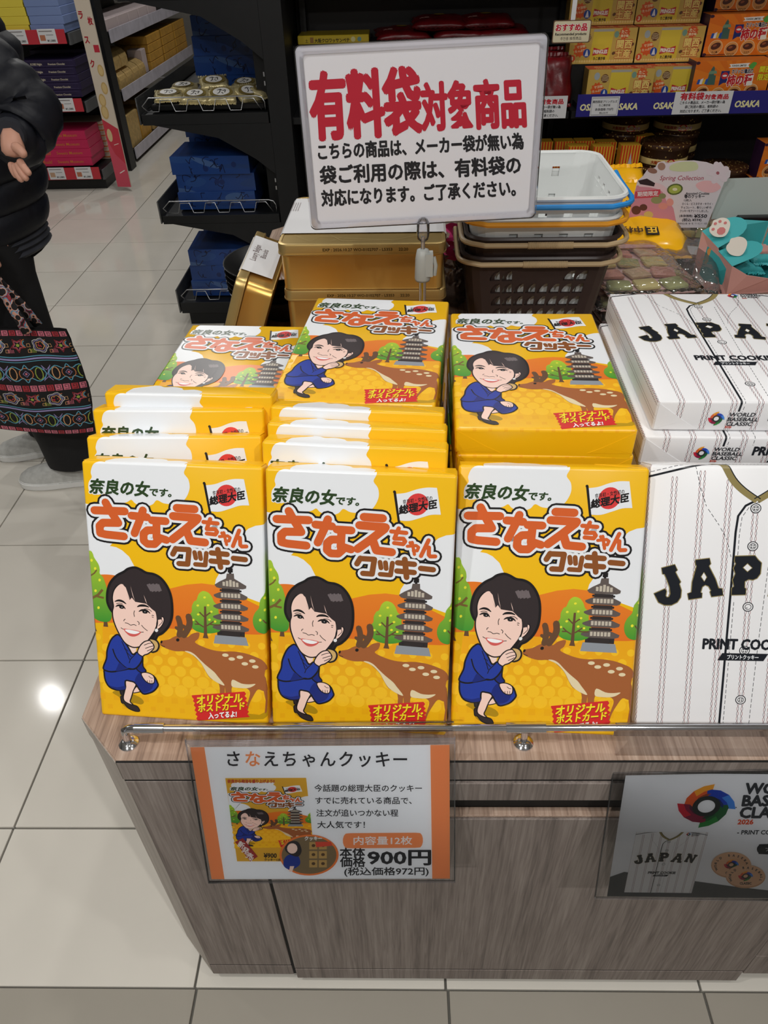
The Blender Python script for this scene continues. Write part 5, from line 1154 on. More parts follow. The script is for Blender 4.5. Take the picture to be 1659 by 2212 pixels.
# gold crisps gift boxes
def gold_art(W=25.4, H=11.7):
    a = Art(); GD = (206, 172, 84); B = (58, 40, 24)
    a.poly([(0, 0), (W, 0), (W, H), (0, H)], GD, 0); a.poly([(0, 0), (W, 0), (W, 1.1), (0, 1.1)], (224, 186, 96), 1)
    for k in range(26): a.ell((.6 + k * .98, .9), .36, .42, (236, 206, 132), 2, n=8)
    a.poly([(8.2, .7), (16.0, .7), (16.4, 11.0), (8.8, 11.0)], (226, 198, 62), 2); a.poly([(8.6, 10.6), (16.5, 10.6), (16.5, 11.4), (8.7, 11.4)], (176, 172, 160), 3)
    a.poly([(9.4, 5.4), (12.4, 4.6), (15.2, 5.4), (15.0, 2.7), (12.2, 3.3), (9.2, 2.7)], (198, 40, 46), 3); a.text('PRINGLES', 9.5, 3.4, 1.75, (246, 240, 226), 4, bold=.04, w=5.3)
    a.text('たこ焼き味', 9.8, 1.3, 1.15, B, 3, bold=.035, w=4.6)
    def burst(cx, cy, r, c, lv): a.poly([(cx + (r if k % 2 else r * .78) * math.cos(k * PI / 11), cy + (r if k % 2 else r * .78) * math.sin(k * PI / 11)) for k in range(22)], c, lv)
    burst(4.1, 4.8, 2.7, (220, 92, 34), 2); a.text('マヨ味', 2.9, 5.2, 1.1, (240, 216, 170), 3, bold=.03, rot=8); a.text('たっぷり!', 2.4, 3.8, 1.0, (240, 216, 170), 3, bold=.03, rot=8)
    a.ell((6.9, 3.6), 1.35, 1.45, (34, 74, 160), 3, n=18); a.poly([(6.2, 2.6), (6.8, 4.7), (7.1, 4.7), (7.6, 2.6)], (226, 226, 230), 4); a.ell((1.5, 1.9), 1.2, 1.2, (212, 78, 40), 3, n=16); a.text('3', 1.15, 1.3, 1.7, (244, 230, 200), 4, bold=.04)
    a.ell((6.5, 8.6), 1.5, 1.5, (112, 72, 38), 2, n=18)
    for k in range(4): a.line([(5.3, 9.3 - k * .55), (6.4, 9.6 - k * .5), (7.8, 9.2 - k * .5)], .16, (226, 206, 160), 3)
    a.ell((3.4, 9.4), 1.1, 1.3, (168, 176, 178), 2, n=14); a.ell((17.6, 9.6), .9, 1.1, (122, 160, 140), 2, n=14)
    burst(20.6, 9.9, 2.2, (216, 88, 36), 2); a.text('たこ', 19.3, 9.9, 1.3, (246, 226, 180), 3, bold=.03); a.text('焼き味', 19.2, 8.7, 1.0, (246, 226, 180), 3, bold=.03)
    for t, x, y in (('関西', 18.2, 5.2), ('土産', 18.0, 2.0)):
        a.text(t, x, y, 3.1, (186, 44, 40), 4, bold=.09, res=1); a.text(t, x, y, 3.1, (240, 214, 120), 5, bold=.03)
    for cx, cy in ((17.4, 3.4), (24.2, 6.2), (23.9, 3.6)): a.ell((cx, cy), .7, .55, (104, 70, 40), 2, rot=30, n=10)
    return a
M['gold_card'] = mat('gold_foil_card', (196, 158, 76), .3, .6, noise=.08, nscale=9)
me_g = gold_art().bake('front_print', flat(y=-.0004), ink_mat('gold_ink', .3, .6))
me_gb = bpy.data.meshes.new('carton_body'); b = box_bm(0, .254, 0, .085, 0, .117, .0015, 1); b.to_mesh(me_gb); b.free(); me_gb.materials.append(M['gold_card'])
me_gt = Art(); me_gt.poly([(0, 0), (25.4, 0), (25.4, 8.5), (0, 8.5)], (196, 76, 44), 0)
for x in (3, 11, 19): me_gt.text('PRINGLES', x, 1.2, 1.5, (230, 190, 120), 1, bold=.03); me_gt.text('関西土産', x, 4.4, 1.6, (236, 200, 120), 1, bold=.03)
me_gt = me_gt.bake('top_print', lambda x, y, h: Vector((x * .01, y * .01, .1172 + h)), M['ink_matte'])
gp = None; gg = 'gold crisps gift boxes on the wall shelf'
def gold(x, y, z, rz, lb):
    global gp
    if gp is None:
        gp = empty('snack_gift_box', lb, 'box', (x, y, z), (0, 0, rz), gg); obj('carton_body', me_gb, None, gp); obj('front_print', me_g, None, gp); obj('top_print', me_gt, None, gp); KIDS[gp.name] = list(gp.children); return gp
    o = gp.copy(); COL.objects.link(o); o.location = (x, y, z); o.rotation_euler = (0, 0, rz); o['label'] = lb
    for ch in KIDS[gp.name]: c = ch.copy(); COL.objects.link(c); c.parent = o
zs = .861
gold(.738, 3.262, zs + .020, 0, 'gold crisps gift box in the front row, second from the left'); gold(.985, 3.30, zs + .020, -.0, 'gold crisps gift box in the front row, beside the orange boxes')
gold(.683, 3.33, zs + .020, .0, 'gold crisps gift box in the front row, leftmost and partly covered') if False else None
sbox('riser', 'black_metal', .71, 1.40, 3.25, 3.46, .860, .8805, ws)
gold(.672, 3.36, zs + .0255 + .117, 0, 'gold crisps gift box in the middle row, under the recommendation sign'); gold(.932, 3.36, zs + .0255 + .117, 0, 'gold crisps gift box in the middle row, right one')
sbox('riser', 'black_metal', .68, 1.19, 3.36, 3.47, .860, 1.003, ws)
gold(.672, 3.44, 1.1225, 0, 'gold crisps gift box in the dim top row, left one'); gold(.930, 3.44, 1.1225, 0, 'gold crisps gift box in the dim top row, right one')
sbox('riser', 'black_metal', .68, 1.19, 3.46, 3.55, .999, 1.122, ws) if False else None
# orange rice cracker boxes
def kaki_art(W=29, H=13.6):
    a = Art(); OG = (236, 128, 30)
    a.poly([(0, 0), (W, 0), (W, H), (0, H)], OG, 0)
    for k in range(0, 24, 2):
        t0, t1 = k * PI / 12, (k + 1) * PI / 12; a.poly([(15, 7), (15 + 30 * math.cos(t0), 7 + 30 * math.sin(t0)), (15 + 30 * math.cos(t1), 7 + 30 * math.sin(t1))], (228, 114, 24), .6)
    a.poly([(5.2, 5.6), (8.6, 5.6), (8.4, 8.8), (7.6, 8.9), (7.4, 11.2), (6.8, 12.0), (6.2, 11.0), (5.6, 8.8)], (70, 104, 92), 2); a.poly([(5.3, 9.2), (8.6, 9.4), (8.2, 10.4), (5.8, 10.3)], (120, 150, 120), 3)
    for k, c in enumerate(((40, 84, 170), (230, 230, 236), (230, 190, 60), (40, 84, 170))): a.poly([(1.6 + k * 1.0, 5.9), (2.6 + k, 5.9), (2.9 + k, 7.6 + .4 * (k % 2)), (1.9 + k, 7.5)], c, 2 + .3 * k)
    a.poly([(10.2, 5.2), (11.8, 6.2), (13.4, 6.2), (13.4, 10.2), (10.2, 10.2)], (36, 46, 116), 2); a.ell((11.8, 8.6), 1.3, 1.2, (206, 44, 48), 3, n=16); a.ell((11.8, 8.6), .9, .35, WHT, 4, n=12)
    a.poly([(12.6, 11.2), (13.4, 11.7), (12.6, 12.4), (20.4, 12.7), (19.8, 12.0), (20.4, 11.3)], (246, 242, 236), 2); a.text('KANSAI LIMITED', 13.8, 11.6, .85, (60, 60, 50), 3, bold=.03, w=5.4); a.poly(crom([(20.2, 11.5), (21.4, 12.9), (22.9, 12.6), (22.4, 11.4), (21.6, 10.6)]), (90, 170, 70), 3)
    a.text('カリッと!亀田の', 14.2, 9.4, 1.6, (246, 242, 236), 3, bold=.08, w=8, res=1); a.text('カリッと!亀田の', 14.2, 9.4, 1.6, (34, 34, 60), 4.2, bold=.03, w=8)
    a.text('柿の種', 13.2, 5.4, 4.0, (246, 240, 226), 4, bold=.08, w=9.6, res=1, rot=2); a.text('柿の種', 13.2, 5.4, 4.0, (202, 30, 42), 5.4, bold=.035, w=9.6, rot=2)
    for t, y in (('関西', 9.6), ('限定', 7.0)): a.text(t, 24.6, y, 2.3, (60, 40, 10), 3, bold=.06, res=1); a.text(t, 24.6, y, 2.3, (244, 226, 40), 4, bold=.03)
    for k, (cx, cy) in enumerate(((4.4, 2.9), (10.6, 2.2), (16.8, 2.6), (23.2, 3.2))):
        a.ell((cx, cy), 2.7, 2.5, (240, 206, 156), 3, n=20); a.ell((cx, cy), 2.5, 2.3, (214, 150, 84), 3.6, n=20); a.ell((cx, cy + .4), 1.9, 1.1, (84, 44, 30), 4.4, rot=(18, 10, 0, 14)[k]); a.ell((cx - .4, cy + .6), .8, .4, (150, 84, 54), 5, rot=15, n=10); a.text(('たこ焼', 'スナック', 'ココア', 'ピーナッツ')[k], cx, cy - 1.9, .75, (60, 36, 20), 5, bold=.03, center=True, res=1)
    a.text('16袋', 26.0, .8, 1.6, WHT, 4, bold=.03); a.line([(.4, .4), (10, .5)], .3, (120, 50, 30), 3)
    for p in ((.5, .5), (.6, 13.0), (28.4, 13.0), (28.4, .5)): a.ell(p, .9, .55, (60, 28, 48), 4, n=10)
    return a
me_k = kaki_art().bake('front_print', flat(y=-.0004), M['ink_gloss'], clip=(0, 29, 0, 13.6))
me_kb = bpy.data.meshes.new('carton_body'); b = box_bm(0, .29, 0, .095, 0, .136, .0015, 1); b.to_mesh(me_kb); b.free(); me_kb.materials.append(mat('orange_card', (222, 120, 40), .4))
me_ks = bpy.data.meshes.new('side_label'); b = box_bm(-.0006, 0, .001, .094, .001, .135); b.to_mesh(me_ks); b.free(); me_ks.materials.append(mat('purple_card', (58, 30, 62), .4))
me_ks2 = bpy.data.meshes.new('side_label'); b = box_bm(.29, .2906, .001, .094, .001, .135); b.to_mesh(me_ks2); b.free(); me_ks2.materials.append(bpy.data.materials['purple_card'])
kp = None; gk = 'orange rice cracker boxes on the wall shelf'
def kaki(x, y, z, lb):
    global kp
    if kp is None:
        kp = empty('snack_gift_box', lb, 'box', (x, y, z), (0, 0, 0), gk); obj('carton_body', me_kb, None, kp); obj('front_print', me_k, None, kp); obj('side_label', me_ks, None, kp); obj('side_label', me_ks2, None, kp); KIDS[kp.name] = list(kp.children); return
    o = kp.copy(); COL.objects.link(o); o.location = (x, y, z); o['label'] = lb
    for ch in KIDS[kp.name]: c = ch.copy(); COL.objects.link(c); c.parent = o
kaki(1.143, 3.258, .8815, 'orange rice cracker box in the front row above the white notice card'); kaki(1.443, 3.27, .8815, 'orange rice cracker box in the front row at the right picture edge')
kaki(1.195, 3.362, 1.0195, 'orange rice cracker box in the second row, left one'); kaki(1.49, 3.362, 1.0195, 'orange rice cracker box in the second row, at the right edge')
kaki(1.23, 3.44, 1.158, 'orange rice cracker box in the dim top row'); sbox('riser', 'black_metal', 1.20, 1.93, 3.36, 3.56, .860, 1.0185, ws)
sbox('riser', 'black_metal', 1.20, 1.93, 3.46, 3.56, 1.0185, 1.157, ws)
sbox('riser', 'black_metal', .68, 1.19, 3.45, 3.56, 1.003, 1.1215, ws)
kaki(1.46, 3.20, .4635, 'orange rice cracker box on the lower shelf, at the right edge'); kaki(1.47, 3.21, .6, 'orange rice cracker box on the lower shelf, upper one of the pair')
# red packets and the yellow box of the left bay
M['red_bag'] = mat('red_foil_bag', (104, 14, 22), .3, noise=.35, nscale=22, bump=.5)
gr = 'red snack packets on the wall shelf'
for k, (x, z, rz, lb) in enumerate(((.02, 1.079, .1, 'leftmost red packet in the dim upper bay'), (.26, 1.079, -.05, 'red packet lying in the dim upper bay, behind the sign top'), (.42, 1.079, .05, 'rightmost red packet in the dim upper bay'), (.17, 1.115, 0, 'red packet on top of the pile in the dim upper bay, left'), (.36, 1.115, .08, 'red packet on top of the pile in the dim upper bay, right'))):
    o = empty('snack_packet', lb, 'packet', (x, 3.55, z), (.12, 0, rz), gr); obj('packet_film', packet(.22, .15, .04, 60 + k), M['red_bag'], o)
    a = Art(); a.ell((0, 2), 2.2, 1.0, (150, 120, 40), 0); a.text('大阪', -8, -3, 2, (214, 160, 150), 0, bold=.03); pz = packet_z(.22, .15, .04)
    obj('packet_print', a.bake('packet_print', lambda x, y, h, pz=pz: Vector((x * .01, y * .01, pz(x * .01, y * .01) * 1.08 + .001 + h)), M['ink_gloss']), None, o)
for k, (x, y, z, tx) in enumerate(((.600, 3.34, .861, 1.15), (.585, 3.40, .875, 1.0))):
    o = obj('snack_packet', packet(.17, .17, .05, 70 + k), M['red_bag'], None, (x, y, z + .085), (tx, 0, .1)); tag(o, ('red snack packet standing right of the notice board edge, front one', 'red snack packet standing behind the front one, right of the notice board')[k], 'packet', gr)
o = empty('castella_box', 'flat yellow cake box lying in the dim bay left above the notice board', 'box', (-.40, 3.46, 1.079)); obj('carton_body', box_bm(0, .286, 0, .16, 0, .030, .002, 1), mat('yellow_card', (196, 170, 40), .4), o)
a = Art(); a.text('大阪クロワッサンペテ', 6.8, .7, 1.5, (60, 52, 24), 0, bold=.03, w=14); a.ell((22.3, 1.5), .9, .9, (214, 206, 150), 0); a.ell((24.8, 1.5), .8, .8, (110, 150, 150), 0); a.poly([(5, .5), (6.4, .5), (6.4, 2.4), (5, 2.4)], (150, 110, 60), 0); a.text('土', 3.0, .7, 1.4, (60, 52, 24), 0)
obj('side_print', a.bake('side_print', flat(y=-.0004), M['ink_matte']), None, o)
# lower shelf: striped boxes and dotted tins
me_st = Art()
for k in range(7): me_st.poly([(k * 1.15, 0), (k * 1.15 + .55, 0), (k * 1.15 + .55, 26.2), (k * 1.15, 26.2)], (214, 60, 34), 0)
me_st.poly([(3.1, 1), (5.2, 1), (4.9, 6), (5.6, 9), (4.9, 10), (4.6, 14), (5.2, 19), (4.2, 23.5), (3.2, 17), (3.7, 14), (3.4, 10), (2.6, 9), (3.3, 6)], (196, 190, 186), 1); me_st.poly([(3.6, 2), (4.7, 2), (4.4, 9), (4.2, 15), (3.9, 9)], (110, 104, 104), 2)
me_st = me_st.bake('front_print', flat(y=-.0004), M['ink_gloss'])
me_sb = bpy.data.meshes.new('carton_body'); b = box_bm(0, .08, 0, .06, 0, .262, .001, 1); b.to_mesh(me_sb); b.free(); me_sb.materials.append(mat('amber_card', (226, 172, 52), .4))
gs = 'striped tower snack boxes on the lower wall shelf'
spots = [(.66, 3.36, 0), (.745, 3.36, 0), (.83, 3.33, 0), (.915, 3.27, 0), (.70, 3.27, 0), (.80, 3.26, 0), (1.015, 3.42, 0), (.57, 3.36, 0), (.48, 3.36, 0)]
nm = ['behind the baskets, leftmost pair', 'behind the baskets, second', 'third from the left', 'at the front right, showing its grey tower', 'in front, left', 'in front, middle', 'far right beside the dotted tins', 'hidden at the left', 'farthest left']
for k, (x, y, rz) in enumerate(spots):
    o = empty('snack_box', 'yellow and red striped tower snack box ' + nm[k], 'box', (x, y, .4625), (0, 0, rz), gs); obj('carton_body', me_sb, None, o); obj('front_print', me_st, None, o)
M['dotted'] = mat('dotted_brown_tin', (70, 42, 24), .35)
_nt = M['dotted'].node_tree; _v = _nt.nodes.new('ShaderNodeTexVoronoi'); _v.inputs['Scale'].default_value = 70; _t = _nt.nodes.new('ShaderNodeTexCoord'); _c = _nt.nodes.new('ShaderNodeValToRGB'); _c.color_ramp.elements[0].position = .18; _c.color_ramp.elements[1].position = .24
_c.color_ramp.elements[0].color = (*lin((214, 178, 104)), 1); _c.color_ramp.elements[1].color = (*lin((70, 42, 24)), 1); _nt.links.new(_t.outputs['Object'], _v.inputs['Vector']); _nt.links.new(_v.outputs['Distance'], _c.inputs[0]); _nt.links.new(_c.outputs[0], _nt.nodes['Principled BSDF'].inputs['Base Color'])
bm = bmesh.new(); lathe(bm, [(.096, 0), (.098, .002), (.098, .066), (.100, .067), (.101, .084), (.098, .087), (.02, .0875)], 36); me_can = bpy.data.meshes.new('tin_body'); bm.to_mesh(me_can); bm.free(); me_can.materials.append(M['dotted'])
bm = bmesh.new(); lathe(bm, [(.0984, .012), (.0988, .013), (.0988, .034), (.0984, .035)], 36); me_band = bpy.data.meshes.new('cream_band'); bm.to_mesh(me_band); bm.free(); me_band.materials.append(mat('cream_band', (222, 196, 128), .4))
a = Art(); a.poly(crom([(-1.6, .2), (-1.2, 2.2), (1.2, 2.2), (1.6, .2)]), (210, 30, 40), 0); a.text('たこやき', -2, .4, 1.5, (220, 60, 70), 1, bold=.08, w=6, res=1); a.text('たこやき', -2, .4, 1.5, WHT, 2, bold=.02, w=6); a.text('大阪限定', -8, .6, 1.3, (170, 60, 20), 1, bold=.05, w=5.5)
me_cl = a.bake('band_print', lambda x, y, h: Vector(((.0992 + h) * math.sin(x / 9.9), -(.0992 + h) * math.cos(x / 9.9), .012 + y * .01)), M['ink_gloss'])
gcn = 'dotted brown round tins on the lower wall shelf'
for k, (x, y, z, lb) in enumerate(((1.11, 3.33, 0, 'bottom of the left pile'), (1.11, 3.33, 1, 'in the middle of the left pile'), (1.112, 3.335, 2, 'topmost of the left pile, above the spring card'), (1.36, 3.30, 0, 'bottom of the right pile'), (1.36, 3.30, 1, 'topmost of the right front pile'), (1.21, 3.53, 2, 'upper one of the rear pile'), (1.21, 3.53, 3, 'topmost of the rear pile'), (1.21, 3.53, 1, 'low in the rear pile'), (1.21, 3.53, 0, 'lowest in the rear pile'), (.99, 3.54, 2, 'in the dim rear left pile'), (.99, 3.54, 3, 'topmost of the dim rear left pile'), (.99, 3.54, 1, 'low in the dim rear left pile'), (.99, 3.54, 0, 'lowest in the dim rear left pile'))):
    o = empty('snack_tin', 'round dotted brown snack tin, ' + lb, 'tin', (x, y, .4625 + z * .0882), (0, 0, .05 * (k % 3) - .05), gcn); obj('tin_body', me_can, None, o, smooth=False); obj('cream_band', me_band, None, o); obj('band_print', me_cl, None, o)
# ------------------------------------------------------------------ black stand with blue boxes
bs = empty('shelving_unit', 'black metal shelving with wire end fences holding blue boxes', 'shelf', (-1.02, 3.2, 0))
def lb_(name, m, x0, x1, y0, y1, z0, z1, bev=.001): return obj(name, box_bm(x0 + 1.02, x1 + 1.02, y0 - 3.2, y1 - 3.2, z0, z1, bev, 1), M[m] if isinstance(m, str) else m, bs)
lb_('base_plinth', 'black_metal', -.985, -.51, 3.22, 4.4, .0, .062); lb_('mid_panel', 'black_metal', -.560, -.507, 3.30, 4.4, .05, 2.1)
M['clear_rail'] = film_mat('clear_price_rail', (216, 222, 228), .14, .10)
for z, zt in ((.062, .118), (.467, .505), (.850, .892), (1.255, 1.295)):
    lb_('shelf_board', 'black_metal', -1.012, -.51, 3.2, 4.4, z, zt - .004); lb_('front_rail', 'clear_rail', -1.024, -1.018, 3.2, 4.4, z + .002, zt + .055)
    if z > .1:
        bm = prism_bm([(.05, z), (.515, z), (.515, z - .19), (.44, z - .13), (.30, z - .05)], 0, .006, 'Y'); obj('bracket', bm, M['black_metal'], bs)
    if z < 1.2:
        bm = bmesh.new(); x0, x1 = .035, .500; zb, zz = zt + .004, zt + .052; y = .012
        tube(bm, [(x0, y, zb), (x0 - .02, y, zb + .02), (x0 + .012, y, zz), (x1 - .03, y, zz), (x1 - .01, y, zz - .006), (x1, y, zz - .022), (x1, y, zb)], .0026, 6)
        obj('wire_fence', bm, M['steel'], bs); bm = bmesh.new(); p = []; n = 4; L = (x1 - x0 - .03) / n
        for k in range(n):
            s = x0 + .0 + k * L; p += [(s, y, zb), (s + L * .40, y, zb), (s + L * .52, y, zz - .008), (s + L * .88, y, zz - .008)]
        p += [(x0 + n * L + .015, y, zb)]; tube(bm, p, .0021, 6); obj('wire_zigzag', bm, M['steel'], bs)
for z in (.17, .60, .98, 1.38):
    for k in range(2): obj('hook', box_bm(.508, .513, -.002, .004, z + k * .03, z + .015 + k * .03), M['steel'], bs)
def blue_art(seed, W=33, H=7.0):
    r_ = random.Random(seed); a = Art(); a.poly([(0, 0), (W, 0), (W, H), (0, H)], (30, 66, 132), 0)
    for k in range(3): a.poly(crom([(r_.uniform(-2, W), r_.uniform(-1, 5)) for _ in range(5)]), ((64, 110, 180), (90, 130, 190), (46, 92, 170))[k], 1) if False else a.ell((r_.uniform(0, W), r_.uniform(0, H)), r_.uniform(3, 7), r_.uniform(1, 2.5), ((40, 76, 138), (70, 100, 150), (34, 66, 124))[k], 1 + k * .5, rot=r_.uniform(-20, 20))
    for k in range(7):
        x, y = r_.uniform(2, W - 6), r_.uniform(1, H - 1); pts = [(x, y)]
        for j in range(5): x += r_.uniform(-.5, 1.6); y = min(H - .3, max(.3, y + r_.uniform(-2.2, 2.2))); pts.append((x, y))
        a.line(pts, .3, (10, 20, 56), 3, smooth=True)
    for k in range(2): a.ell((r_.uniform(3, W - 3), r_.uniform(2, H - 2)), 1.1, 1.1, (26, 46, 100), 3, n=14); 
    return a
M['blue_card'] = mat('navy_blue_card', (34, 70, 138), .32, noise=.2, nscale=9)
me_bb = bpy.data.meshes.new('carton_body'); b = box_bm(0, .33, 0, .26, 0, .0705, .002, 1); b.to_mesh(me_bb); b.free(); me_bb.materials.append(M['blue_card'])
bprints = []
for sd in (1, 2, 3): bprints.append(blue_art(sd).bake('front_print', lambda x, y, h: Vector((x * .01, -.0004 - h, y * .01)) if y <= 7.0 else Vector((x * .01, 0, .07)), M['ink_gloss'], clip=(0, 33, 0, 7.0)))
gbb = 'navy blue patterned gift boxes on the black shelving'
bl = [(-.955, 3.262, .121, 3, 'lower'), (-.945, 3.262, .508, 3, 'middle'), (-.85, 3.56, .895, 4, 'upper'), (-.95, 3.60, .508, 5, 'middle rear'), (-.95, 3.62, .121, 4, 'lower rear')]
for bi, (x, y, z, n, w_) in enumerate(bl):
    for k in range(n):
        pos = 'topmost of the pile' if k == n - 1 else ('lowest of the pile' if k == 0 else ('second from the bottom' if k == 1 else 'second from the top' if k == n - 2 else 'in the middle of the pile'))
        if w_ == 'upper' and n == 4 and k == 2: pos = 'third from the bottom'
        o = empty('gift_box', 'navy blue patterned gift box on the %s shelf, %s' % (w_, pos), 'box', (x + .006 * ((k * 7 + bi) % 3 - 1), y + .004 * (k % 2), z + k * .0708), (0, 0, .02 * ((k + bi) % 3 - 1)), gbb)
        obj('carton_body', me_bb, None, o); obj('front_print', bprints[(k + bi) % 3], None, o)
# open tray with wrapped cakes on the upper shelf
tr = obj('display_tray', box_bm(-.40, .05, -.13, .12, 0, .022, .004, 1), M['black_plastic'], None, (-.575, 3.36, .894)); tag(tr, 'shallow black tray under the wrapped cakes on the upper shelf', 'tray')
M['champagne'] = mat('champagne_foil', (214, 200, 152), .3, .4, noise=.2, nscale=60, bump=.4)
gw = 'wrapped cakes heaped in the black tray'
for k, (x, y, z, rz, tx, lb) in enumerate(((-.915, 3.30, .922, .2, .25, 'leftmost, its round white seal turned up'), (-.80, 3.275, .922, -.1, .35, 'front, second from the left'), (-.695, 3.27, .926, .05, .45, 'front middle, lettering facing out'), (-.60, 3.31, .925, .7, .5, 'front right, tilted on its side'), (-.87, 3.38, .935, -.2, .2, 'rear left'), (-.74, 3.36, .955, .3, .4, 'on top of the heap'), (-.62, 3.40, .94, -.4, .3, 'rear right'), (-.55, 3.34, .925, 1.1, .3, 'rightmost, silver and dark'))):
    o = empty('wrapped_cake', 'champagne foil wrapped cake in the heap, ' + lb, 'cake', (x, y, z), (tx, 0, rz), gw); obj('foil', packet(.115, .085, .028, 90 + k, 10), M['champagne'], o)
    a = Art(); a.ell((0, 0), 4.6, 2.9, (126, 110, 60), 0, n=20); a.ell((0, .1), 3.3, 2.3, (232, 230, 226), 1, n=20)
    for l in ([(-1.6, .8), (-.6, 1.2), (.4, .7)], [(-.4, 1.4), (-.6, -.4), (-1.4, -1.2)], [(.6, .4), (1.6, .9), (1.4, -.6)], [(.2, -.4), (.9, -1.3)]): a.line(l, .3, (24, 22, 22), 2, smooth=True)
    pz = packet_z(.115, .085, .028); obj('seal_print', a.bake('seal_print', lambda x, y, h, pz=pz: Vector((x * .01, y * .01, pz(x * .01, y * .01) * 1.10 + .0008 + h)), M['ink_matte']), None, o)

# ------------------------------------------------------------------ far left gondola with red price rails
gn = empty('shelving_unit', 'black gondola with red price rails and magenta boxes, far left', 'shelf', (-2.1, 5.45, 0))
def gb_(name, m, x0, x1, y0, y1, z0, z1, par=None): return obj(name, box_bm(x0 + 2.1, x1 + 2.1, y0 - 5.45, y1 - 5.45, z0, z1, .001, 1), M[m] if isinstance(m, str) else m, par or gn)
M['red_rail'] = mat('red_price_strip', (196, 54, 66), .35); M['grey_metal'] = mat('grey_shelf_metal', (86, 88, 90), .5)
gb_('kick_panel', 'black_metal', -3.2, -2.09, 5.50, 6.05, .0, .075); gb_('back_panel', 'black_metal', -3.2, -2.04, 6.05, 6.08, 0, 2.1); gb_('upright', 'black_metal', -2.075, -2.04, 5.95, 6.05, 0, 2.1)
for z in (.075, .500, .885, 1.33):
    gb_('shelf_board', 'black_metal', -3.2, -2.09, 5.47, 6.05, z + .004, z + .055); gb_('shelf_end', 'grey_metal', -2.095, -2.08, 5.47, 6.03, z - .01, z + .055)
    if z < 1.2:
        rl = gb_('price_rail', 'red_rail', -3.2, -2.10, 5.448, 5.456, z, z + .078)
        for x0, c in ((-2.46, (196, 160, 130)), (-2.27, (190, 120, 90)), (-2.75, (220, 190, 90))):
            pt = gb_('price_tag', 'white_card', x0, x0 + .115, 5.444, 5.446, z + .004, z + .082, rl); a = Art(); a.poly([(1, 1.6), (4.4, 1.6), (4.4, 4.6), (1, 4.6)], c, 0)
            a.line([(1, 6.6), (9.5, 6.6)], .45, (130, 120, 120), 0); a.line([(5.2, 4.6), (9.8, 4.6)], .3, (130, 130, 130), 0); a.text('¥1,080', 5.2, 1.0, 1.6, (60, 60, 60), 0, bold=.02, w=5.2)
            obj('tag_print', a.bake('tag_print', lambda x, y, h, x0=x0, z=z: Vector((x0 + 2.1 + x * .01, -.0065 - h, z + .004 + y * .01)), M['ink_matte']), None, pt)
def stack(label, cat, name, x, y, z, n, w, d, h, m, grp, art=None, jit=.004):
    for k in range(n):
        pos = 'topmost' if k == n - 1 else 'lowest' if k == 0 else 'second from the bottom' if k == 1 else 'second from the top' if k == n - 2 else 'third from the bottom' if k == 2 else 'fourth from the bottom'
        o = empty(name, label + ', ' + pos + ' of its pile', cat, (x + jit * ((k * 5) % 3 - 1), y, z + k * (h + .0006)), (0, 0, 0), grp); obj('carton_body', box_bm(0, w, 0, d, 0, h, .002, 1), M[m], o)
        if art: obj('front_print', art, None, o)
M['magenta'] = mat('magenta_carton', (204, 40, 90), .4); M['night_purple'] = mat('night_purple_carton', (40, 30, 66), .4); M['slate_blue'] = mat('slate_blue_carton', (122, 142, 190), .5); M['lemon'] = mat('lemon_carton', (232, 212, 76), .5)
a = Art(); a.text('KOBE Ruskf', 4, 1.8, 3.0, (206, 130, 50), 0, w=14); a.text('Sweets Museum', 22, 2.0, 2.6, (206, 130, 50), 0, w=18); mg = a.bake('front_print', flat(y=-.0004), M['ink_matte'])
stack('magenta biscuit box, far left bottom shelf', 'box', 'biscuit_box', -2.60, 5.475, .158, 4, .46, .28, .055, 'magenta', 'magenta boxes on the far left gondola', mg)
M['stripe_side'] = mat('striped_side_carton', (226, 206, 186), .5)
for k in range(7):
    o = empty('biscuit_box', 'white and orange edged biscuit box behind the magenta boxes, layer %s' % ('one', 'two', 'three', 'four', 'five', 'six', 'seven')[k], 'box', (-2.62, 5.77, .131 + k * .0352), (0, 0, 0), 'white edged boxes on the far left gondola')
    obj('carton_body', box_bm(0, .50, 0, .24, 0, .034, .001, 1), M['stripe_side'], o); obj('edge_stripe', box_bm(-.001, .501, -.001, .241, .010, .018), mat('orange_stripe', (220, 130, 70), .5) if k == 0 else bpy.data.materials['orange_stripe'], o)
a = Art(); a.text('KOBE Night', 8, 1.3, 1.7, (200, 190, 170), 0, bold=.03, w=7.5); a.text('Premium Chocolat', 19.5, 1.3, 1.5, (200, 190, 170), 0, bold=.03, w=11); a.line([(1.2, .8), (36, .8), (36, 3.6), (1.2, 3.6)], .12, (90, 80, 120), 0, closed=True); npz = a.bake('front_print', flat(y=-.0004), M['ink_matte'])
stack('dark purple chocolate box, far left middle shelf', 'box', 'chocolate_box', -2.47, 5.48, .580, 5, .375, .30, .043, 'night_purple', 'dark purple boxes on the far left gondola', npz)
stack('dark purple chocolate box at the back, far left', 'box', 'chocolate_box', -2.50, 5.785, .556, 6, .40, .25, .043, 'night_purple', 'dark purple boxes on the far left gondola')
stack('slate blue cake box, far left upper shelf', 'box', 'cake_box', -2.31, 5.465, .941, 4, .215, .34, .046, 'slate_blue', 'slate blue boxes on the far left gondola')
stack('lemon yellow cake box, far left upper shelf', 'box', 'cake_box', -2.56, 5.465, .941, 4, .242, .34, .046, 'lemon', 'lemon yellow boxes on the far left gondola')
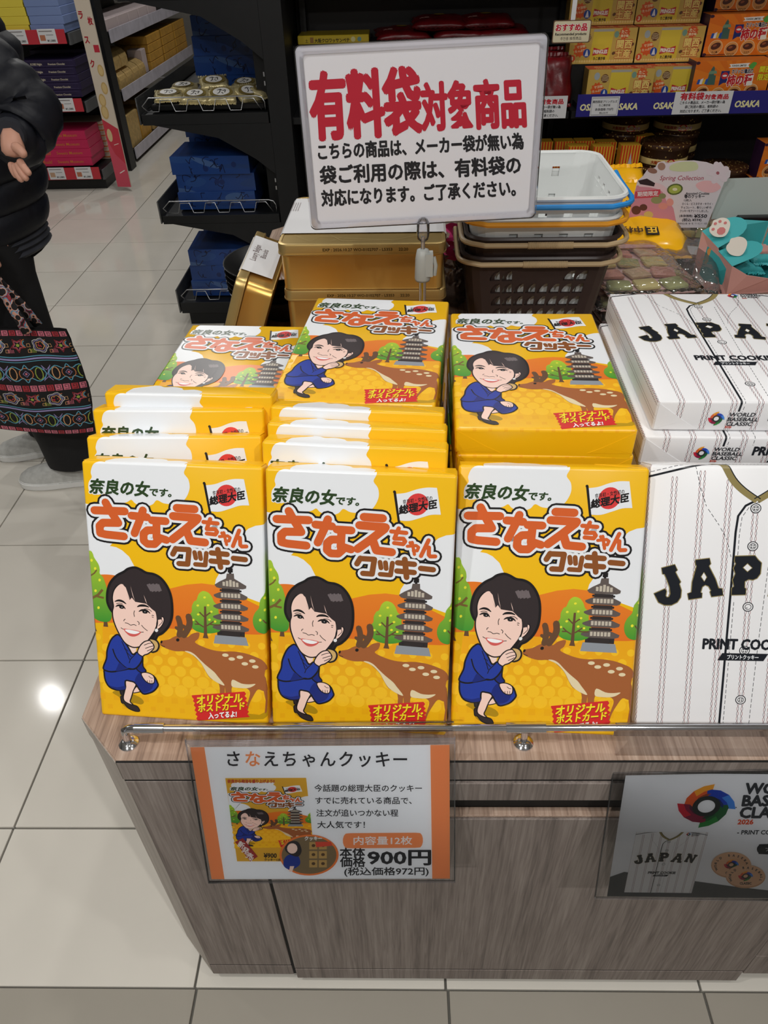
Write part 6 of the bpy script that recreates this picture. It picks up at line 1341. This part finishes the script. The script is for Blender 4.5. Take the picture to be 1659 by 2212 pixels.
# tall banner
bn = empty('banner_board', 'tall cream and red rusk banner standing at the gondola corner', 'banner', (-1.985, 5.42, 0), (0, math.radians(.2), math.radians(-8)))
obj('banner_panel', box_bm(0, .100, 0, .012, .03, 1.42, .001, 1), mat('cream_board', (222, 208, 190), .5), bn)
a = Art(); a.poly([(0, 3), (10, 3), (10, 40), (0, 46)], (204, 62, 78), 0); a.poly([(0, 3), (10, 3), (10, 18), (4, 24), (0, 34)], (214, 84, 104), 1)
for t, x, y in (('万', 6.0, 112), ('枚', 6.2, 99), ('の', 1.0, 113), ('ラ', 1.0, 102), ('ス', 1.2, 89), ('ク', 1.2, 76)): a.text(t, x, y, 4.4 if x > 3 else 4.8, (178, 34, 50), 2, bold=.03, sx=.75)
a.poly([(6, 84), (9.6, 84), (9.6, 88), (6, 88)], (196, 50, 66), 2)
for cx, cy, r1 in ((7.2, 74, 2.1), (7.0, 64, 2.2), (3.6, 57, 2.4), (3.4, 50, 2.6)): a.ell((cx, cy), r1, r1 * 1.6, (206, 172, 110), 2, n=18); a.ell((cx, cy), r1 * .7, r1 * 1.2, (222, 194, 136), 3, n=16)
a.ell((3.0, 36), 1.8, 4, (222, 196, 150), 2); a.line([(4.5, 30), (8, 31)], .4, (240, 220, 210), 2); a.line([(4, 12), (8, 14)], .6, (240, 230, 225), 2)
obj('banner_print', a.bake('banner_print', flat(y=-.0004), M['ink_matte']), None, bn)
# white rails gondola beyond
gv = empty('shelving_unit', 'black gondola with white price rails and tan cake boxes, beyond the banner', 'shelf', (-2.1, 6.2, 0))
def gc_(name, m, x0, x1, y0, y1, z0, z1): return obj(name, box_bm(x0 + 2.1, x1 + 2.1, y0 - 6.2, y1 - 6.2, z0, z1, .001, 1), M[m] if isinstance(m, str) else m, gv)
M['grey_rail'] = mat('pale_price_strip', (196, 192, 204), .35, noise=.15, nscale=12)
gc_('kick_panel', 'black_metal', -2.75, -2.12, 6.25, 8.6, 0, .06); gc_('back_panel', 'black_metal', -2.78, -2.75, 6.12, 8.6, 0, 2.1)
for z in (.06, .462, .835, 1.25):
    gc_('shelf_board', 'black_metal', -2.75, -2.075, 6.2, 8.6, z, z + .03); gc_('price_rail', 'grey_rail', -2.07, -2.062, 6.2, 8.6, z - .035, z + .045)
M['tan'] = mat('tan_sponge_carton', (196, 164, 104), .6, noise=.2, nscale=40); M['amber_box'] = mat('amber_carton', (200, 150, 60), .5, noise=.15, nscale=20)
gtb = 'tan cake boxes on the gondola beyond the banner'
def tanbox(x, y, z, w, d, h, m, lb, dome=False):
    if dome:
        n = 8; pr = [(0, 0), (w, 0)] + [(w / 2 + w / 2 * math.cos(PI * k / n), h * .45 + h * .55 * math.sin(PI * k / n)) for k in range(n + 1)]
        bm = prism_bm([(p[0], p[1]) for p in pr], 0, d, 'Y')
    else: bm = box_bm(0, w, 0, d, 0, h, .004, 1)
    o = obj('cake_box', bm, M[m], None, (x, y, z)); tag(o, lb, 'box', gtb)
for i, y in enumerate((6.28, 6.46, 6.64, 6.82)):
    for k in range(2 if i < 2 else 1):
        tanbox(-2.30 - .02 * k, y, .493 + k * .125, .21, .165, .12, 'tan', 'domed tan cake box on the middle shelf, %s, %s' % (('nearest', 'second', 'third', 'fourth')[i], ('lower', 'upper')[k]), True)
for i, y in enumerate((7.15, 7.62, 8.08)):
    for k in range(4): tanbox(-2.36, y, .493 + k * .062, .28, .42, .060, 'amber_box', 'flat amber cake box on the middle shelf, pile %s, level %s' % (('near', 'middle', 'far')[i], ('one', 'two', 'three', 'four')[k]))
for i, y in enumerate((6.25, 6.55, 6.9, 7.3)): tanbox(-2.38, y, .091, .29, .27, .23 - .02 * (i % 2), 'tan' if i % 2 == 0 else 'amber_box', 'tan cake box on the bottom shelf, %s from the banner' % ('first', 'second', 'third', 'fourth')[i])
M['red_white'] = mat('red_white_carton', (206, 190, 190), .5)
tanbox(-2.22, 6.99, .493, .12, .12, .17, 'red_white', 'red and white carton between the domed and the amber boxes')
for i, y in enumerate((6.22, 6.50, 6.78, 7.06, 7.34)): tanbox(-2.36, y, .866, .28, .26, .075, 'red_white', 'white cake box on the upper shelf, %s from the banner' % ('first', 'second', 'third', 'fourth', 'fifth')[i])
# walls and ceiling of the shop, far off
def st(name, bm, m): o = obj(name, bm, m); o['kind'] = 'structure'; return o
wm = mat('shop_wall', (150, 146, 140), .7)
st('wall_back', box_bm(-4.7, 2.9, 10.2, 10.3, 0, 2.75), wm); st('wall_left', box_bm(-4.7, -4.6, -1.5, 10.2, 0, 2.75), wm); st('wall_right', box_bm(2.8, 2.9, -1.5, 10.2, 0, 2.75), wm)
st('wall_front', box_bm(-4.7, 2.9, -2.3, -2.2, 0, 2.75), wm)
st('ceiling', box_bm(-4.7, 2.9, -2.3, 10.3, 2.75, 2.85), mat('shop_ceiling', (214, 214, 210), .8))
# ------------------------------------------------------------------ shopper at the left
pr = empty('person', 'person in a black quilted jacket, black trousers and grey sneakers', 'person', (-1.12, 2.1, 0))
PX, PY = -1.12, 2.1
def W3(p): return (p[0] - PX, p[1] - PY, p[2])
def skin(name, nodes, edges, m, roots=(0,), sub=1, parent=None):
    me = bpy.data.meshes.new(name); me.from_pydata([W3(n[:3]) for n in nodes], edges, []); me.materials.append(m); o = obj(name, me, None, parent or pr)
    md = o.modifiers.new('skin', 'SKIN'); sv = me.skin_vertices[0].data
    for i, n in enumerate(nodes): r_ = n[3]; sv[i].radius = (r_, r_ if len(n) < 5 else n[4]); sv[i].use_root = (i in roots)
    s = o.modifiers.new('sub', 'SUBSURF'); s.levels = sub; s.render_levels = sub
    md.use_smooth_shade = True; return o
M['skin'] = mat('skin', (206, 154, 132), .5, noise=.04, nscale=30)
N = []; E_ = []; ROOTS = set()
def chain3(pts, start=None):
    prev = start
    for p in pts:
        N.append(p); i = len(N) - 1
        if prev is not None: E_.append((prev, i))
        else: ROOTS.add(i)
        prev = i
    return prev
chain3([(-1.15, 2.12, .88, .11, .10)])
sp = chain3([(-1.09, 2.12, 1.02, .11, .10), (-1.08, 2.12, 1.18, .12, .10), (-1.08, 2.12, 1.30, .09)], 0)
nk = chain3([(-1.09, 2.12, 1.37, .05), (-1.11, 2.12, 1.43, .062), (-1.12, 2.12, 1.50, .085), (-1.12, 2.12, 1.57, .075)], sp)
# near arm and open hand
sh = chain3([(-1.03, 1.99, 1.29, .055), (-.950, 1.95, 1.20, .046), (-.893, 1.935, 1.13, .034), (-.895, 1.86, 1.112, .028), (-.882, 1.815, 1.110, .022)], sp)
pm = chain3([(-.875, 1.798, 1.092, .028, .018), (-.876, 1.788, 1.066, .030, .018)], sh)
chain3([(-.872, 1.790, 1.094, .013), (-.858, 1.782, 1.090, .0125), (-.848, 1.776, 1.081, .011), (-.842, 1.772, 1.072, .009)])
for q in ([(-.866, 1.785, 1.066, .011), (-.858, 1.776, 1.055, .0098), (-.848, 1.768, 1.045, .009), (-.838, 1.762, 1.037, .0078)], [(-.872, 1.786, 1.060, .011), (-.866, 1.774, 1.047, .010), (-.857, 1.766, 1.035, .0092), (-.847, 1.760, 1.026, .008)],
          [(-.880, 1.788, 1.058, .011), (-.877, 1.777, 1.045, .0098), (-.870, 1.769, 1.032, .009), (-.861, 1.763, 1.022, .0078)], [(-.888, 1.791, 1.060, .010), (-.887, 1.783, 1.048, .0088), (-.882, 1.777, 1.037, .008), (-.875, 1.772, 1.028, .0068)]): chain3(q)
# far arm reaching down to the bag handles
sh2 = chain3([(-1.10, 2.27, 1.29, .055), (-1.22, 2.22, 1.10, .045), (-1.19, 2.02, .93, .038), (-1.115, 1.93, .835, .026)], sp)
pm2 = chain3([(-1.092, 1.902, .805, .026, .015)], sh2)
for dx, dz in ((.018, .004), (.006, 0), (-.006, -.001), (-.017, .002)): chain3([(-1.092 + dx, 1.878, .788 + dz, .0085), (-1.088 + dx, 1.868, .768 + dz, .0082), (-1.086 + dx, 1.880, .758 + dz, .0075)], pm2)
chain3([(-1.070, 1.905, .792, .010), (-1.062, 1.895, .776, .009)], pm2)
# legs
chain3([(-1.14, 2.03, .80, .085), (-1.13, 2.01, .47, .060), (-1.085, 2.00, .12, .040), (-1.13, 2.00, .05, .035), (-1.20, 2.00, .035, .028)], 0)
chain3([(-1.20, 2.18, .80, .085), (-1.23, 2.19, .47, .060), (-1.25, 2.19, .12, .040), (-1.30, 2.18, .05, .035), (-1.37, 2.17, .035, .028)], 0)
skin('body', N, E_, M['skin'], ROOTS, 1)
# face and hair
hd = Vector(W3((-1.12, 2.12, 1.52)))
bm = bmesh.new(); bmesh.ops.create_uvsphere(bm, u_segments=20, v_segments=14, radius=.098)
for v in bm.verts: v.co.x = v.co.x * .98 + .014; v.co.y *= .84; v.co.z = v.co.z * 1.08 + .028
bmesh.ops.delete(bm, geom=[v for v in bm.verts if v.co.x < -.045 and v.co.z < .045], context='VERTS'); o = obj('hair', bm, mat('black_hair', (30, 26, 24), .5, noise=.3, nscale=80), pr, smooth=True); o.location = hd
for s in (-1, 1):
    bm = bmesh.new(); bmesh.ops.create_uvsphere(bm, u_segments=10, v_segments=8, radius=.0115); o = obj('eye', bm, mat('eye_white', (230, 228, 224), .2) if s < 0 else bpy.data.materials['eye_white'], pr); o.location = hd + Vector((-.072, s * .031, -.002))
    bm = bmesh.new(); bmesh.ops.create_uvsphere(bm, u_segments=10, v_segments=8, radius=.006); o = obj('pupil', bm, M['black_plastic'], pr); o.location = hd + Vector((-.081, s * .031, -.002))
    bm = bmesh.new(); bmesh.ops.create_uvsphere(bm, u_segments=10, v_segments=8, radius=.02)
    for v in bm.verts: v.co.y *= .35; v.co.x *= .7
    o = obj('ear', bm, M['skin'], pr, smooth=True); o.location = hd + Vector((.005, s * .083, -.012))
bm = bmesh.new(); loft(bm, [[(x + dx, y, z) for x, y in ((0, -w_), (-w_ * 1.6, 0), (0, w_), (.01, 0))] for z, w_, dx in ((.012, .006, -.078), (-.02, .012, -.080), (-.032, .010, -.078))]); o = obj('nose', bm, M['skin'], pr, smooth=True); o.location = hd
bm = bmesh.new(); tube(bm, [(-.072, -.022, -.052), (-.082, 0, -.054), (-.072, .022, -.052)], .005, 6); o = obj('mouth', bm, mat('lips', (170, 90, 84), .5), pr, smooth=True); o.location = hd
# quilted jacket
M['jacket'] = mat('black_quilted_nylon', (20, 22, 30), .5, spec=.35, noise=.15, nscale=8, bump=.6, bscale=26); M['rib'] = mat('ribbed_hem', (40, 42, 50), .7); M['trouser'] = mat('black_cotton', (17, 17, 19), .8, noise=.2, nscale=12, bump=.4, bscale=20)
def ell_ring(c, rx, ry, z, n=28, tilt=0, ph=0): return [W3((c[0] + rx * math.cos(2 * PI * k / n), c[1] + ry * math.sin(2 * PI * k / n), z + tilt * math.cos(2 * PI * k / n + ph))) for k in range(n)]
bm = bmesh.new(); rings = []; nb = 7; z0, z1 = .785, 1.335
for i in range(nb * 6 + 1):
    t = i / (nb * 6); z = z0 + (z1 - z0) * t; q = .78 + .22 * abs(math.sin(PI * nb * t)) ** .55
    prof = .165 + .02 * math.sin(PI * min(1, t * 1.3)) - max(0, t - .80) * .42; q = abs(math.sin(PI * nb * t)) ** .5; rings.append(ell_ring((-1.165 + .085 * t, 2.12), prof * .90 * (.93 + .08 * q) , (prof + .015) * (.92 + .08 * q), z, 32, .020))
loft(bm, rings); obj('jacket', bm, M['jacket'], pr, smooth=True)
bm = bmesh.new(); loft(bm, [ell_ring((-1.165, 2.12), .138 + .008 * (i % 2), .155 + .008 * (i % 2), .738 + .0085 * i, 32, .018) for i in range(8)]); obj('ribbed_hem', bm, M['rib'], pr, smooth=True)
bm = bmesh.new(); loft(bm, [ell_ring((-1.075, 2.12), .070 + .004 * (i % 2), .070 + .004 * (i % 2), 1.33 + .012 * i, 20) for i in range(6)]); obj('collar', bm, M['jacket'], pr, smooth=True)
def sleeve_mesh(name, pts, rads, nb=6):
    P = crom([tuple(p) for p in pts], False, 8) if False else None
    V_ = [Vector(p) for p in pts]; out = []; R = []
    for i in range(len(V_) - 1):
        for k in range(8): t = k / 8; out.append(V_[i].lerp(V_[i + 1], t)); R.append(rads[i] * (1 - t) + rads[i + 1] * t)
    out.append(V_[-1]); R.append(rads[-1]); L = len(out)
    for _ in range(3): out = [out[0]] + [(out[i - 1] + out[i] * 2 + out[i + 1]) / 4 for i in range(1, L - 1)] + [out[-1]]
    R = [r * (.86 + .14 * abs(math.sin(PI * nb * i / (L - 1))) ** .6) for i, r in enumerate(R)]
    bm = bmesh.new(); tube(bm, [W3(p) for p in out], R, 18); return obj(name, bm, M['jacket'], pr, smooth=True)
s1 = sleeve_mesh('sleeve', [(-1.03, 2.0, 1.28), (-.945, 1.955, 1.20), (-.880, 1.945, 1.13), (-.905, 1.89, 1.085), (-.892, 1.83, 1.108)], [.085, .082, .082, .070, .040], 7)
s2 = sleeve_mesh('sleeve', [(-1.09, 2.25, 1.28), (-1.21, 2.22, 1.11), (-1.20, 2.05, .96), (-1.13, 1.95, .855)], [.085, .080, .066, .042], 7)
bm = bmesh.new(); tube(bm, [W3(p) for p in ((-.892, 1.838, 1.107), (-.886, 1.822, 1.109), (-.884, 1.812, 1.109))], [.036, .034, .032], 16); obj('cuff', bm, M['rib'], pr, smooth=True)
bm = bmesh.new(); tube(bm, [W3(p) for p in ((-1.135, 1.957, .862), (-1.12, 1.936, .842))], [.036, .033], 16); obj('cuff', bm, M['rib'], pr, smooth=True)
# wide trousers
def leg(pts, rx, n=24):
    bm = bmesh.new(); rings = []
    for i, (p, r_) in enumerate(zip(pts, rx)):
        rings.append([W3((p[0] + r_ * math.cos(2 * PI * k / n) * (1 + .05 * math.sin(3 * 2 * PI * k / n + i)), p[1] + r_ * .88 * math.sin(2 * PI * k / n) * (1 + .04 * math.sin(4 * 2 * PI * k / n + i * 2)), p[2])) for k in range(n)])
    loft(bm, rings); return obj('trouser_leg', bm, M['trouser'], pr, smooth=True)
leg([(-1.175, 2.04, .82), (-1.165, 2.035, .72), (-1.15, 2.03, .60), (-1.14, 2.02, .45), (-1.115, 2.01, .30), (-1.095, 2.0, .17), (-1.10, 2.0, .085)], [.120, .112, .102, .100, .100, .098, .090])
leg([(-1.215, 2.18, .82), (-1.225, 2.18, .72), (-1.235, 2.19, .60), (-1.245, 2.19, .45), (-1.25, 2.19, .30), (-1.25, 2.19, .17), (-1.25, 2.19, .085)], [.115, .110, .100, .092, .090, .086, .080])
bm = bmesh.new(); loft(bm, [ell_ring((-1.185, 2.12), .115 + .006 * i, .150 + .010 * i, .86 - .03 * i) for i in range(5)]); obj('trouser_seat', bm, M['trouser'], pr, smooth=True)
# sneakers
M['sneaker'] = mat('grey_knit', (186, 186, 182), .8, noise=.12, nscale=60, bump=.3); M['sole'] = mat('pale_rubber', (228, 228, 226), .6)
def sneaker(hx, hy, ang, z=0.0):
    """heel position; toe points to -X turned by ang"""
    t = empty('sneaker', None, None, (hx - PX, hy - PY, z), (0, 0, ang), parent=pr)
    prof = [(0.0, .030, .085), (-.02, .038, .100), (-.06, .042, .104), (-.10, .045, .094), (-.14, .050, .080), (-.18, .054, .068), (-.22, .053, .058), (-.255, .044, .047), (-.275, .028, .033), (-.283, .010, .018)]
    bm = bmesh.new(); R = []
    for x, w_, h_ in prof:
        R.append([(x, w_ * math.cos(a_) * (1 if math.sin(a_) < .3 else .86), .020 + max(0, (h_ - .018)) * max(0, math.sin(a_)) ** .8 - .004 * (math.sin(a_) < 0)) for a_ in [2 * PI * k / 20 for k in range(20)]])
    loft(bm, R); obj('shoe_upper', bm, M['sneaker'], t, smooth=True)
    bm = bmesh.new(); out = []
    for x, w_, h_ in prof: out.append((x, w_ + .003))
    P = [(x, w_) for x, w_ in out] + [(x, -w_) for x, w_ in out[::-1]]; lo = prism_bm([(x + (.006 if i in (0, len(P) - 1) else 0), y) for i, (x, y) in enumerate(P)], .0, .026, 'Z', .004); me_ = lo; o_ = obj('shoe_sole', me_, M['sole'], t, smooth=True)
    for k in range(4):
        bm = bmesh.new(); x = -.085 - k * .022; h = .096 - k * .0085; tube(bm, [(x, -.024, h - .006), (x - .008, 0, h + .006), (x, .024, h - .006)], .0036, 6); obj('lace', bm, M['sole'], t)
    bm = bmesh.new(); lathe(bm, [(.030, .06), (.036, .10), (.034, .125)], 16, (-.045, 0)); obj('sock', bm, mat('speckled_sock', (120, 110, 100), .9, noise=.5, nscale=120), t, smooth=True)
sneaker(-1.018, 2.00, math.radians(4)); sneaker(-1.175, 2.205, math.radians(14))

# ------------------------------------------------------------------ patterned tote bag
tb = empty('tote_bag', 'black tote bag with colourful folk pattern hanging from the person\'s hand', 'bag', (-1.12, 1.84, .28))
CN = {'tl': (-1.30, 1.845, .640), 'tr': (-.912, 1.845, .622), 'br': (-.925, 1.845, .292), 'bl': (-1.34, 1.845, .350)}
BGW, BGH = 40.0, 33.0
def bag_pt(u, v, side, h=0.0):
    a_, b_ = u / BGW, v / BGH; c = [Vector(CN[k]) for k in ('bl', 'br', 'tl', 'tr')]
    p = c[0].lerp(c[1], a_).lerp(c[2].lerp(c[3], a_), b_)
    p.z -= .022 * math.sin(PI * a_) * (1 - b_) ; p.x += .02 * math.sin(PI * b_) * (2 * a_ - 1)
    bul = .028 * (math.sin(PI * min(1, max(0, a_))) ** .5) * (math.sin(PI * (.08 + .84 * b_)) ** .6) + .004 * math.sin(9 * a_ + 5 * b_)
    p.y += side * (bul + h)
    return Vector((p.x + 1.12, p.y - 1.84, p.z - .28))
M['bag_black'] = mat('black_canvas', (24, 22, 24), .85, bump=.3, nscale=90)
bm = bmesh.new()
for side in (-1, 1):
    G = [[bm.verts.new(bag_pt(u * 2, v * 1.5, side)) for u in range(21)] for v in range(23)]
    for j in range(22):
        for i in range(20): q = (G[j][i], G[j][i + 1], G[j + 1][i + 1], G[j + 1][i]); bm.faces.new(q if side < 0 else q[::-1]).smooth = True
bmesh.ops.remove_doubles(bm, verts=bm.verts[:], dist=.006); obj('bag_body', bm, M['bag_black'], tb)
a = Art(); PINK, REDC, BLU, GRN, PCH, LIL, WH2, ORG = (206, 112, 130), (170, 50, 60), (92, 160, 184), (150, 168, 70), (214, 160, 110), (150, 140, 190), (206, 204, 200), (200, 120, 70)
rb = random.Random(4)
def spiral_row(y, h):
    n = 20
    for k in range(n):
        x = k * 2; a.poly([(x + .1, y), (x + 1.8, y), (x + 1.8, y + h), (x + .1, y + h)], PINK if k % 3 else REDC, 1); a.line([(x + .5, y + .3), (x + 1.4, y + .3), (x + 1.4, y + h - .3), (x + .6, y + h - .3), (x + .6, y + h * .5), (x + 1.0, y + h * .5)], .18, (40, 26, 30), 2)
def wave(y, c, w=.28, am=.25): a.line([(x, y + am * math.sin(x * .45)) for x in range(0, 41, 1)], w, c, 1, smooth=False)
def motif(y, h):
    for k in range(7):
        x = 1.5 + k * 5.7
        if k % 2 == 0:
            cx, cy = x + 1.4, y + h / 2
            for s_, c in ((1.0, REDC), (.72, PINK)): a.line([(cx + s_ * (2.0 if j % 2 else 1.0) * math.cos(PI / 2 + j * PI / 5), cy + s_ * (2.0 if j % 2 else 1.0) * math.sin(PI / 2 + j * PI / 5)) for j in range(10)], .2, c, 1, closed=True)
            a.ell((cx, cy), .45, .45, GRN, 2, n=8)
        else:
            for s_, c in ((2.0, WH2), (1.6, LIL), (1.1, PCH)): a.line([(x + 1.6 + s_ * math.cos(t) * (1 + .12 * math.cos(5 * t)), y + h / 2 + s_ * .95 * math.sin(t) * (1 + .12 * math.cos(5 * t))) for t in [2 * PI * j / 20 for j in range(20)]], .18, c, 1, closed=True)
            for j in range(6): a.ell((x + 1.6 + rb.uniform(-.7, .7), y + h / 2 + rb.uniform(-.7, .7)), .2, .2, REDC, 2, n=6)
        for j in range(5): a.line([(x - 1.4 + j * .35, y + .3), (x - 1.4 + j * .35, y + 1.2 + rb.uniform(0, .5))], .14, GRN if k % 2 else PINK, 1)
        a.line([(x + 3.4 + .9 * math.cos(t), y + h * .6 + 1.1 * math.sin(t)) for t in [PI * .5 + PI * j / 8 for j in range(9)]], .2, ORG, 1); a.line([(x + 3.3 + .5 * math.cos(t), y + h * .6 + .7 * math.sin(t)) for t in [PI * .5 + PI * j / 8 for j in range(9)]], .2, BLU, 1)
        for j in range(2): bx0 = x + 3.7; by0 = y + .4 + j * 1.6; a.line([(bx0, by0), (bx0 + .9, by0), (bx0 + .8, by0 + .9), (bx0 + .1, by0 + .8)], .16, PCH, 1, closed=True)
def medal(y, h):
    for k in range(4):
        cx, cy = 5 + k * 10.5, y + h / 2
        a.line(crom([(cx - 5, cy), (cx - 3, cy + 2.2), (cx - 1, cy + 1.2), (cx, cy + 2.6), (cx + 1, cy + 1.2), (cx + 3, cy + 2.2), (cx + 5, cy), (cx + 3, cy - 2.2), (cx + 1, cy - 1.2), (cx, cy - 2.6), (cx - 1, cy - 1.2), (cx - 3, cy - 2.2)], True, 3), .26, BLU, 1, closed=True)
        a.line([(cx + 1.7 * math.cos(t), cy + 1.7 * math.sin(t)) for t in [2 * PI * j / 14 for j in range(14)]], .2, ORG, 1, closed=True); a.line([(cx, cy + .9), (cx + .8, cy), (cx, cy - .9), (cx - .8, cy)], .18, LIL, 2, closed=True); a.ell((cx, cy), .3, .35, PINK, 2, n=8)
        for s_ in (-1, 1):
            for j in range(5): a.ell((cx + s_ * 3.2, cy - 1.2 + j * .6), .32, .26, (24, 22, 24), 2, n=8)
            a.line([(cx + s_ * (3.2 + .9 * math.cos(t)), cy + 1.8 * math.sin(t)) for t in [2 * PI * j / 10 for j in range(10)]], .24, GRN if s_ > 0 else PCH, 1, closed=True)
        a.line(crom([(cx + 4.2, cy + 2.4), (cx + 5.2, cy + 1), (cx + 6.4, cy + 2.4), (cx + 5.2, cy - .2), (cx + 6.2, cy - 2.2), (cx + 5.2, cy - 1), (cx + 4.0, cy - 2.2), (cx + 4.9, cy)], True, 2), .18, LIL, 1, closed=True)
spiral_row(31.3, 1.4); motif(26.3, 4.8); wave(25.6, BLU); wave(24.9, LIL, .5); wave(24.2, BLU, .2)
medal(17.5, 6.2); spiral_row(15.2, 1.9); motif(10.2, 4.8); wave(9.5, BLU); wave(8.8, LIL, .5); medal(2.2, 6.2); spiral_row(.3, 1.3)
obj('folk_print', a.bake('folk_print', lambda x, y, h: bag_pt(x, y, -1, h + .0012), M['ink_matte'], cuts=[(0, c * 4) for c in range(1, 10)] + [(1, c * 3) for c in range(1, 11)], clip=(.1, BGW - .1, .2, BGH - .1)), None, tb)
def strap(p):
    bm = bmesh.new(); V_ = [Vector((q[0] + 1.12, q[1] - 1.84, q[2] - .28)) for q in p]; w_ = .014; rows = []
    for i, q in enumerate(V_):
        t = (V_[min(i + 1, len(V_) - 1)] - V_[max(i - 1, 0)]).normalized(); s_ = t.cross(Vector((0, -1, 0))).normalized() * w_
        rows.append([q - s_ + Vector((0, -.0012, 0)), q + s_ + Vector((0, -.0012, 0)), q + s_ + Vector((0, .0012, 0)), q - s_ + Vector((0, .0012, 0))])
    loft(bm, rows); return bm
M['strap'] = mat('patterned_strap', (60, 50, 54), .85)
_nt = M['strap'].node_tree; _v = _nt.nodes.new('ShaderNodeTexVoronoi'); _v.inputs['Scale'].default_value = 55; _t = _nt.nodes.new('ShaderNodeTexCoord'); _c = _nt.nodes.new('ShaderNodeValToRGB'); _c.color_ramp.interpolation = 'CONSTANT'
_e = _c.color_ramp.elements; _e[0].color = (*lin((24, 22, 24)), 1); _e[1].position = .52; _e[1].color = (*lin((206, 150, 130)), 1); _q = _e.new(.62); _q.color = (*lin((92, 150, 176)), 1); _q = _e.new(.70); _q.color = (*lin((150, 50, 60)), 1); _q = _e.new(.8); _q.color = (*lin((30, 26, 28)), 1)
_nt.links.new(_t.outputs['Object'], _v.inputs['Vector']); _nt.links.new(_v.outputs['Distance'], _c.inputs[0]); _nt.links.new(_c.outputs[0], _nt.nodes['Principled BSDF'].inputs['Base Color'])
obj('strap', strap([(-1.005, 1.815, .625), (-1.022, 1.822, .68), (-1.05, 1.845, .735), (-1.082, 1.868, .772), (-1.10, 1.872, .765), (-1.13, 1.86, .72), (-1.17, 1.83, .66), (-1.18, 1.818, .63)]), M['strap'], tb)
obj('strap', strap([(-1.0, 1.875, .62), (-1.03, 1.88, .68), (-1.07, 1.885, .74), (-1.088, 1.884, .775), (-1.11, 1.884, .765), (-1.15, 1.88, .70), (-1.19, 1.872, .63)]), M['strap'], tb)
